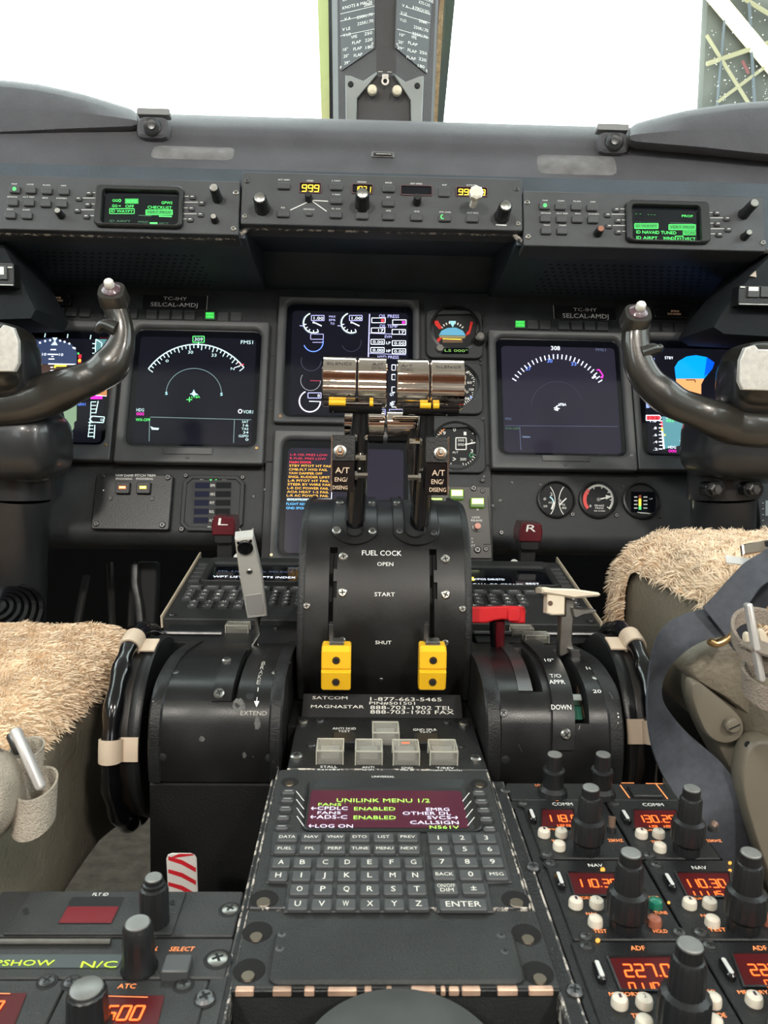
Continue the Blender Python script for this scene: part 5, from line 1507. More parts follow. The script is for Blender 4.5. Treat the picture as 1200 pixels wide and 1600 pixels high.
    # reverser grip behind the stem
    vx0, vx1 = (538, 601) if sd < 0 else (604, 655)
    c0 = at(vx0, 661, .695) - W3.o; c1 = at(vx1, 661, .695) - W3.o
    mb = MB(); mb.tube([c0, c0+Vector((.0006, 0, 0)), Vector((c1.x-.0006, c0.y, c0.z)), Vector((c1.x, c0.y, c0.z))], [.0098, .0108, .0108, .0098], CHROME, 28)
    mb.build('reverser_grip', t, label='small chrome reverser grip')
    mb = MB(); q0 = c0 + Vector((.001, .002, -.012)); q1 = Vector((c1.x-.001, q0.y, q0.z)); mb.tube([q0, q1], .006, GLOSSB, 10)
    mb.build('reverser_crank', t)
    if sd > 0:
        p0 = at(646, 668, .69) - W3.o; p1 = at(641, 700, .70) - W3.o; p2 = at(647, 780, .72)-W3.o; p3 = at(650, 840, .71) - W3.o
        mb = MB(); mb.tube([p0, p1, p2, p3], [.005, .0042, .0035, .003], DSTEEL, 12); mb.build('reverser_link', t)
# ---- yellow fuel cock levers
YEL = mat('yellow_lever_paint', (0.90, 0.50, 0.015), .38, coat=.2, vary=.06)
for sd, (x0, x1), lab in ((-1, (503, 548), 'left yellow fuel cock lever in the SHUT position'), (1, (653, 694), 'right yellow fuel cock lever in the SHUT position')):
    S = Flat.lean((x0+x1)/2, 1072, .640, -4)
    k = .640/1200
    t = thing(S, 'fuel_cock_lever', lab, 'lever')
    w2 = (x1-x0)*k/2
    prof = [(-.0, -.004), (-.002, .004), (.0015, .0115), (.0165, .0135), (.0185, .0105), (.0200, .0125), (.0335, .0105), (.0370, .006), (.0370, -.006), (.030, -.008)]
    mb = MB(S)
    n = len(prof); rings = [(-w2, .93), (-w2+.0012, 1.0), (w2-.0012, 1.0), (w2, .93)]
    cv, cw = .018, .002
    vs = [(x, cv+(v-cv)*f, cw+(w-cw)*f) for x, f in rings for v, w in prof]
    fs = [(j*n+i, j*n+(i+1) % n, (j+1)*n+(i+1) % n, (j+1)*n+i) for j in range(3) for i in range(n)] + [tuple(range(n)), tuple(range(3*n, 4*n))]
    mb.raw(vs, fs, YEL); mb.build('handle', t, sharp=20, label='yellow faceted handle')
    mb = MB(S)
    for v_, w_ in ((.0085, .0126), (.0265, .0118)):
        mb.lathe(0, v_, [(.0032, w_-.0003), (.0032, w_+.0004), (.0026, w_+.0005)], mat('dark_bronze_plug', (.10, .06, .03), .4, metal=.6), 14)
        mb.lathe(0, v_, [(.0020, w_+.0004), (.0018, w_+.0008)], DARK, 10)
    mb.build('plug', t)
    MB(S).box(-.006, .036, .006, .040, -.006, .005, STEEL, r=.001).build('top_plate', t, label='steel top plate')
    MB(S).box(-.0068 - (0.000), .036, -.0030, .052, -.012, -.004, DSTEEL, r=.0006).build('stem', t)

# ================================================================ left quadrant: speed brake
def lab_screws(S, t, c, L, r_=.0033):
    for x, y, m in L: X, Y = c(x, y); screw(S, t, X, Y, r_, m, h=.0006)
c32 = crop(230, 820, 3.81)
S = LQ
x0, x1 = lx0 - S.o.x, lx1 - S.o.x
t = thing(S, 'speed_brake_quadrant', 'curved black housing left of the throttle drum, lettered BRAKE and EXTEND', 'quadrant')
cheeks(S, t, x0, x1, .010, .0015, PEDP)
sl = (S.q(364, 1080)[0], S.q(371.5, 1080)[0], S.q(367, 1096)[1], S.q(375, 1012)[1])
cover(S, t, x0+.010, x1-.010, [sl], QB)
# guard rail plate left of the slot
va, vb = S.q(340, 1097)[1], S.q(350, 1018)[1]; ua = S.q(334, 1080)[0]
MB(S).sheet(ua, va, sl[0], vb, .0022, QB, 3, 14, w1=0).build('guide_plate', t)
for x, y in ((473, 808), (428, 1004)): X, Y = c32(x, y); screw(S, t, X, Y, .0042, STEEL, w=.0022)
lab_screws(S, t, c32, [(165, 877, DSTEEL), (765, 880, STEEL), (90, 1385, DARK), (728, 1388, DARK), (612, 1022, DARK), (832, 822, DSTEEL)])
g = G(S, c32, .0004)
for k, ch_ in enumerate('SPEEDBRAKE'):
    f = k/9; x = 728 + (664-728)*f; y = 742 + (937-742)*f**.85 if k else 742
    y = 735 + 20*k*(.62+.055*k)
    g.t(ch_, x-11, y-9-.8*k, x+11, y+9+.8*k, mat('worn_marking', (.42, .40, .36), .6) if k > 4 else DSTEEL)
g.pl([(661, 968), (652, 1050)], 4, WHITE).poly([(636, 1050), (668, 1050), (651, 1086)], WHITE, 1).t('EXTEND', 556, 1104, 712, 1137, mat('worn_marking', (.42, .40, .36), .6))
SMUDGE = mat('worn_smudge', (0.085, 0.083, 0.078), .55, vary=.4, vscale=300)
def blob(g, cx, cy, rx, ry, m, n=22, j=.35):
    g.poly([(cx + rx*(1-j*random.random())*math.cos(2*math.pi*i/n), cy + ry*(1-j*random.random())*math.sin(2*math.pi*i/n)) for i in range(n)], m, -2)
blob(g, 548, 1080, 42, 55, SMUDGE); blob(g, 655, 1180, 22, 50, SMUDGE); blob(g, 578, 1372, 14, 22, SMUDGE); blob(g, 325, 1275, 20, 20, SMUDGE)
g.done('lettering', t)
# speed brake lever
P1 = at(397, 1016, .70); W3 = World3(P1)
t = thing(W3, 'speed_brake_lever', 'translucent pale grey handle on a bent steel arm standing in front of the left keyboard', 'lever')
pts = [P1 + Vector((0, .01, -.03)), P1, at(400, 990, .703), at(404, 960, .70)]
MB().tube([p - P1 for p in pts], [.0055, .0055, .005, .005], STEEL, 10, flat=.55).build('arm', t)
A_, B_ = at(402, 964, .695), at(381, 840, .655)
v = (B_-A_).normalized(); u = Vector((1, 0.12, 0)); u = (u - v*u.dot(v)).normalized(); n_ = u.cross(v)
HF = Flat(A_ , u, v, n_); L_h = (B_-A_).length
FROST = mat('frosted_grey_plastic', (0.52, 0.51, 0.48), .35, trans=.15, coat=.3, vary=.05)
mb = MB(HF)
def tap(k, w0, w1): return None
ro = [(-.0088, 0), (.0088, 0), (.0100, L_h*.5), (.0078, L_h), (-.0078, L_h), (-.0092, L_h*.5)]
ro2 = [(p[0]*1.0, p[1]) for p in ro]
mb.loft([(inset(ro, .001), -.013), (ro, -.012), (ro2, .000), (inset(ro2, .0012), .0015)], FROST, cap0=True); o_ = mb.build('handle', sharp=30); reparent(o_, t)
def f_(m):
    m.lathe(0, L_h-.0085, [(.0068, .001), (.0068, .0035), (.0062, .004)], GLOSSB, 22)
    m.lathe(-.0052, L_h-.0035, [(.0012, .001), (.0012, .0022)], GLOSSB, 8); m.lathe(.0055, L_h-.0030, [(.0012, .001), (.0012, .0022)], GLOSSB, 8)
o_ = on(t, HF, f_, 'button', label='glossy black button')
o_ = on(t, HF, lambda m: m.screw(0, L_h*.60, .0028, STEEL, .0014), 'screw')
o_ = on(t, HF, lambda m: m.box(-.0072, .004, .0072, .026, .0012, .0020, mat('grey_inner_block', (.30, .30, .29), .4), r=.001), 'inner_block')

# ================================================================ right quadrant: flaps
c34 = crop(720, 860, 4)
class Sheared(Curve):
    k = .055
    def T(s, u, v, w): return Curve.T(s, u + s.k*v, v, w)
    def q(s, px, py, h=0.0):
        a, b = Curve.q(s, px, py, h); return (a - s.k*b, b)
    def shift(s, px, py, h=0.0): return s
S = RQ
x0, x1 = rx0 - S.o.x, rx1 - S.o.x
t = thing(S, 'flap_quadrant', 'curved black housing right of the throttle drum, lettered T/O APPR and DOWN', 'quadrant')
cheeks(S, t, x0, x1, .012, .0015, PEDP)
S = Sheared.__new__(Sheared); S.__dict__.update(RQ.__dict__)
sa = (S.q(828, 1070)[0], S.q(846, 1070)[0], S.q(835, 1081)[1], S.q(828, 1012)[1])
sb = (S.q(897, 1110)[0], S.q(920, 1110)[0], S.q(905, 1131)[1], S.q(890, 1014)[1])
cover(S, t, x0+.0005, x1-.011, [sa, sb], QB, deep=.025)
# raised centre band
ba, bb = S.q(862, 1150)[0], sb[0]-.0005
MB(S).sheet(ba, S.q(880, 1170)[1], bb, S.L[-1]*.9, .0035, QB, 4, 24, w1=0).build('centre_band', t)
MB(S).sheet(sa[0]-.010, sa[2], sa[0]+.001, S.L[-1]*.9, .0012, mat('bare_dark_metal', (.09, .085, .085), .3, metal=.7), 2, 14, w1=-.002).build('slot_strip', t)
X, Y = c34(657, 1150); screw(S, t, X, Y, .0042, STEEL, w=.0035)
lab_screws(S, t, c34, [(268, 1015, DSTEEL), (277, 1310, DARK), (845, 795, STEEL)], .0034)
g = G(S, c34, .0039)
g.t('10°', 524, 675, 582, 697, WHITE).t('T/O', 556, 770, 626, 797, WHITE).t('APPR', 552, 806, 650, 837, WHITE).t('DOWN', 566, 960, 690, 998, WHITE)
g.done('lettering', t)
g = G(S, c34, .0004); g.t('10°', 784, 724, 842, 747, WHITE).t('20', 826, 868, 878, 893, WHITE); g.pl([(745, 1095), (738, 1120)], 3, STEEL).pl([(360, 1212), (384, 1262)], 2, STEEL); g.done('lettering', t)
# parts seen down inside the flap slot
MB(S).box(sb[0]+.002, sb[2]+.004, sb[0]+.010, sb[2]+.040, -.024, -.012, mat('green_primer', (.02, .12, .08), .5)).build('inner_link', t, label='green primed link inside the slot')
MB(S).box(sb[0]+.0005, sb[2]+.022, sb[0]+.009, sb[2]+.030, -.012, -.006, STEEL).build('inner_stop', t)
MB(S).box(sb[0]+.011, sb[2]+.006, sb[0]+.014, sb[2]+.055, -.022, -.012, mat('brown_bar', (.14, .08, .04), .5)).build('inner_bar', t)
# chipped edges
g = G(S, c34, .0005)
for x, y, l in ((925, 895, 10), (935, 910, 12), (942, 925, 8), (975, 1018, 8), (978, 1040, 6), (975, 1075, 6)): g.mb.T = lambda u, v, w: S.T(u, v, w+.0016); g.pl([(x, y), (x+6, y+l)], 5, STEEL)
g.done('paint_chips', t, kind='stuff')
# red lever
P1 = at(779, 1008, .71); W3 = World3(P1)
t = thing(W3, 'emergency_lever', 'short red lever with a wide red paddle just right of the throttle drum', 'lever')
RED = mat('gloss_red_paint', (0.62, 0.012, 0.018), .28, coat=.4)
S_ = Flat.lean(775, 962, .695, 10)
out = [(70, 352), (180, 350), (290, 346), (380, 348), (392, 368), (388, 452), (352, 452), (300, 447), (292, 432), (250, 428), (200, 434), (150, 450), (70, 450), (40, 450), (40, 352)]
pl = [S_.q(*c34(*p)) for p in reversed(out)]
mb = MB(S_); mb.loft([(inset(pl, .001), -.012), (pl, -.011), (pl, .009), (inset(pl, .0012), .0102)], RED, cap0=True); o_ = mb.build('paddle', label='red paddle'); reparent(o_, t)
mb = MB(S_); r = S_.r(793, 952, 812, 970, h=.011); mb.box(r[0], r[1], r[2], r[3], .009, .0125, RED, r=.002); o_ = mb.build('raised_tab', label='red raised tab'); reparent(o_, t)
MB().tube([at(780, 968, .695)-P1, at(779, 990, .70)-P1, Vector((0, 0, 0)), Vector((0, .01, -.02))], .0055, mat('dark_red_stem', (.12, .01, .015), .3), 10, flat=.8).build('stem', t)
o_ = MB().tube([at(770, 970, .69)-P1, at(771, 1008, .705)-P1], .003, GLOSSB, 8).build('side_plate', t)
# flap lever
P1 = at(886, 1028, .66); W3 = World3(P1)
t = thing(W3, 'flap_lever', 'cream flap-shaped lever on a steel stalk, right quadrant', 'lever')
CREAM = mat('cream_plastic', (0.72, 0.62, 0.48), .42, vary=.06, coat=.2)
S_ = Flat.lean(890, 928, .655, 62)
out = [(497, 236), (520, 228), (560, 236), (700, 240), (850, 262), (864, 276), (852, 286), (700, 300), (560, 276), (500, 268)]
k = .655/1200
pl = [((p[0]-(890-720)*4)/4*k, (p[1]-(928-860)*4)/4*k*-1.0) for p in out]
S_ = Flat.lean(890, 928, .655, 10)
pl = [S_.q(*c34(*p)) for p in reversed(out)]
mb = MB(S_); mb.loft([(inset(pl, .0012), -.022), (pl, -.019), (pl, .004), (inset(pl, .0015), .006)], CREAM, cap0=True); o_ = mb.build('paddle', label='cream flat paddle'); reparent(o_, t)
mb = MB(S_); q_ = [S_.q(*c34(*p)) for p in reversed([(535, 274), (645, 280), (642, 402), (560, 404), (532, 392)])]
mb.loft([(q_, -.010), (q_, .003), (inset(q_, .001), .004)], CREAM, cap0=True)
mb.lathe(*S_.q(*c34(552, 330)), [(.0022, .0041), (.0022, .0043)], mat('brown_hole', (.10, .05, .03), .6), 12); o_ = mb.build('block', label='cream block under the paddle'); reparent(o_, t)
S2 = Flat.lean(885, 990, .665, 6)
q_ = [S2.q(*c34(*p)) for p in reversed([(650, 300), (706, 310), (700, 400), (690, 560), (705, 620), (628, 660), (610, 655), (618, 500), (620, 410), (648, 405)])]
mb = MB(S2); mb.loft([(q_, -.008), (q_, .002), (inset(q_, .0008), .003)], STEEL, cap0=True); o_ = mb.build('stalk', label='worn steel stalk'); reparent(o_, t)
q_ = [S2.q(*c34(*p)) for p in reversed([(680, 352), (720, 360), (830, 368), (834, 378), (812, 388), (760, 396), (706, 420), (692, 404)])]
mb = MB(S2); mb.loft([(q_, -.010), (q_, .006), (inset(q_, .0008), .007)], STEEL, cap0=True); o_ = mb.build('trigger', label='steel trigger'); reparent(o_, t)
q_ = [S2.q(*c34(*p)) for p in reversed([(662, 605), (728, 612), (736, 650), (728, 718), (680, 705), (672, 650)])]
mb = MB(S2); mb.loft([(q_, -.014), (q_, .008), (inset(q_, .001), .009)], DSTEEL, cap0=True); o_ = mb.build('detent_block'); reparent(o_, t)

# ================================================================ phone-number placard and guarded switches
S = Flat.lean(600, 1123, .634, 50)
S = S.shift(597, 1104)
q = S.r(482, 1086, 716, 1123)
mb = MB(S)
uL0, uR0 = S.q(471, 1122)[0], S.q(723, 1124)[0]
LAM = mat('black_placard_laminate', (0.008, 0.008, 0.009), 0.55)
mb.box(uL0, q[1], uR0, q[3], -.001, .0015, LAM, r=.0005)
mb.box(uL0, q[1]-.0012, uR0, q[1], -.001, .0016, mat('cream_edge', (.62, .52, .38), .5), r=.0002)
gg = G(S, c33, .0018); gg.mb = mb
WM = mat('bright_engraving', (.80, .78, .72), .6)
gg.t('SATCOM', 133, 1138, 323, 1158, WM, 0).t('MAGNASTAR', 125, 1186, 413, 1206, WM, 0).t('1-877-663-5465', 447, 1144, 835, 1168, WM, 0).t('PIN#501501', 442, 1168, 690, 1187, WM, 0).t('888-703-1902 TEL', 447, 1190, 893, 1214, WM, 0).t('888-703-1903 FAX', 447, 1214, 902, 1238, WM, 0)
mb.build('phone_placard', label='black placard engraved SATCOM and MAGNASTAR telephone numbers', category='placard')
S = PED.shift(604, 1165, 0)
t = thing(S, 'guarded_switch_panel', 'black panel with five clear-guarded switches above the keyboard', 'switch panel')
u0, u1 = S.q(449, 1204)[0], S.q(761, 1204)[0]
v0, v1 = S.q(604, 1207)[1], S.q(604, 1124)[1]
MB(S).prism(rr(u0, v0, u1, v1, .002), -.01, .002, PEDP, .0006).build('face_plate', t)
MB(S).box(u0, v0-.0005, u1, v0+.001, .0005, .0026, EDGE).build('chipped_edge', t)
g = G(S, c33, .0024)
g.t('ANTI SKID', 242, 1309, 369, 1323, WHITE).t('TEST', 272, 1325, 338, 1338, WHITE).t('GND SPLR', 680, 1315, 808, 1330, WHITE).t('TEST', 715, 1331, 782, 1344, WHITE)
g.t('STALL', 176, 1517, 268, 1531, WHITE).t('BARRIER', 161, 1533, 286, 1547, WHITE).t('ANTI', 402, 1520, 468, 1534, WHITE).t('SKID', 403, 1536, 467, 1550, WHITE).t('GND', 616, 1523, 678, 1536, WHITE).t('SPLR', 612, 1538, 684, 1552, WHITE).t('T/REV', 806, 1524, 903, 1537, WHITE).t('EMER STOW', 772, 1540, 948, 1553, WHITE)
g.done('lettering', t)
def guarded(x0, y0, x1, y1, lit=None, lab=None):
    A, B = c33(x0, y0), c33(x1, y1)
    r = S.r(A[0], B[1]-14, B[0], B[1], h=.004)
    r = (r[0], r[1], r[2], r[1] + .019)
    sw = MB(S).box(r[0]+.001, r[1]+.001, r[2]-.001, r[3]-.001, .002, .005, KEYD).box(r[0]+.003, r[1]+.003, r[2]-.003, r[3]-.003, .005, .009, mat('grey_switch_face', (.16, .16, .15), .5), ch=.001).build('guarded_switch', t)
    if lab: sw['label'] = lab
    clear_guard(S, sw, r, .011, .002)
    if lit: MB(S).text('OFF', ((r[0]+r[2])/2-.003, r[3]-.008, (r[0]+r[2])/2+.003, r[3]-.005), .0132, G_ORANGE).build('lit_legend', sw)
guarded(157, 1395, 300, 1497); guarded(367, 1397, 510, 1500); guarded(570, 1400, 710, 1502, 1, 'guarded switch lit OFF in orange'); guarded(768, 1402, 915, 1502); guarded(460, 1312, 600, 1396)
for x0, y0, x1, y1 in ((240, 1345, 366, 1388), (692, 1350, 820, 1392)):
    A, B = c33(x0, y0), c33(x1, y1); r = S.r(A[0], A[1], B[0], B[1], h=.006); r = (r[0], r[1]-.004, r[2], r[1]+.013)
    MB(S).box(*r, .002, .008, PLAST, r=.0015, ch=.001).build('test_button', t)
for x, y, r_ in ((80, 1283, .0045), (172, 1278, .0038), (862, 1284, .003), (957, 1294, .0045), (128, 1410, .0035), (936, 1416, .0035), (46, 1470, .0050), (1020, 1482, .0048)):
    X, Y = c33(x, y); screw(S, t, X, Y, r_, STEEL if r_ > .004 else DSTEEL, w=.002)
# ================================================================ keyboard unit in the middle of the pedestal
c36 = crop(380, 1190, 2.609)
S = PED.shift(602, 1321)
t = thing(S, 'datalink_keyboard_unit', 'centre pedestal keyboard unit with lettered keys, its screen reading UNILINK MENU', 'keyboard unit')
u0, u1 = S.q(410.5, 1321)[0], S.q(794, 1321)[0]
v0, v1 = S.q(602, 1430)[1], S.q(600, 1211)[1]
UH = .004
def bp(x, y, h=UH): return S.q(*c36(x, y), h)
MB(S).prism(rr(u0, v0, u1, v1, .003), -.03, UH, UNIT, .001).build('housing', t)
for x, y in ((85, 562), (1110, 565), (190, 84), (962, 90)):
    a, b = bp(x, y); r_ = .0075 if y > 300 else .006
    mb = MB(S)
    mb.lathe(a, b, [(r_, UH+.0002), (r_*.97, UH+.0004)], mat('recess_black', (.003, .003, .003), .9), 20)
    mb.lathe(a, b-.0028, [(r_*.52, UH+.0004), (r_*.46, UH+.0009)], mat('dull_brass_fastener', (.16, .13, .10), .4, metal=1.), 16)
    mb.build('fastener', t)
ra = (*bp(235, 283), *bp(928, 80)); sa_ = (*bp(258, 283, .002), *bp(886, 133, .002))
O, I = rr(*ra, .009, 4), rr(*sa_, .002, 4)
O = rr(ra[0], ra[1]-.002, ra[2], ra[3], .008, 4)
MB(S).loft([(O, UH), (O, UH+.0012), (inset(O, .0012), UH+.002), (inset(I, -.0015), UH-.0008), (I, UH-.0012)], PLAST, cap1=False).build('screen_hood', t)
sc = MB(S).face(I, UH+.0004, mat('maroon_lit_screen', (.020, .006, .012), .22, emit=(.16, .035, .06), es=.35)).build('screen', t)
MB(S).prism(inset(I, .0), UH-.001, UH+.0003, PLAST).build('screen_base', t)
g = G(S, c36, UH+.0007)
GY = glow('glyph_lime', (.45, 1., .12), 1.1); GL = glow('glyph_lilac_text', (.82, .80, 1.), 1.1)
g.t('UNILINK MENU 1/2', 381, 149, 760, 167, GY).t('FANS', 306, 168, 400, 181, GY).t('. . . . .', 412, 168, 516, 171, GY)
g.t('←CPDLC', 278, 182, 426, 198, GL) if False else g.t('CPDLC', 303, 182, 426, 198, GL)
g.t('ENABLED', 452, 184, 620, 200, GY).t('FANS', 303, 202, 398, 215, GL).t('ADS-C', 300, 217, 424, 234, GL).t('ENABLED', 450, 219, 622, 236, GY).t('LOG ON', 294, 254, 447, 271, GL)
g.t('EMRG', 746, 187, 840, 202, GL).t('OTHER DL', 650, 203, 846, 218, GL).t('SVCS', 750, 220, 846, 236, GL).t('CALLSIGN', 680, 240, 878, 256, GL).t('N561V', 760, 260, 880, 275, GY)
for y, x in ((190, 278), (225, 275), (262, 268)): g.pl([(x, y), (x+22, y)], 3.5, GL).pl([(x+8, y-6), (x, y), (x+8, y+6)], 3.5, GL)
g.pl([(848, 228), (874, 228)], 3.5, GL).pl([(866, 222), (874, 228), (866, 234)], 3.5, GL)
g.done('symbology', sc)
g = G(S, c36, UH+.0023)
g.t('UNIVERSAL', 524, 57, 616, 66, WHITE)
g.h = UH+.0026
for k in range(4):
    g.pl([(216+1*k, 120+34*k), (248-.5*k, 160+34*k)], 3, WHITE); g.pl([(922+7*k, 127+33*k), (894+7*k, 162+33*k)], 3, WHITE)
g.done('legend', t)
for x, y in ((185, 118), (180, 150), (172, 186), (162, 223), (157, 262), (962, 122), (971, 157), (981, 192), (992, 229), (1005, 268)):
    A, B = c36(x-26, y-9), c36(x+26, y+9)
    ko = key(S, t, (A[0], A[1], B[0], B[1]), .003, KEYD, name='line_key', w=UH, r=.0018, ch=.001)
    gq = G(S, c36, UH+.0032); gq.pl([(x-15, y), (x+15, y)], 4, mat('key_highlight_mark', (.5, .5, .48), .5)); gq.done('dash', ko)
RIM = mat('raised_key_surround', (.030, .032, .033), .5)
for P in ([(118, 286), (722, 286), (728, 380), (112, 378)], [(112, 384), (742, 384), (760, 610), (165, 612), (180, 495), (92, 492)], [(748, 286), (1048, 286), (1098, 490), (1000, 494), (1022, 612), (790, 612)]):
    q = [bp(*p, UH+.001) for p in reversed(P)]
    MB(S).prism(q, UH, UH+.001, RIM, .0005).build('key_surround', t)
KX = []
for y, xs, ns, w_, h_ in ((306, (180, 278, 375, 475, 573, 671), ('DATA', 'NAV', 'VNAV', 'DTO', 'LIST', 'PREV'), 84, 33), (353, (170, 272, 373, 476, 577, 677), ('FUEL', 'FPL', 'PERF', 'TUNE', 'MENU', 'NEXT'), 88, 34),
        (409, (155, 242, 335, 425, 515, 605, 694), 'ABCDEFG', 75, 37), (462, (143, 237, 330, 423, 516, 609, 701), 'HIJKLMN', 78, 40), (518, (230, 325, 421, 516, 612, 708), 'OPQRST', 80, 42), (578, (222, 320, 418, 517, 616, 715), 'UVWXYZ', 84, 44),
        (310, (795, 892, 990), '123', 82, 34), (356, (802, 903, 1004), '456', 86, 36), (407, (811, 913, 1016), '789', 88, 38), (458, (820, 927, 1033), ('BACK', '0', 'MSG'), 92, 40), (514, (829, 939), ('ON/OFF/nDIM', '±'), 94, 42), (580, (897,), ('ENTER',), 195, 44)):
    for x, n in zip(xs, ns):
        A, B = c36(x-w_/2, y-h_/2), c36(x+w_/2, y+h_/2)
        one = len(n) == 1
        key(S, t, (A[0], A[1], B[0], B[1]), .0022, KEY, n, mat('key_legend_cream', (.80, .78, .70), .5), w=UH+.001, fill=.30/.34 if one else (.78 if n != 'ENTER' else .78), th=.52 if one or n == 'ENTER' else (.34 if '/n' not in n else .62), r=.0014, ch=.0006)
MB(S).box(u0+.001, v0-.0006, u1-.001, v0+.0006, UH-.002, UH+.0006, EDGE).box(u0-.0006, v0, u0+.0006, v1, UH-.002, UH+.0004, EDGE).box(u1-.0006, v0, u1+.0006, v1, UH-.002, UH+.0004, EDGE).build('worn_edge', t)

# ---- blank plate behind it
S = PED.shift(617, 1490)
t = thing(S, 'blanking_panel', 'plain dark plate with raised rectangular cover below the lettered keyboard', 'panel')
cb = crop(340, 1420, 2.143)
ub0, ub1 = S.q(375, 1492)[0], S.q(856, 1492)[0]
vb0, vb1 = S.q(617, 1553)[1], S.q(617, 1432)[1]
MB(S).prism(rr(ub0, vb0, ub1, vb1, .001), -.02, .0035, UNIT, .0006).build('plate', t)
q = S.r(424, 1448, 812, 1534, h=.006); MB(S).prism(rr(*q, .006), .0035, .0060, UNIT, .0012).build('raised_cover', t)
for x, y in ((133, 78), (106, 207), (1033, 86), (1072, 216)):
    a, b = S.q(*cb(x, y), .0035); mb = MB(S).lathe(a, b, [(.0075, .0037), (.0072, .0039)], mat('recess_black', (.003, .003, .003), .9), 22); mb.lathe(a, b-.0042, [(.0034, .0039), (.003, .0046)], mat('dull_brass_fastener', (.16, .13, .10), .4, metal=1.), 16); mb.build('fastener', t)
for x, y in ((215, 85), (208, 133), (950, 88), (963, 142)): X, Y = cb(x, y); screw(S, t, X, Y, .0022, DSTEEL, w=.006, h=.0003)
COPPER = mat('bare_copper_worn_edge', (.55, .36, .26), .45, metal=.3, vary=.5, vscale=60)
mb = MB(S); random.seed(11)
mb.box(ub0, vb0-.0016, ub1, vb0, .0, .0030, PEDP)
x = ub0+.002
while x < ub1-.006:
    L = random.uniform(.002, .016); mb.box(x, vb0-.0024, min(x+L, ub1-.002), vb0+random.uniform(.0002, .0012), .001, .0039, COPPER, r=.0006); x += L + random.uniform(.001, .009)
mb.build('worn_edge', t, label='front edge worn to bare metal')
# ---- round knob at the bottom edge of the picture, and the black well it stands in
S = PED.shift(627, 1706)
t = thing(S, 'round_dial', 'large dark round dial, its top rim just showing at the bottom centre of the picture', 'dial')
MB(S).lathe(0, 0, [(.044, -.03), (.044, .006), (.042, .009), (.030, .0105), (.004, .011)], mat('worn_dark_disc', (.05, .052, .05), .4, metal=.3, vary=.3, vscale=30), 64).build('disc', t)
MB(S).box(-.085, -.10, .085, S.q(600, 1556)[1], -.045, -.040, BODY).build('well', t)
# ---- side rails
for lab, P in (('left worn metal rail beside the centre keyboard', [(432, 1222), (440, 1222), (367, 1600), (338, 1600)]), ('right worn metal rail beside the centre keyboard', [(770, 1225), (797, 1225), (905, 1600), (872, 1600)])):
    S = PED.shift((P[0][0]+P[3][0])/2, 1400)
    far = [S.q(*p) for p in P]
    xa = [p[0] for p in far]
    A = (xa[0]+xa[3])/2; B = (xa[1]+xa[2])/2
    if 'right' in lab: A, B = S.q(824, 1400)[0], S.q(846, 1400)[0]
    else: A, B = S.q(384, 1400)[0], S.q(395, 1400)[0]
    mb = MB(S); mb.box(A, far[2][1]-.12, B, far[0][1], -.03, .002, PEDP, r=.0008)
    mb.box(A-.0004, far[2][1]-.12, A+.0008, far[0][1], -.01, .0024, EDGE).box(B-.0008, far[2][1]-.12, B+.0004, far[0][1], -.01, .0024, EDGE)
    if 'right' in lab:
        for x, y in ((790, 1236), (833, 1356), (898, 1550)): a, b = S.q(x, y, .002); mb.screw(a, b, .0042, DSTEEL, .002)
    mb.build('side_rail', label=lab, category='rail')

# ================================================================ left stack
c37 = crop(0, 1360, 2.857)
LSP = mat('radio_panel_grey', (0.030, 0.031, 0.031), .45, spec=.35, bump=.2, bscale=900, vary=.25, vscale=30, wear=.22, wscale=90)
BUTC = mat('cream_button', (0.68, 0.62, 0.52), .4, coat=.2)
def unit(S, name, label, px, h=.003, m=LSP, cat='control panel', right=None):
    t = thing(S, name, label, cat)
    q = S.r(*px, h=h)
    MB(S).prism(rr(*q, .0012), -.03, h, m, .0006).build('face_plate', t)
    return t
def dzus(S, t, pts, r=.0045, w=.003, m=STEEL, c=None):
    for p in pts:
        X, Y = (c or (lambda a, b: (a, b)))(*p)
        a, b = S.q(X, Y, w)
        MB(S).lathe(a, b, [(r*1.35, w+.0001), (r*1.25, w+.0004)], DARK, 18).screw(a, b, r, m, w+.0003, True, .0010).build('screw', t)
def tall_knob(S, t, base, top, r, capm=CAPM, kind='single', m=PLAST, w=.003, c=None, seg=16, lab=None):
    B_, T_ = c(*base), c(*top)
    H = S.H(B_[0], B_[1], T_[1])
    if kind == 'single': prof = [(r*1.18, 0), (r*1.18, .0015), (r*1.03, .003), (r, H*.55), (r*.96, H*.93), (r*.86, H*.97), (r*.84, H)]
    elif kind == 'cap': prof = [(r*1.05, 0), (r*1.05, H*.70), (r*.98, H*.80), (r*.80, H*.83), (r*.80, H*.90), (r*.66, H*.92), (r*.66, H)]
    elif kind == 'pair': prof = [(r*1.4, 0), (r*1.3, H*.12), (r*.95, H*.20), (r*.98, H*.56), (r*1.05, H*.60), (r*1.0, H*.64), (r*.76, H*.66), (r*.72, H)]
    else: prof = [(r*.78, 0), (r*.80, H*.14), (r*1.0, H*.20), (r, H*.45), (r*.94, H*.50), (r*.70, H*.53), (r*.66, H*.84), (r*.60, H*.87), (r*.52, H*.88), (r*.52, H)]
    return knob(S, t, B_[0], B_[1], prof, m, seg, .045, w=w, cap=(prof[-1][0]*.93, capm))

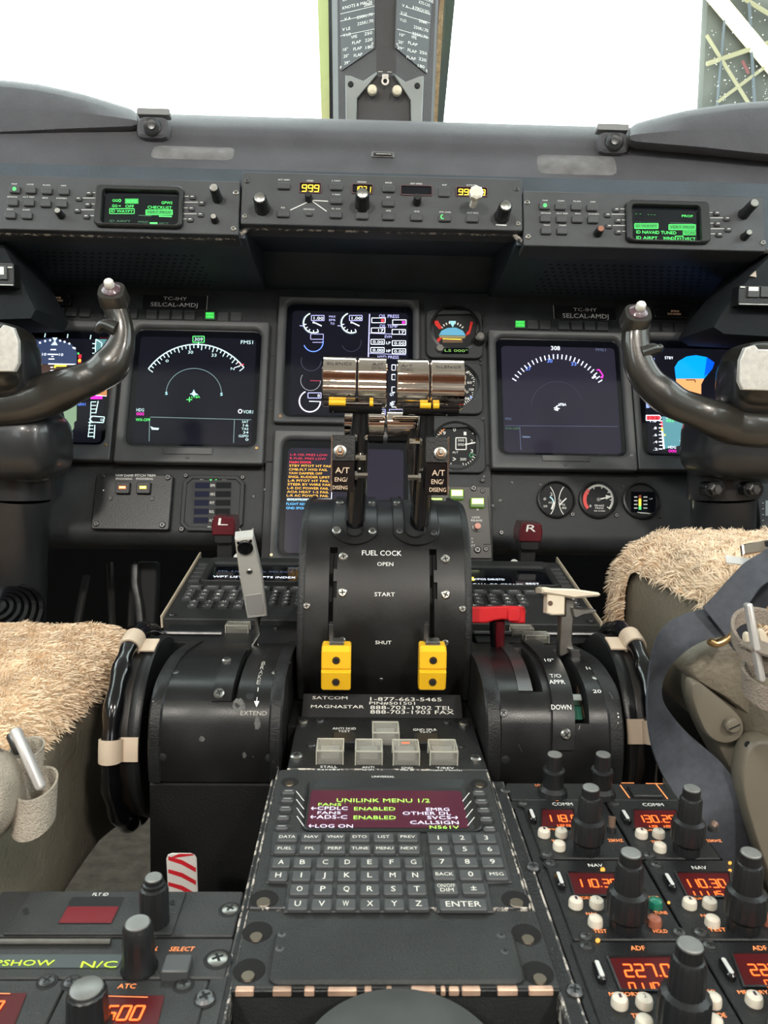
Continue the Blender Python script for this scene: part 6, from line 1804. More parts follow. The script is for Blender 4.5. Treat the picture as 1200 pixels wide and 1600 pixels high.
S = PED.shift(175, 1430)
t = unit(S, 'flight_id_panel', 'FLT ID panel with a dull red window, far row of the left stack', (-22, 1392, 372, 1462))
q = S.r(26, 1393, 280, 1459, h=.0042); MB(S).prism(rr(*q, .0006), .003, .0042, LSP, .0003).build('sub_plate', t)
mb = MB(S); O = rr(*S.r(101, 1402, 185, 1444, h=.0042), .001, 2); o0 = S.r(101, 1402, 185, 1444, h=.0042)
mb.face(O, .0044, DARK); vm = o0[1]+(o0[3]-o0[1])*.62
mb.rect((o0[0]+.0006, o0[1]+.0004, o0[2]-.0006, vm), .0046, REDWIN); mb.build('display_window', t, label='dull red display window')
g = G(S, c37, .0046); g.t('FLT ID', 415, 99, 484, 115, WHITE).disc(115, 180, 14, DARK).disc(770, 142, 12, DARK); g.done('legend', t)
tall_knob(S, t, (692, 232), (690, 38), .0068, c=c37, kind='cap', w=.0042)
dzus(S, t, [(1027, 176)], .0044, c=c37)
S = PED.shift(175, 1500)
t = unit(S, 'selcal_panel', 'panel with a yellow-green lettered strip and a SELECT button, second row of the left stack', (-45, 1466, 358, 1528))
g = G(S, c37, .0034); 
q = S.r(-42, 1491, 189, 1512, h=.0034); MB(S).prism(rr(*q, .001), .003, .0034, mat('lcd_dark_strip', (.03, .04, .042), .3)).build('display_strip', t)
g = G(S, c37, .0037); YG = glow('lcd_yellow_green', (.62, .90, .03), 1.0)
g.t('PSHOW', -20, 397, 243, 428, YG, shear=-.1).t('N/C', 365, 402, 525, 437, YG, shear=-.1); g.done('symbology', t)
g = G(S, c37, .0034); OT = mat('orange_lit_marking', (.7, .25, .1), .6, emit=(1., .25, .06), es=.7)
g.t('CALL', 640, 338, 705, 360, OT, shear=.2).t('SELECT', 757, 339, 865, 362, OT, shear=.2); g.done('legend', t)
A, B = c37(728, 372), c37(850, 450); q = S.r(A[0], A[1], B[0], B[1], h=.008)
MB(S).box(q[0], q[1], q[2], q[3], .003, .008, KEYD, r=.001, ch=.0006).build('select_button', t)
mb = MB(S); a, b = S.q(*c37(-90, 330), .003); a2, b2 = S.q(*c37(485, 352), .003); mb.tube([(a, b, .0045), (a2, b, .0045)], .0014, STEEL, 8); mb.build('light_bar', t)
tall_knob(S, t, (622, 438), (612, 240), .0072, c=c37, w=.003)
dzus(S, t, [(972, 398)], .0050, c=c37)
for px, lab, dig, scr_, txt in (((66, 1531, 305, 1700), 'ATC panel with orange 1600 digits in the left stack', (450, 605, 640, 665), [(320, 503), (820, 514), (915, 577)], 1), ((-72, 1531, 64, 1700), 'panel left of the ATC panel, an orange digit at its edge', None, [(210, 498)], 0)):
    S = PED.shift((px[0]+px[2])/2, 1590)
    t = unit(S, 'transponder_panel', lab, px)
    g = G(S, c37, .0034)
    if txt:
        g.t('ATC', 527, 504, 607, 529, OT).poly([(395, 555), (735, 560), (700, 700), (360, 690)], REDWIN2, 1); g.done('legend', t)
        gg = G(S, c37, .0040); gg.seg('1600', 405, 606, 640, 668, G_ORANGE).pl([(455, 560), (660, 566)], 4, OT); gg.done('digits', t)
        tall_knob(S, t, (395, 700), (375, 530), .0085, c=c37, w=.003, capm=CAPM)
    else:
        g.poly([(-100, 548), (120, 548), (60, 700), (-150, 700)], REDWIN2, 1); g.done('legend', t)
        gg = G(S, c37, .0040); gg.seg('8', -45, 585, 8, 640, G_ORANGE).pl([(0, 549), (45, 550)], 4, OT); gg.done('digits', t)
    dzus(S, t, scr_, .0036, c=c37, m=DSTEEL)
S = PED.shift(330, 1560)
mb = MB(S); q = S.r(308, 1532, 338, 1700); mb.box(*q, -.03, .0025, LSP); a, b = S.q(320, 1562, .0025); mb.screw(a, b, .0048, DSTEEL, .0025)
mb.build('filler_plate', label='narrow plate with one screw between the ATC panel and the left rail', category='plate')
# striped card standing behind the stack
S = Flat.lean(285, 1392, .52, -8)
t = thing(S, 'striped_tag', 'white card tag with red diagonal stripes standing in the gap left of the centre keyboard', 'tag')
mb = MB(S); r = S.r(261, 1334, 308, 1402); mb.box(*r, -.0008, 0, mat('white_card', (.72, .70, .66), .6, vary=.1), r=.004)
mb.build('card', t)
cg = crop(255, 1325, 1); g = G(S, None, .0003); RS = mat('red_print', (.60, .02, .03), .5)
for y in (1338, 1358, 1378): g.poly([(263, y+6), (263, y), (285, y+6), (306, y+18), (306, y+25), (284, y+13)], RS)
g.poly([(280, 1334), (300, 1334), (305, 1336), (262, 1342)], RS); g.done('stripes', t)

# ================================================================ right radio stack
c38 = crop(780, 1160, 2.857)
RSP = mat('radio_panel_black', (0.011, 0.0115, 0.012), .42, spec=.35, bump=.2, bscale=900, vary=.25, vscale=30, wear=.22, wscale=100)
def txo(g, *a): return g.t(*a, OT)
S = PED.shift(930, 1236)
t = unit(S, 'audio_panel', 'thin panel with two stacked black knobs and a square button behind the COMM radios', (795, 1224, 1050, 1250), m=RSP)
tall_knob(S, t, (238, 228), (243, 58), .0072, c=c38, kind='pair'); tall_knob(S, t, (452, 232), (452, 58), .0072, c=c38, kind='pair')
A, B = c38(585, 190), c38(715, 240); q = S.r(A[0], A[1], B[0], B[1], h=.005); MB(S).box(*q, .003, .0055, PLAST, r=.001, ch=.0008).build('square_button', t)
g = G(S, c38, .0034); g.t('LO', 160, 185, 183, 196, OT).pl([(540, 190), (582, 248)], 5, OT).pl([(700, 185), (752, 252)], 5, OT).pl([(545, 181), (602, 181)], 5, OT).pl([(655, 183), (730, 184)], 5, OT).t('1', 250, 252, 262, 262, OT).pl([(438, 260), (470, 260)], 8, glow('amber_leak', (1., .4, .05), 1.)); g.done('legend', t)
def radio(name, label, px, title, win, digs, caps, btns, kb, kt, scr_, extra, kr=.0098, legends=()):
    S = PED.shift((px[0]+px[2])/2, (px[1]+px[3])/2)
    t = unit(S, name, label, px, m=RSP, cat='radio')
    W0 = [S.q(*c38(*p), .0034) for p in reversed(win)]
    mb = MB(S); mb.loft([(W0, .003), (inset(W0, -.0008), .0040), (inset(W0, .0), .0044), (inset(W0, .0003), .0032)], PLAST, cap1=False).face(inset(W0, .0003), .0034, REDWIN2); wo = mb.build('display_window', t, label='dark red display window')
    g = G(S, c38, .0037)
    for d, b in digs: g.seg(d, *b, G_ORANGE)
    g.done('digits', wo)
    g = G(S, c38, .0033); g.t(title[0], *title[1], WHITE if title[2] else OT)
    for l in legends: g.t(l[0], *l[1:], OT)
    g.done('legend', t)
    if caps:
        a, b = S.q(*c38(*caps), .005); mb = MB(S); ov = rr(a-.0022, b-.0062, a+.0022, b+.0062, .0021, 4)
        mb.prism(ov, .003, .0065, GLOSSB, .0008).prism(inset(ov, .0012), .0065, .0068, mat('silver_mark', (.6, .6, .58), .4)); mb.build('transfer_button', t)
    for i, bb in enumerate(btns):
        m_ = bb[2] if len(bb) > 2 else BUTC
        a, b = S.q(*c38(bb[0], bb[1]), .005)
        mb = MB(S).lathe(a, b, [(.0038, .003), (.0038, .0055), (.0034, .0068), (.0022, .0076), (.0006, .0078)], m_, 20)
        o = mb.build('button', t)
        if i < 2 and len(bb) == 2: MB(S).text(str(i+1), (a-.0006, b-.0012, a+.0006, b+.0012), .0080, mat('ink', (.02, 0, .02), .6)).build('number', o)
        if len(bb) > 3: o['label'] = bb[3]
    tall_knob(S, t, kb, kt, kr, c=c38, kind='dual', capm=CAPM, seg=20)
    dzus(S, t, scr_, .0032, m=DSTEEL, c=c38)
    extra(S, t)
    return t
def toggle(b, tp, ring=True):
    def f(S, t):
        B_, T_ = c38(*b), c38(*tp); H = S.H(B_[0], B_[1], T_[1]); a, v = S.q(*B_)
        top = S.q(*T_)[0] if False else a
        MB(S).lathe(a, v, [(.0030, .003), (.0028, .006)], DSTEEL, 12).tube([(a, v, .005), (a+(T_[0]-B_[0])*.00035, v+.002, H)], [.0018, .0024], mat('brown_toggle', (.16, .10, .07), .45), 10).build('toggle', t, label='small brown toggle')
    return f
radio('comm_radio', 'COMM radio reading 118 in orange, left column of the right stack', (831, 1250, 968, 1341), ('COMM', (237, 267, 327, 284), 1),
    [(190, 300), (330, 300), (345, 382), (188, 382)], [('118.0', (200, 325, 352, 354)), ('1232', (238, 368, 350, 380))], (147, 328), [(200, 402), (278, 402), (268, 460)], (390, 482), (393, 208), [(107, 274), (213, 503)], toggle((500, 415), (503, 340)), legends=[('MEMORY', 190, 383, 300, 393), ('TEST', 233, 434, 285, 446), ('25KHZ', 486, 430, 552, 445)])
radio('comm_radio', 'COMM radio reading 130.2 in orange, right column of the right stack', (972, 1250, 1093, 1341), ('COMM', (640, 270, 732, 286), 1),
    [(600, 302), (790, 302), (810, 386), (602, 386)], [('130.25', (612, 327, 790, 357)), ('1215', (645, 372, 775, 385))], (564, 332), [(635, 406), (712, 406), (718, 467)], (835, 488), (845, 212), [(515, 275), (668, 508)], toggle((950, 412), (970, 368)), legends=[('MEMORY', 610, 385, 700, 396), ('TEST', 678, 438, 725, 450), ('25KHZ', 925, 432, 992, 446)])
GRN = mat('green_button', (.01, .16, .10), .35, coat=.3); BRB = mat('copper_button', (.30, .10, .06), .4)
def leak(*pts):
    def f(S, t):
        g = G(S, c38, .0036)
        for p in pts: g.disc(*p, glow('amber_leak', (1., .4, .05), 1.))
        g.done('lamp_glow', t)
    return f
radio('nav_radio', 'NAV radio reading 110.3 in orange, left column, amber glow at its lower left corner', (873, 1344, 1038, 1468), ('NAV', (397, 540, 462, 557), 1),
    [(305, 580), (515, 585), (520, 685), (338, 685)], [('110.30', (335, 612, 530, 646))], (271, 615), [(342, 715), (435, 715), (430, 797), (697, 718, GRN, 'green button'), (692, 797, BRB, 'copper-brown button')], (562, 828), (582, 500), [(230, 543), (803, 850), (390, 870)], leak((462, 568, 11), (440, 884, 11), (757, 715, 7)), kr=.0102, legends=[('MEMORY', 325, 686, 412, 701), ('TEST', 422, 833, 480, 852), ('AUTO', 655, 684, 712, 700), ('TUNE', 692, 752, 750, 768), ('HOLD', 688, 833, 750, 852), ('NAV', 388, 758, 436, 772)])
radio('nav_radio', 'NAV radio reading 110.30 over 111.5 in orange, right column', (1042, 1344, 1208, 1468), ('NAV', (860, 550, 925, 568), 1),
    [(788, 582), (1025, 582), (1045, 690), (842, 690)], [('110.30', (815, 612, 1012, 648)), ('11115', (845, 665, 1000, 689))], (760, 622), [(850, 717), (940, 717), (952, 797), (1192, 712, GRN, 'green button'), (1196, 788, BRB, 'copper-brown button')], (1088, 828), (1100, 500), [(700, 549), (898, 852)], leak((1030, 538, 8), (1030, 572, 8)), kr=.0102, legends=[('MEMORY', 832, 688, 920, 703), ('TEST', 935, 826, 1012, 845), ('NAV', 900, 766, 962, 780)])
radio('adf_radio', 'ADF radio reading 227.0 in orange, nearest left column of the right stack', (931, 1471, 1148, 1690), ('ADF', (585, 906, 650, 930), 0),
    [(487, 962), (790, 955), (800, 1108), (545, 1108)], [('227.0', (550, 992, 770, 1046)), ('0110', (575, 1074, 720, 1106))], (447, 1022), [(538, 1155), (648, 1155), (648, 1250), (955, 1150), (960, 1250)], (812, 1330), (833, 912), [(388, 912)], lambda S, t: None, kr=.0108, legends=[('MEMORY', 490, 1113, 628, 1134), ('TEST', 590, 1208, 656, 1232), ('MODE', 928, 1205, 1012, 1230), ('BFO', 918, 1102, 962, 1118)])
radio('adf_radio', 'ADF radio reading 22 at the right edge of the picture', (1152, 1471, 1370, 1690), ('ADF', (1128, 906, 1194, 930), 0),
    [(1040, 942), (1330, 940), (1370, 1090), (1095, 1090)], [('2270', (1112, 992, 1290, 1040)), ('0110', (1185, 1062, 1300, 1095))], (1018, 1010), [(1138, 1145), (1245, 1145), (1245, 1250)], (1420, 1330), (1440, 912), [(937, 908)], lambda S, t: None, kr=.0108, legends=[('MEMORY', 1065, 1105, 1200, 1125)])
S = PED.shift(880, 1500)
mb = MB(S); q = S.r(866, 1471, 928, 1690)
c0, c1 = S.q(850, 1400)[0], S.q(900, 1470)[0]
mb.box(c0, S.q(880, 1700)[1], S.q(868, 1400)[0], S.q(820, 1250)[1], -.03, .0015, RSP)
for p in ((808, 1258), (905, 1461)): a, b = S.q(*p, .0015); mb.lathe(a, b, [(.0052, .0016), (.005, .0018)], DARK, 16)
mb.build('filler_strip', label='narrow black strip between the right rail and the radios', category='plate')
# ================================================================ rounded solids, pads, ribbons, wool
def rbox_data(c, hf, r, n=8, keep=None):
    """rounded box: vertices, faces, normals"""
    c, hf = Vector(c), Vector(hf)
    V, Fs, N, idx = [], [], [], {}
    for ax in range(3):
        for sg in (-1, 1):
            g = []
            for i in range(n+1):
                row = []
                for j in range(n+1):
                    p = [0, 0, 0]
                    def m(k): 
                        t = k/n*2-1
                        return math.copysign(abs(t)**.75, t)
                    p[ax] = sg; p[(ax+1) % 3] = m(i); p[(ax+2) % 3] = m(j)
                    P = Vector((p[0]*hf.x, p[1]*hf.y, p[2]*hf.z))
                    core = Vector([max(-(hf[k]-r), min(hf[k]-r, P[k])) for k in range(3)])
                    d = (P-core)
                    if d.length < 1e-9: d = Vector(p)
                    d.normalize()
                    Q = c + core + d*r
                    key_ = tuple(round(q, 6) for q in Q)
                    if key_ not in idx: idx[key_] = len(V); V.append(Q); N.append(d)
                    row.append(idx[key_])
                g.append(row)
            for i in range(n):
                for j in range(n):
                    f = (g[i][j], g[i+1][j], g[i+1][j+1], g[i][j+1])
                    if sg < 0: f = tuple(reversed(f))
                    if len(set(f)) >= 3:
                        f = tuple(dict.fromkeys(f)); Fs.append(f)
    if keep: Fs = [f for f in Fs if keep(sum((V[i] for i in f), Vector())/len(f), sum((N[i] for i in f), Vector()).normalized())]
    return V, Fs, N
def rbox(name, parent, W3, c, hf, r, m, n=8, keep=None, **k):
    V, Fs, N = rbox_data(c, hf, r, n, keep)
    mb = MB(); mb.raw([v - W3.o for v in V], Fs, m, direct=True)
    return mb.build(name, parent, sharp=60, **k)
def pad(name, parent, S, outline, thick, m, round_=.25, back=None, base=None, **k):
    """puffed cushion from an outline in photo pixels, standing at its own distance with thickness"""
    q = [S.q(*p) for p in outline]
    cx, cy = sum(p[0] for p in q)/len(q), sum(p[1] for p in q)/len(q)
    # smooth the outline
    for _ in range(2):
        q = [p for i in range(len(q)) for p in ((q[i][0]*.75+q[(i+1) % len(q)][0]*.25, q[i][1]*.75+q[(i+1) % len(q)][1]*.25), (q[i][0]*.25+q[(i+1) % len(q)][0]*.75, q[i][1]*.25+q[(i+1) % len(q)][1]*.75))]
    rings = []
    for i in range(-6, 9):
        th = R(90*i/8) if i >= 0 else R(90*i/6)
        f = 1 - round_*(1-math.cos(th))
        rings.append(([(cx+(p[0]-cx)*f, cy+(p[1]-cy)*f) for p in q], thick*math.sin(th)))
    mb = MB(S); mb.loft(rings, m, cap0=True)
    o = mb.build(name, sharp=60, **k); 
    if parent: reparent(o, parent)
    return o
def ribbon(name, parent, W3, A, B, m, th=.0016, **k):
    """webbing between two edges given as 3D points"""
    n = len(A)
    V, Fs = [], []
    for i in range(n):
        t = (A[min(n-1, i+1)] - A[max(0, i-1)])
        nn = t.cross(B[i]-A[i]); nn.normalize(); nn *= th
        V += [A[i]-W3.o, B[i]-W3.o, B[i]+nn-W3.o, A[i]+nn-W3.o]
    for i in range(n-1):
        for j in range(4): Fs.append((4*i+j, 4*i+(j+1) % 4, 4*i+4+(j+1) % 4, 4*i+4+j))
    Fs += [(0, 1, 2, 3), (4*n-4, 4*n-3, 4*n-2, 4*n-1)]
    mb = MB(); mb.raw(V, Fs, m, direct=True)
    return mb.build(name, parent, sharp=50, **k)
def smooth_pts(P, n=5):
    P = [Vector(p) for p in P]; out = []
    Q = [P[0]] + P + [P[-1]]
    for i in range(1, len(Q)-2):
        for k in range(n):
            t = k/n
            out.append(0.5*((2*Q[i]) + (-Q[i-1]+Q[i+1])*t + (2*Q[i-1]-5*Q[i]+4*Q[i+1]-Q[i+2])*t*t + (-Q[i-1]+3*Q[i]-3*Q[i+1]+Q[i+2])*t**3))
    out.append(P[-1]); return out
def smooth_n(L, n=5): return [v.x for v in smooth_pts([Vector((a, 0, 0)) for a in L], n)]
WOOL = mat('cream_sheepskin_wool', (0.92, 0.74, 0.54), .9, vary=.16, vscale=22, sheen=.2)
WOOLB = mat('sheepskin_base', (0.74, 0.56, 0.38), .95, vary=.2, vscale=60)
def wool(name, parent, W3, V, Fs, N, count, ln=.016, comb=(0, 0, 0), m=None, seed=3, skip=None):
    """short curled locks of wool standing on the given surface"""
    rnd = random.Random(seed)
    areas = []; tot = 0
    for f in Fs:
        a = (V[f[1]]-V[f[0]]).cross(V[f[2]]-V[f[0]]).length
        tot += a; areas.append(tot)
    import bisect
    vs, fs = [], []
    comb = Vector(comb)
    for _ in range(count):
        f = Fs[min(len(Fs)-1, bisect.bisect_left(areas, rnd.random()*tot))]
        a, b = rnd.random(), rnd.random()
        if len(f) == 4:
            P = (V[f[0]]*(1-a)+V[f[1]]*a)*(1-b) + (V[f[3]]*(1-a)+V[f[2]]*a)*b
            Nn = (N[f[0]]*(1-a)+N[f[1]]*a)*(1-b) + (N[f[3]]*(1-a)+N[f[2]]*a)*b
        else:
            if a+b > 1: a, b = 1-a, 1-b
            P = V[f[0]]*(1-a-b)+V[f[1]]*a+V[f[2]]*b; Nn = N[f[0]]
        if skip and skip(P): continue
        Nn = Nn.normalized()
        # neighbouring strands lean together into locks
        cx = math.sin(P.x*170+P.y*90)*1.1 + math.sin(P.y*230-P.x*60+P.z*150)*.9
        cy = math.cos(P.y*190+P.z*80+P.x*40)*1.0 + math.sin(P.x*120+P.z*210)*.9
        cl = Vector((cx, cy, .3*math.sin(P.x*150+P.z*170)))*.26
        d = (Nn*1.0 + cl + comb + Vector((rnd.uniform(-.35, .35), rnd.uniform(-.35, .35), rnd.uniform(-.25, .35)))).normalized()
        d2 = (d*.55 + cl*.9 + comb*1.2 + Vector((0, 0, -.15))).normalized()
        s = d.cross(Vector((rnd.uniform(-1, 1), rnd.uniform(-1, 1), rnd.uniform(-1, 1)))).normalized()
        L = ln*rnd.uniform(.6, 1.15); w_ = rnd.uniform(.0004, .0007)
        p0 = P - Nn*.001; p1 = P + d*L*.5; p2 = p1 + d2*L*.35; p3 = p2 + (d2*.8+cl*.5).normalized()*L*.25
        k = len(vs)
        vs += [p0-s*w_-W3.o, p0+s*w_-W3.o, p1+s*w_*.9-W3.o, p1-s*w_*.9-W3.o, p2+s*w_*.6-W3.o, p2-s*w_*.6-W3.o, p3-W3.o]
        fs += [(k, k+1, k+2, k+3), (k+3, k+2, k+4, k+5), (k+5, k+4, k+6)]
    mb = MB(); mb.raw(vs, fs, m or WOOL, direct=True)
    return mb.build(name, parent, sharp=180)

# ================================================================ control wheels
YK = mat('control_wheel_bronze_black', (0.040, 0.037, 0.032), .28, metal=.3, coat=.35, bump=.05, bscale=300, vary=.15, vscale=14)
YKP = mat('brushed_silver_badge', (.68, .66, .62), .5, metal=.35, vary=.12, vscale=180, bump=.15, bscale=700)
YKC = mat('column_black_paint', (0.020, 0.021, 0.023), .30, coat=.25, vary=.2, vscale=20)
def wheel(side):
    D = .86 if side < 0 else .86
    k = D/1200
    if side < 0:
        path = [(-90, 642, 28), (-40, 640, 28), (0, 637, 28), (40, 630, 31), (80, 615, 33), (120, 599, 28), (150, 587, 26), (172, 571, 28), (186, 547, 23), (191, 520, 18), (187, 497, 17), (180, 480, 19), (175, 464, 21)]
        cap = (174, 455); lug = [(183, 515), (166, 508), (156, 511), (152, 520)]; hub = (-40, 560); hw, hh = 86, 54; plate = (-115, 507, 31, 581)
        lab = 'left control wheel on its black column, white thumb switch atop its curved grip'
    else:
        path = [(1290, 672, 30), (1240, 670, 30), (1200, 669, 30), (1172, 668, 31), (1143, 663, 31), (1117, 654, 28), (1087, 642, 25), (1058, 631, 25), (1036, 616, 26), (1015, 598, 24), (1000, 573, 23), (994, 548, 22), (993, 526, 21), (996, 506, 20)]
        cap = (997, 490); lug = [(1000, 552), (1018, 546), (1028, 545), (1034, 541)]; hub = (1226, 588); hw, hh = 90, 50; plate = (1153, 541, 1320, 612)
        lab = 'right control wheel on its black column, white thumb switch atop its curved grip'
    W3 = World3(at(hub[0], 760, D+.08))
    t = thing(W3, 'control_yoke', lab, 'control yoke')
    P = smooth_pts([at(x, y, D + (.012 if i < 5 else 0)) for i, (x, y, r) in enumerate(path)], 5)
    rr_ = smooth_n([r*k for *_, r in path], 5)
    mb = MB(); seg = 24
    # faceted oval section: squarer than a circle, with a crease along the front
    vs, fs = [], []
    for i, p in enumerate(P):
        tt = (P[min(len(P)-1, i+1)] - P[max(0, i-1)]).normalized()
        b = Vector((0, 1, 0)); b = (b - tt*b.dot(tt)).normalized(); a = tt.cross(b)
        for s_ in range(seg):
            c_ = 2*math.pi*s_/seg
            e = .78
            ca, sa2 = math.cos(c_), math.sin(c_)
            x = math.copysign(abs(ca)**e, ca); y = math.copysign(abs(sa2)**e, sa2)
            vs.append(p + a*x*rr_[i] + b*y*rr_[i]*.82 - W3.o)
    n = len(P)
    for i in range(n-1):
        for s_ in range(seg): fs.append((i*seg+s_, i*seg+(s_+1) % seg, (i+1)*seg+(s_+1) % seg, (i+1)*seg+s_))
    fs += [tuple(range(seg)), tuple(range((n-1)*seg, n*seg))]
    mb.raw(vs, fs, YK, direct=True); mb.build('horn', t, sharp=50)
    lp = smooth_pts([at(x, y, D-.006) - W3.o for x, y in lug], 4); ln_ = len(lp)
    MB().tube(lp, [.0095 - .006*i/(ln_-1) for i in range(ln_)], YK, 14).build('trigger_lug', t)
    # top plate and thumb switch, tilted up to the pilot
    S = Flat.lean(cap[0], cap[1], D-.014, 36)
    O = [(r_*math.cos(a), r_*math.sin(a)*.92) for a, r_ in ((2*math.pi*i/24, .0158*(1+.06*math.cos(4*2*math.pi*i/24+math.pi))) for i in range(24))]
    on(t, S, lambda m: m.loft([(inset(O, -.001), -.016), (O, .0), (inset(O, .0008), .0015)], YK), 'grip_top', sharp=40)
    on(t, S, lambda m: m.lathe(0, .001, [(.0105, .0015), (.0102, .003), (.0070, .0055), (.0052, .0065)], mat('mauve_switch_boot', (.10, .055, .065), .3, coat=.4), 28), 'switch_boot', label='dark mauve switch boot')
    on(t, S, lambda m: m.lathe(0, .001, [(.0050, .006), (.0054, .0075), (.0054, .0125), (.0044, .014)], mat('white_switch_cap', (.75, .72, .66), .4), 20, .05), 'thumb_switch', label='white ribbed thumb switch')
    # hub and badge
    c0 = at(hub[0], hub[1], D+.005)
    rbox('hub', t, W3, c0, (hw*k, .040, hh*k), .022, YK, 8)
    c1 = at(hub[0]+ (4 if side < 0 else -4), hub[1]+12, D+.012)
    rbox('hub_collar', t, W3, c1, (hw*k*1.08, .036, hh*k*1.0), .026, YKC, 8)
    S = Flat.lean((plate[0]+plate[2])/2, (plate[1]+plate[3])/2, D-.044, -6)
    r = S.r(*plate)
    def badge(m):
        w_, h_ = r[2]-r[0], r[3]-r[1]; e = (1 if side < 0 else -1)
        base_ = [(r[0], r[1]+.004), (r[0]+.004, r[1]), (r[2]-.006, r[1]+.001), (r[2]-.001, r[1]+.010), (r[2], r[3]-.016), (r[2]-.004, r[3]-.003), (r[2]-.014, r[3]), (r[2]-.018, r[3]-.004), (r[0]+.004, r[3]-.004), (r[0], r[3]-.008)]
        if side > 0: base_ = [((r[0]+r[2])-p[0], p[1]) for p in reversed(base_)]
        m.loft([(base_, -.003), (base_, .003), (inset(base_, .001), .004)], YKP)
    on(t, S, badge, 'badge_plate', label='brushed silver badge plate')
    # universal block, clamp collar and column tube
    cx = -6 if side < 0 else 1172
    bl = at(cx if side < 0 else 1190, 694, D+.06)
    rbox('pivot_block', t, W3, bl, (.082 if side < 0 else .088, .050, .042), .030, YKC, 8)
    mb = MB(); colx = (29, 22) if side < 0 else (1130, 1126)
    p0, p1, p2 = at(colx[0], 715, D+.10), at(colx[0], 778, D+.105), at(colx[1], 1000, D+.14)
    kk = (D+.10)/1200
    p01 = p0 + (p1-p0)*.3
    mb.tube([p-W3.o for p in (p0, p01, p1)], [50*kk, 53*kk, 53*kk], YKC, 40, up=(0, 1, 0)); mb.build('clamp_collar', t)
    MB().tube([p-W3.o for p in (p1, p2)], [48*kk, 46*kk], YKC, 40, up=(0, 1, 0)).build('column_tube', t)
    for bx in ((46,) if side < 0 else (1119, 1179)):
        by = 742 if side < 0 else 765
        S = Flat.lean(bx, by, D+.045, 0)
        on(t, S, lambda m: m.box(-.020 if side < 0 else -.012, -.009, .016 if side < 0 else .012, .009, -.02, -.002, GLOSSB, r=.007).lathe(.004 if side < 0 else 0, 0, [(.0075, -.002), (.0075, .002), (.006, .003)], DSTEEL, 6).lathe(.004 if side < 0 else 0, 0, [(.004, .003), (.004, .006)], DSTEEL, 14), 'clamp_bolt')
    return t
tl = wheel(-1); tr = wheel(1)

# rubber bellows at the foot of the left column
S = Flat.lean(8, 962, .93, 42)
mb = MB(S); prof = []
for i in range(6):
    r_ = .046 - i*.0072; prof += [(r_, i*.004), (r_-.001, i*.004+.003), (r_-.0055, i*.004+.0035), (r_-.006, i*.004+.0015)]
mb.lathe(0, 0, prof, GLOSSB, 40); mb.build('rubber_bellows', label='ribbed black rubber boot at the foot of the left control column', category='rubber boot')
# rudder pedal arm and dim linkages under the panel
S = Flat.lean(228, 925, 1.12, 10)
t = thing(S, 'rudder_pedal', 'dark pedal arm in the footwell below the yaw damper plate', 'pedal')
MB(S).box(-.018, -.07, .012, .045, -.03, -.01, DARK, r=.006, ch=.002).build('pedal_pad', t)
pts = smooth_pts([Vector((-.012+.006*math.cos(a*1.2), -.05+.03*a, .0)) for a in (0, 1, 2, 3)], 4)
MB(S).tube(pts, .0055, DSTEEL, 8, flat=.5).build('pedal_rim', t)
for x0, y0, x1, y1 in ((172, 880, 176, 980), (208, 880, 205, 980), (135, 900, 118, 990)):
    o_ = MB().tube([at(x0, y0, 1.25), at(x1, y1, 1.2)], .006, mat('dim_linkage_metal', (.05, .048, .045), .5, metal=.5), 8).build('link_rod'); reparent(o_, t)

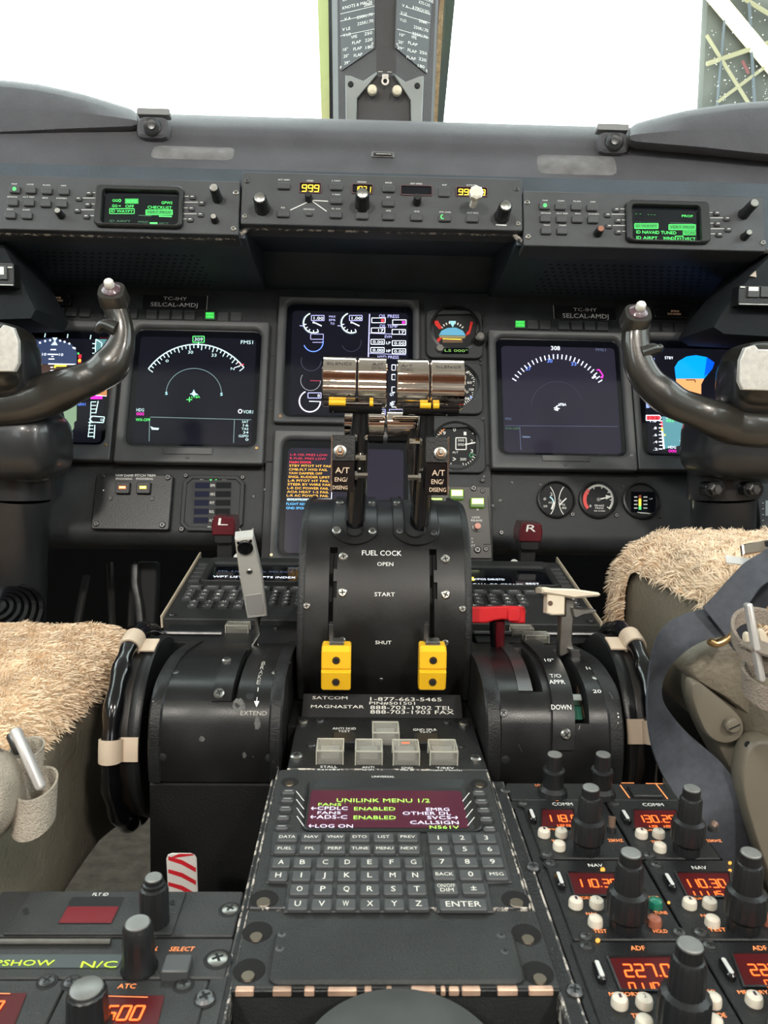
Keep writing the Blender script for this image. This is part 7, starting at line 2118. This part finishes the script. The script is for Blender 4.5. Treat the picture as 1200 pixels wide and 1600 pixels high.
# ================================================================ trim wheels
TAPE = mat('beige_tape', (.62, .50, .38), .55, vary=.06)
for side, X, cp in ((-1, None, (220, 1130)), (1, None, (968, 1128))):
    C0 = at(cp[0], cp[1], .69)
    W3 = World3(C0)
    t = thing(W3, 'trim_wheel', ('left' if side < 0 else 'right') + ' glossy black trim wheel with beige tape bands, seen edge-on beside the ' + ('speed brake' if side < 0 else 'flap') + ' quadrant', 'trim wheel')
    r0 = .083
    n = 96
    P = [Vector((0, -r0*math.cos(2*math.pi*i/n), r0*math.sin(2*math.pi*i/n))) for i in range(n)]
    rad = [.0078 + .0009*math.sin(2*math.pi*i/n*16) for i in range(n)]
    MB().tube(P, rad, GLOSSB, 18, closed=True, up=(1, 0, 0)).build('rim', t, sharp=80)
    s = -side
    mb = MB(); mb.T = lambda u, v, w: Vector((s*w, -u, v))
    mb.lathe(0, 0, [(r0-.006, .010), (r0-.004, .016), (r0-.004, .018), (r0-.006, .021), (r0-.02, .022), (.02, .022)], PLAST, 64); mb.build('disc', t)
    mb = MB(); mb.T = lambda u, v, w: Vector((s*w, -u, v)); mb.lathe(0, 0, [(r0-.004, .002), (r0-.006, .012), (r0-.02, .015), (.02, .015)], mat('dark_brown_web', (.014, .010, .008), .4), 64); mb.build('web', t)
    for a0 in ((6, 74, 262) if side < 0 else (15, 74, 262)):
        seg = [Vector((0, -r0*math.cos(R(a0+i*1.5)), r0*math.sin(R(a0+i*1.5)))) for i in range(-4, 5)]
        MB().tube(seg, .0094, TAPE, 18, up=(1, 0, 0)).build('tape_band', t, label='beige tape band')
        V = []
        for i in range(-4, 5):
            a = R(a0+i*1.7)
            for rr2, xx in ((r0-.001, s*.006), (r0-.001, s*.021)):
                V.append(Vector((xx, -rr2*math.cos(a), rr2*math.sin(a))))
            
        for i in range(-4, 5):
            a = R(a0+i*1.7)
            for rr2, xx in ((r0-.0025, s*.006), (r0-.0025, s*.021)):
                V.append(Vector((xx, -rr2*math.cos(a), rr2*math.sin(a))))
        m_ = 18
        Fs = [(2*j, 2*j+1, 2*j+3, 2*j+2) for j in range(8)] + [(m_+2*j, m_+2*j+2, m_+2*j+3, m_+2*j+1) for j in range(8)] + [(0, 1, m_+1, m_), (16, 17, m_+17, m_+16)]
        mb = MB(); mb.raw(V, Fs, TAPE, direct=True); mb.build('tape_tab', t, label='beige tape tab')

# ================================================================ side boxes under the shelf ends
SIDE = mat('side_panel_paint', (0.012, 0.015, 0.018), .7, spec=.25, bump=.2, bscale=500, vary=.2, vscale=20)
for side in (-1, 1):
    if side < 0:
        out = [(-160, 378), (6, 380), (16, 400), (58, 484), (50, 500), (-160, 506)]; D = .93; bx = (-60, 408, 20, 446); px = -40
    else:
        out = [(1204, 396), (1400, 396), (1400, 540), (1130, 524), (1112, 512), (1128, 486), (1180, 420)]; D = .93; bx = (1156, 446, 1290, 478); px = 1230
    S = Flat.lean(px, 450, D, 0)
    t = thing(S, 'side_console', ('dark angular box at the left edge below the shelf, with a bright-edged switch' if side < 0 else 'dark angular box at the right edge below the shelf, with lit-topped square buttons'), 'console')
    q = [S.q(*p) for p in reversed(out)]
    MB(S).loft([(q, -.10), (q, -.004), (inset(q, .002), 0)], SIDE).build('housing', t)
    r = S.r(*bx, h=.02)
    MB(S).prism(rr(*r, .002), 0, .018, PLAST, .001).build('switch_box', t)
    yb = r[1]+.001
    MB(S).box(r[0], yb-.0005, r[2], yb+.0012, .0165, .0192, STEEL, r=.0003).build('bright_edge', t)
    if side < 0:
        q = S.r(-14, 414, 10, 436, h=.022); MB(S).box(*q, .018, .021, KEY, ch=.0006).build('button', t)
        q = S.r(-6, 416, 4, 428, h=.024); MB(S).box(*q, .021, .0216, mat('lit_white_legend', (.6, .58, .5), .5, emit=(.9, .85, .7), es=.5), r=.0004).build('lit_legend', t)
        q = S.r(10, 416, 19, 419, h=.02); MB(S).box(*q, .018, .0195, STEEL, r=.0003).build('clip', t)
    else:
        for x in (1170, 1190, 1211):
            q = S.r(x, 447, x+18, 464, h=.022); b_ = MB(S).box(*q, .018, .021, KEY, ch=.0006).build('button', t)
            q = S.r(x+1, 448, x+16, 454, h=.0225) if x == 1170 else None
            if q: MB(S).box(*q, .021, .0214, mat('lit_white_legend', (.6, .58, .5), .5, emit=(.9, .85, .7), es=.5), r=.0003).build('lit_legend', b_)
        q = S.r(1157, 447, 1165, 450, h=.02); MB(S).box(*q, .018, .0195, STEEL, r=.0003).build('clip', t)
        q = [S.q(*p) for p in ((1170, 432), (1180, 434), (1179, 424))]; MB(S).prism(q, .0, .003, mat('pale_tab', (.5, .42, .34), .5)).build('tab', t)
# chart plate low at the right edge
S = MAIN.shift(1192, 820, -.005)
t = thing(S, 'lower_side_panel', 'small dark panel strip with tiny white marks right of the right column', 'panel')
q = S.r(1182, 758, 1290, 880); MB(S).prism(rr(*q, .002), 0, .01, GPN, .001).build('plate', t)
g = G(S, None, .0102)
for j in range(7): g.pl([(1191, 786+9*j), (1193.5, 786+9*j)], 1.2, WHITE)
g.rct(1196, 782, 1230, 806, SCREEN); g.done('marks', t)

# ================================================================ seats
OLIVE = mat('olive_grey_leather', (0.225, 0.193, 0.145), .48, bump=.5, bscale=260, vary=.12, vscale=14, rvary=.05)
OLIVEP = mat('olive_grey_painted_metal', (0.180, 0.157, 0.120), .42, bump=.1, bscale=300, vary=.08)
NAVYW = mat('navy_seat_belt_webbing', (0.075, 0.083, 0.102), .42, bump=.5, bscale=2600, vary=.15, vscale=200, stretch=(1, 1, 1))
CANVAS = mat('beige_canvas_strap', (0.42, 0.37, 0.30), .85, bump=1.0, bscale=900, vary=.12, vscale=60)
CANVASD = mat('brown_grey_canvas_strap', (0.26, 0.215, 0.175), .85, bump=1.0, bscale=900, vary=.12, vscale=60)
PEWTER = mat('pewter_link', (.62, .60, .58), .38, metal=.35, coat=.2)
# left seat
W3 = World3((-.52, .58, 0))
ls_ = thing(W3, 'crew_seat', 'left crew seat, olive leather under a flat cream sheepskin cover', 'seat')
cx_, cy_, cz2 = -.522, .585, .452
def kp(p, n): return True
rbox('cushion', ls_, W3, (cx_, cy_, cz2-.006), (.280, .280, .064), .042, OLIVE, 10)
V, Fs, N = rbox_data((cx_, cy_, cz2), (.283, .283, .066), .045, 26, keep=lambda p, n: n.z > -.05 and (n.z > .25 or n.y > .2))
for f in (0,):
    mb = MB(); mb.raw([v-W3.o for v in V], Fs, WOOLB, direct=True); sk = mb.build('sheepskin', ls_, sharp=80, label='cream sheepskin cover')
# only the part of the fleece the photo can see carries locks
w_o = wool('wool', sk, World3((0, 0, 0)), [v-W3.o for v in V], Fs, N, 85000, ln=.0085, comb=(.55, -.3, -.1), skip=lambda P: P.y+W3.o.y < .36)
w_o['kind'] = 'stuff'
S = Flat(Vector((-.244, .6, .40)), Vector((0, -1, 0)), Vector((0, 0, 1)), Vector((1, 0, 0)))
V2, F2, N2 = rbox_data((-.252, .60, .412), (.014, .27, .070), .012, 14)
V2 = [Vector((v.x + .004*math.sin(v.y*60+v.z*40) + .003*math.sin(v.y*25), v.y, v.z + .010*math.sin((v.y-.3)*9) - .03*max(0, .62-v.y))) for v in V2]
mb = MB(); mb.raw([v-W3.o for v in V2], F2, OLIVE, direct=True); mb.build('side_panel', ls_, sharp=60)
rbox('seat_frame', ls_, W3, (-.50, .50, .30), (.20, .22, .09), .02, OLIVEP, 6)
rbox('seat_leg', ls_, W3, (-.42, .62, .11), (.03, .03, .11), .01, DARK, 4)
rbox('seat_leg', ls_, W3, (-.42, .36, .11), (.03, .03, .11), .01, DARK, 4)
rbox('seat_track', ls_, W3, (-.42, .62, .012), (.03, .34, .012), .006, DSTEEL, 4)
# left belt with canvas loops and pewter link
def band(name, parent, S, cx, cy, rx, ry, h, m, dep=.012, th=.0016, **k):
    c = S.q(cx, cy); kx = S.scale(cx, cy)
    def L(r0, v0): return None
    n = 36; rings = []
    for f, dv in ((1.0, 0), (1.0, -h*kx), (.90, -h*kx), (.90, 0)):
        rings.append([(c[0]+rx*kx*f*math.cos(2*math.pi*i/n), c[1]+ry*kx*f*math.sin(2*math.pi*i/n)+dv, -dep*f*math.sin(2*math.pi*i/n)) for i in range(n)])
    V = [p for r_ in rings for p in r_]
    Fs = [(a*n+i, a*n+(i+1) % n, ((a+1) % 4)*n+(i+1) % n, ((a+1) % 4)*n+i) for a in range(4) for i in range(n)]
    mb = MB(S); mb.raw(V, Fs, m); o = mb.build(name, sharp=50, **k); reparent(o, parent); return o
def link(name, parent, S, A, B, w_, th, m, **k):
    a, b = S.q(*A), S.q(*B); kx = S.scale(*A)
    d = Vector((b[0]-a[0], b[1]-a[1])); L_ = d.length; d.normalize(); nn = Vector((-d.y, d.x))*w_*kx/2
    out = []
    for i in range(9): an = math.pi*i/8; p = Vector(b) + d*math.sin(an)*w_*kx*.5*0.9 + nn*math.cos(an); out.append((p.x, p.y))
    for i in range(9): an = math.pi*i/8; p = Vector(a) - d*math.sin(an)*w_*kx*.5*0.9 - nn*math.cos(an); out.append((p.x, p.y))
    mb = MB(S); mb.loft([(inset(out, .0008), -th), (out, -th*.7), (out, th*.7), (inset(out, .0012), th)], m, cap0=True); o = mb.build(name, sharp=50, **k); reparent(o, parent); return o
S = Flat.lean(45, 1220, .44, 12)
bl_ = thing(S, 'seat_belt', 'beige canvas belt loops with a pewter link, hanging at the left seat', 'seat belt')
pad('belt_pad', bl_, Flat.lean(0, 1240, .43, 10), [(-90, 1165), (-20, 1168), (10, 1180), (28, 1208), (31, 1245), (26, 1275), (8, 1300), (-10, 1318), (-40, 1335), (-100, 1345)], .016, CANVAS, .22)
band('canvas_loop', bl_, Flat.lean(42, 1170, .452, 12), 42, 1168, 25, 13, 34, CANVAS, .011)
band('canvas_loop', bl_, S, 57, 1224, 30, 19, 58, CANVAS, .014)
link('link', bl_, Flat.lean(42, 1185, .437, 12), (25, 1143), (63, 1228), 13, .0035, PEWTER, label='pewter link bar')
link('link', bl_, Flat.lean(42, 1185, .445, 12), (20, 1150), (30, 1172), 14, .004, DSTEEL)
pad('tongue', bl_, Flat.lean(35, 1170, .447, 12), [(22, 1162), (32, 1158), (40, 1176), (34, 1182), (25, 1176)], .002, mat('cream_enamel', (.6, .52, .40), .4), .2)
# a strap lying from the loops back over the seat
ribbon('strap', bl_, S, [at(-30, 1195, .45), at(10, 1196, .452), at(30, 1192, .455)], [at(-30, 1160, .46), at(10, 1160, .462), at(30, 1162, .463)], CANVASD)

# right seat
W3 = World3((.56, .70, 0))
rs_ = thing(W3, 'crew_seat', 'right crew seat, taller, cream sheepskin wrapped round an olive leather side bolster', 'seat')
rc = (.566, .700, .542); rh = (.281, .180, .080)
rbox('cushion', rs_, W3, rc, rh, .060, OLIVE, 12)
def keepR(p, n):
    if n.z > .45: return True
    if n.y > .35 and n.z > -.6: return True
    if n.x < -.3:
        return p.y > .800 or p.z > .600 - .10*max(0, (.72-p.y)) 
    return False
V, Fs, N = rbox_data(rc, (rh[0]+.006, rh[1]+.006, rh[2]+.006), .064, 34, keep=keepR)
mb = MB(); mb.raw([v-W3.o for v in V], Fs, WOOLB, direct=True); sk = mb.build('sheepskin', rs_, sharp=80, label='cream sheepskin cover')
w_o = wool('wool', sk, World3((0, 0, 0)), [v-W3.o for v in V], Fs, N, 75000, ln=.0125, comb=(.3, .12, -.25), seed=5, skip=lambda P: P.x+W3.o.x > .72)
w_o['kind'] = 'stuff'
rbox('seat_frame', rs_, W3, (.60, .62, .30), (.24, .20, .12), .03, OLIVEP, 6)
rbox('seat_leg', rs_, W3, (.45, .66, .09), (.03, .03, .09), .01, DARK, 4)
S1 = Flat.lean(1150, 1080, .60, 5)
pad('thigh_bolster', rs_, Flat.lean(1150, 1060, .605, 0), [(1040, 1004), (1070, 990), (1110, 985), (1150, 985), (1200, 978), (1290, 985), (1300, 1290), (1240, 1210), (1195, 1150), (1150, 1108), (1105, 1072), (1068, 1052), (1044, 1035)], .030, OLIVE, .16)
pad('side_shell', rs_, Flat.lean(1170, 1250, .615, 0), [(1072, 1045), (1100, 1062), (1160, 1110), (1290, 1150), (1330, 1480), (1265, 1480), (1225, 1400), (1180, 1300), (1135, 1210), (1100, 1150), (1076, 1095)], .022, OLIVEP, .12)
pad('hinge_plate', rs_, Flat.lean(1120, 1110, .580, 0), [(1075, 1052), (1110, 1078), (1150, 1112), (1158, 1130), (1155, 1148), (1138, 1158), (1118, 1158), (1098, 1145), (1084, 1115), (1072, 1080)], .007, OLIVEP, .10)
S_ = Flat.lean(1143, 1132, .571, 0)
on(rs_, S_, lambda m: m.lathe(0, 0, [(.0058, 0), (.0058, .003), (.0045, .0045), (.002, .005)], OLIVEP, 24).line([(-.004, -.002), (.004, .002)], .0012, .00515, DARK), 'hinge_bolt')
pad('lower_cover', rs_, Flat.lean(1200, 1260, .575, 0), [(1163, 1150), (1178, 1143), (1215, 1150), (1300, 1160), (1330, 1480), (1250, 1480), (1205, 1400), (1165, 1290), (1145, 1215), (1152, 1170)], .010, OLIVEP, .10)
for x, y in ((1168, 1163), (1176, 1235)): S_ = Flat.lean(x, y, .564, 0); on(rs_, S_, lambda m: m.lathe(0, 0, [(.0025, 0), (.0022, .0008)], DARK, 12), 'rivet')
# navy harness strap
W3 = World3(at(1090, 1150, .58))
nb = thing(W3, 'seat_harness', 'navy webbing strap curling down over the right seat with a brass ring', 'seat belt')
cz5 = crop(940, 820, 3.81)
def e3(L, ds): return [at(*cz5(*p), d) for p, d in zip(L, ds)]
Lg = [(640, 500), (520, 522), (410, 570), (340, 640), (300, 740), (275, 870), (262, 1050), (270, 1180), (295, 1320), (345, 1460), (430, 1600), (560, 1780), (760, 2050)]
Rg = [(720, 665), (610, 690), (520, 735), (450, 790), (395, 850), (355, 930), (350, 1020), (385, 1100), (480, 1215), (600, 1320), (730, 1440), (850, 1640), (1000, 1900)]
dl = [.555, .550, .548, .55, .555, .562, .57, .575, .578, .58, .58, .575, .60]; dr = [.548, .545, .545, .552, .562, .575, .588, .594, .594, .590, .585, .58, .60]
A_ = smooth_pts(e3(Lg, dl), 4); B_ = smooth_pts(e3(Rg, dr), 4)
ribbon('lower_strap', nb, W3, A_, B_, NAVYW, label='navy strap hanging in a loop')
Lu = [(2300, -560), (1700, -380), (1300, -120), (1150, 20), (990, 150), (900, 205), (830, 250), (740, 340), (660, 430), (600, 490)]
Ru = [(2350, -300), (1800, -120), (1420, 100), (1250, 200), (1060, 310), (960, 370), (900, 440), (830, 530), (780, 600), (735, 660)]
A_ = smooth_pts(e3(Lu, [.60, .52, .50, .515, .53, .535, .538, .540, .541, .542]), 4); B_ = smooth_pts(e3(Ru, [.58, .50, .49, .505, .52, .525, .53, .535, .538, .540]), 4)
ribbon('upper_strap', nb, W3, A_, B_, NAVYW, th=.003)
ribbon('strap_underlayer', nb, W3, [p + Vector((.006, .006, -.008)) for p in A_], [p + Vector((.010, .006, -.012)) for p in B_], mat('dark_navy_webbing', (.015, .017, .025), .6), th=.003)
P_ = smooth_pts([at(*cz5(*p), .545)-W3.o for p in ((640, 690), (680, 708), (730, 690), (770, 655), (790, 630))], 4)
MB().tube(P_, .0028, BRASS, 12).build('ring', nb, label='brass ring')
# right canvas loops, pewter link and the chrome buckle lying on the fleece
S = Flat.lean(1180, 1010, .47, 8)
b2 = thing(S, 'seat_belt', 'brown canvas belt loops with a pewter link at the right edge', 'seat belt')
band('canvas_loop', b2, Flat.lean(1190, 990, .475, 5), 1200, 990, 54, 36, 22, CANVASD, .02)
band('canvas_loop', b2, S, 1212, 1052, 50, 24, 34, CANVASD, .018)
link('link', b2, Flat.lean(1175, 1000, .458, 5), (1169, 946), (1189, 1060), 9, .0032, PEWTER, label='pewter link bar')
pad('tongue', b2, Flat.lean(1170, 1000, .468, 5), [(1160, 990), (1168, 985), (1175, 1000), (1174, 1014), (1164, 1014)], .002, mat('cream_enamel', (.6, .52, .40), .4), .2)
pad('tongue', b2, Flat.lean(1188, 995, .468, 5), [(1182, 984), (1190, 980), (1199, 998), (1198, 1008), (1188, 1008)], .002, mat('cream_enamel', (.6, .52, .40), .4), .2)
ribbon('strap', b2, S, [at(1150, 1000, .47), at(1175, 965, .465), at(1215, 930, .46), at(1260, 905, .455), at(1400, 880, .47), at(1560, 900, .53)], [at(1165, 1015, .475), at(1195, 985, .47), at(1235, 955, .465), at(1280, 930, .46), at(1410, 910, .47), at(1570, 930, .53)], CANVASD)
S = Flat.lean(1185, 858, .56, 30)
t = thing(S, 'belt_buckle', 'chrome buckle plate lying on the right sheepskin at the picture edge', 'buckle')
q = [S.q(*p) for p in reversed([(1158, 852), (1175, 848), (1230, 838), (1235, 858), (1200, 862), (1160, 868)])]
MB(S).loft([(q, -.002), (q, .001), (inset(q, .0008), .002)], CHROME, cap0=True).build('plate', t)
q = S.r(1193, 847, 1204, 856); MB(S).box(*q, .002, .0026, DARK, r=.001).build('slot', t)
S = Flat.lean(1155, 878, .575, 55)
mb = MB(S); q = [S.q(*p) for p in reversed([(1133, 868), (1172, 874), (1180, 880), (1165, 884), (1135, 880)])]
mb.prism(q, 0, .0008, mat('white_paper_tag', (.75, .73, .70), .6)); mb.build('paper_tag', label='folded white tag on the sheepskin under the navy strap', category='tag')

# ================================================================ speed placards and bracket on the centre post
c6 = crop(500, 0, 5.4545)
PLM = mat('placard_dark_grey', (0.055, 0.058, 0.060), .5, vary=.1)
PLW = mat('placard_engraving', (.85, .87, .82), .6)
def tline(mb, S, t, A, B, h, m, w):
    u0, v0 = S.q(*c6(*A), w); u1, v1 = S.q(*c6(*B), w)
    hh = S.q(*c6(A[0], A[1]-h), w)[1] - v0
    v = (v0+v1)/2
    mb.text(t, (u0, v, u1, v+hh), w, m)
def lline(mb, S, A, B, w, wid=.0006):
    u0, v0 = S.q(*c6(*A), w); u1, v1 = S.q(*c6(*B), w); v = (v0+v1)/2
    mb.line([(u0, v), (u1, v)], wid, w, PLW)
for S, lab, out, items, lines in (
    (PL, 'left engraved flap speed placard on the windshield centre post', [(158, -420), (468, -560), (466, 412), (180, 606)],
     [('LIMITATIONS', (195, 50), (440, -90)), ('KNOTS & MACH', (192, 124), (440, -20)), ('V A', (208, 186), (262, 158)), ('206K', (374, 72), (450, 28)), ('V LE', (190, 275), (258, 243)), ('250K/.70', (314, 190), (450, 106)), ('V LO', (198, 324), (262, 292)), ('225K/.70', (318, 245), (455, 160)), ('VFE', (264, 340), (316, 312)),
      ('10°', (196, 446), (238, 420)), ('FLAP', (274, 395), (348, 350)), ('250', (378, 312), (445, 280)), ('20°', (200, 502), (246, 476)), ('FLAP', (284, 447), (356, 404)), ('220', (384, 368), (446, 336)), ('39°', (208, 560), (254, 534)), ('FLAP', (288, 504), (360, 458)), ('180', (388, 430), (452, 396))],
     [((172, 168), (466, 0)), ((172, 246), (466, 46)), ((172, 382), (466, 168))]),
    (PR, 'right engraved flap speed placard on the windshield centre post', [(672, -560), (985, -420), (912, 632), (640, 405)],
     [('LIMITATIONS', (800, -60), (965, 60)), ('KTS-CAS', (845, 8), (935, 80)), ('& MACH NO.', (790, 38), (935, 150)), ('V A', (700, 45), (750, 84)), ('206K', (842, 172), (915, 222)), ('V LE', (688, 106), (740, 148)), ('250K/.70', (800, 212), (920, 302)), ('V LO', (682, 164), (735, 206)), ('225K/.70', (788, 268), (914, 358)), ('VFE', (778, 314), (822, 348)),
      ('10°', (678, 296), (722, 326)), ('FLAP', (752, 362), (830, 408)), ('250', (848, 446), (910, 478)), ('20°', (668, 358), (714, 388)), ('FLAP', (748, 424), (824, 470)), ('220', (842, 502), (905, 536)), ('39°', (660, 408), (716, 440)), ('FLAP', (738, 486), (816, 528)), ('180', (834, 562), (890, 592))],
     [((738, 0), (938, 180)), ((680, 40), (934, 270)), ((660, 168), (926, 400))])):
    Sx = Flat(S.W(0, 0, 0), S.u, S.v, S.n)
    mb = MB(Sx); q = [Sx.q(*c6(*p), .002) for p in out]
    q = q if sum(q[i][0]*q[(i+1) % 4][1]-q[(i+1) % 4][0]*q[i][1] for i in range(4)) > 0 else q[::-1]
    mb.prism(q, .0005, .002, PLM, .0004)
    for it in items: tline(mb, Sx, it[0], it[1], it[2], 27, PLW, .0022)
    for a, b in lines: lline(mb, Sx, a, b, .0022)
    for x, y in (((180, 575), (450, 372)) if S is PL else ((905, 605), (655, 380))): a, b = Sx.q(*c6(x, y), .002); mb.screw(a, b, .0022, STEEL, .002)
    mb.build('speed_placard', label=lab, category='placard')
S = Flat.lean(603, 150, 1.105, -10)
t = thing(S, 'compass_bracket', 'grey metal forked bracket with two cream knobs at the foot of the centre post', 'bracket')
BRK = mat('grey_green_bracket_metal', (.20, .22, .215), .4, metal=.35, vary=.12)
for out in ([(216, 645), (262, 648), (372, 692), (480, 618), (490, 634), (318, 838), (308, 1060), (220, 1060)], [(618, 622), (728, 700), (842, 654), (884, 650), (866, 1100), (776, 1100), (770, 856), (638, 655)]):
    q = [S.q(*c6(*p)) for p in reversed(out)]
    q = q if sum(q[i][0]*q[(i+1) % len(q)][1]-q[(i+1) % len(q)][0]*q[i][1] for i in range(len(q))) > 0 else q[::-1]
    MB(S).loft([(q, -.012), (q, .001), (inset(q, .0008), .002)], BRK).build('fork_arm', t)
q = [S.q(*c6(*p)) for p in ((318, 1060), (318, 845), (490, 634), (620, 634), (772, 850), (776, 1100))]
q = q if sum(q[i][0]*q[(i+1) % 6][1]-q[(i+1) % 6][0]*q[i][1] for i in range(6)) > 0 else q[::-1]
MB(S).prism(q, -.02, -.006, FRAMEM, .001).build('back_plate', t)
for x, y in ((262, 722), (828, 735)): a, b = S.q(*c6(x, y)); MB(S).screw(a, b, .0042, DARK, .002).build('screw', t)
CRK = mat('cream_knob_plastic', (.70, .62, .46), .35, coat=.3)
for x, y in ((445, 776), (655, 782)): a, b = S.q(*c6(x, y)); MB(S).lathe(a, b, [(.0062, -.004), (.0068, .002), (.0072, .006), (.006, .010), (.0025, .012)], CRK, 20).line([(a-.0066, b+.0022), (a+.0066, b+.0022)], .0006, .0098, mat('knob_groove', (.35, .25, .12), .5)).build('knob', t, label='cream knob')
a, b = S.q(*c6(555, 695)); MB(S).loft([(circ(a, b, .0055, 24), 0), (circ(a, b, .0055, 24), .003), (circ(a, b, .003, 24), .003), (circ(a, b, .003, 24), 0)], STEEL, cap1=False).box(a-.0045, b+.004, a+.0045, b+.009, 0, .003, STEEL, r=.0006).box(a-.010, b+.0115, a-.004, b+.0125, 0, .002, STEEL, r=.0002).box(a+.003, b+.0115, a+.009, b+.0125, 0, .002, STEEL, r=.0002).build('swivel', t)

# ================================================================ outside: hangar wall and beams right of the bright doorway
HM = mat('hangar_cladding', (0.042, 0.042, 0.033), .8, vary=.5, vscale=.5, stretch=(1, 1, 1))
BM = mat('hangar_beam', (0.17, 0.15, 0.085), .7)
def far(px, py, Y=24.0):
    d = ray(px, py); tt = (Y-CAM.y)/d.y; return CAM + d*tt
W3 = World3((14, 24, 0))
t = thing(W3, 'hangar_wall', 'pale hangar interior with crossing beams, seen through the right windshield at the top right corner', 'hangar')
x0 = far(1105, 100).x
mb = MB(); mb.T = lambda u, v, w: Vector((u-14, v-24, w)); mb.box(x0, 24.2, 34, 24.6, 0, 34, HM); mb.build('cladding', t)
def beam(a, b, w_, m=BM, Y=24.0, name='beam'):
    A, B = far(*a, Y)-W3.o, far(*b, Y)-W3.o
    MB().tube([A, B], w_, m, 4).build(name, t)
beam((1088, -40), (1215, 112), .26, mat('bright_beam', (.60, .52, .30), .7)); beam((1104, 100), (1215, 62), .07); beam((1104, 55), (1175, 170), .06); beam((1150, -10), (1215, 30), .07); beam((1120, 160), (1215, 90), .05); beam((1170, -10), (1180, 180), .05, mat('blue_grey_beam', (.05, .06, .07), .7)); beam((1135, 0), (1120, 170), .04, mat('blue_grey_beam', (.05, .06, .07), .7))
beam((1160, 95), (1170, 115), .05, mat('faded_red_beam', (.10, .02, .02), .7))
# rain drops clinging to the right pane
a_, b_, c_ = Vector((.05, 1.60, 1.06)), Vector((1.05, 1.45, 1.06)), Vector((1.05, 1.08, 1.76))
nw = (b_-a_).cross(c_-a_).normalized()
if nw.y > 0: nw = -nw
mb = MB(); random.seed(5)
DROP = mat('water_drop', (.9, .9, .85), .05, emit=(1, .97, .85), es=0.0, spec=.8)
for _ in range(95):
    px, py = random.uniform(1106, 1199), random.uniform(0, 160)
    d = ray(px, py); tt = (a_-CAM).dot(nw)/d.dot(nw); P = CAM + d*tt + nw*.0015
    u = Vector((1, 0, 0)); u = (u-nw*u.dot(nw)).normalized(); v = nw.cross(u); r_ = random.uniform(.0004, .0013)
    k = [P + (u*math.cos(i*math.pi/4) + v*math.sin(i*math.pi/4))*r_ for i in range(8)] + [P + nw*r_*.6]
    mb.raw(k, [(i, (i+1) % 8, 8) for i in range(8)], DROP, direct=True)
o = mb.build('rain_drops'); o['kind'] = 'stuff'; o['label'] = 'tiny rain drops on the right windshield at the top right corner'; o['category'] = 'rain drops'
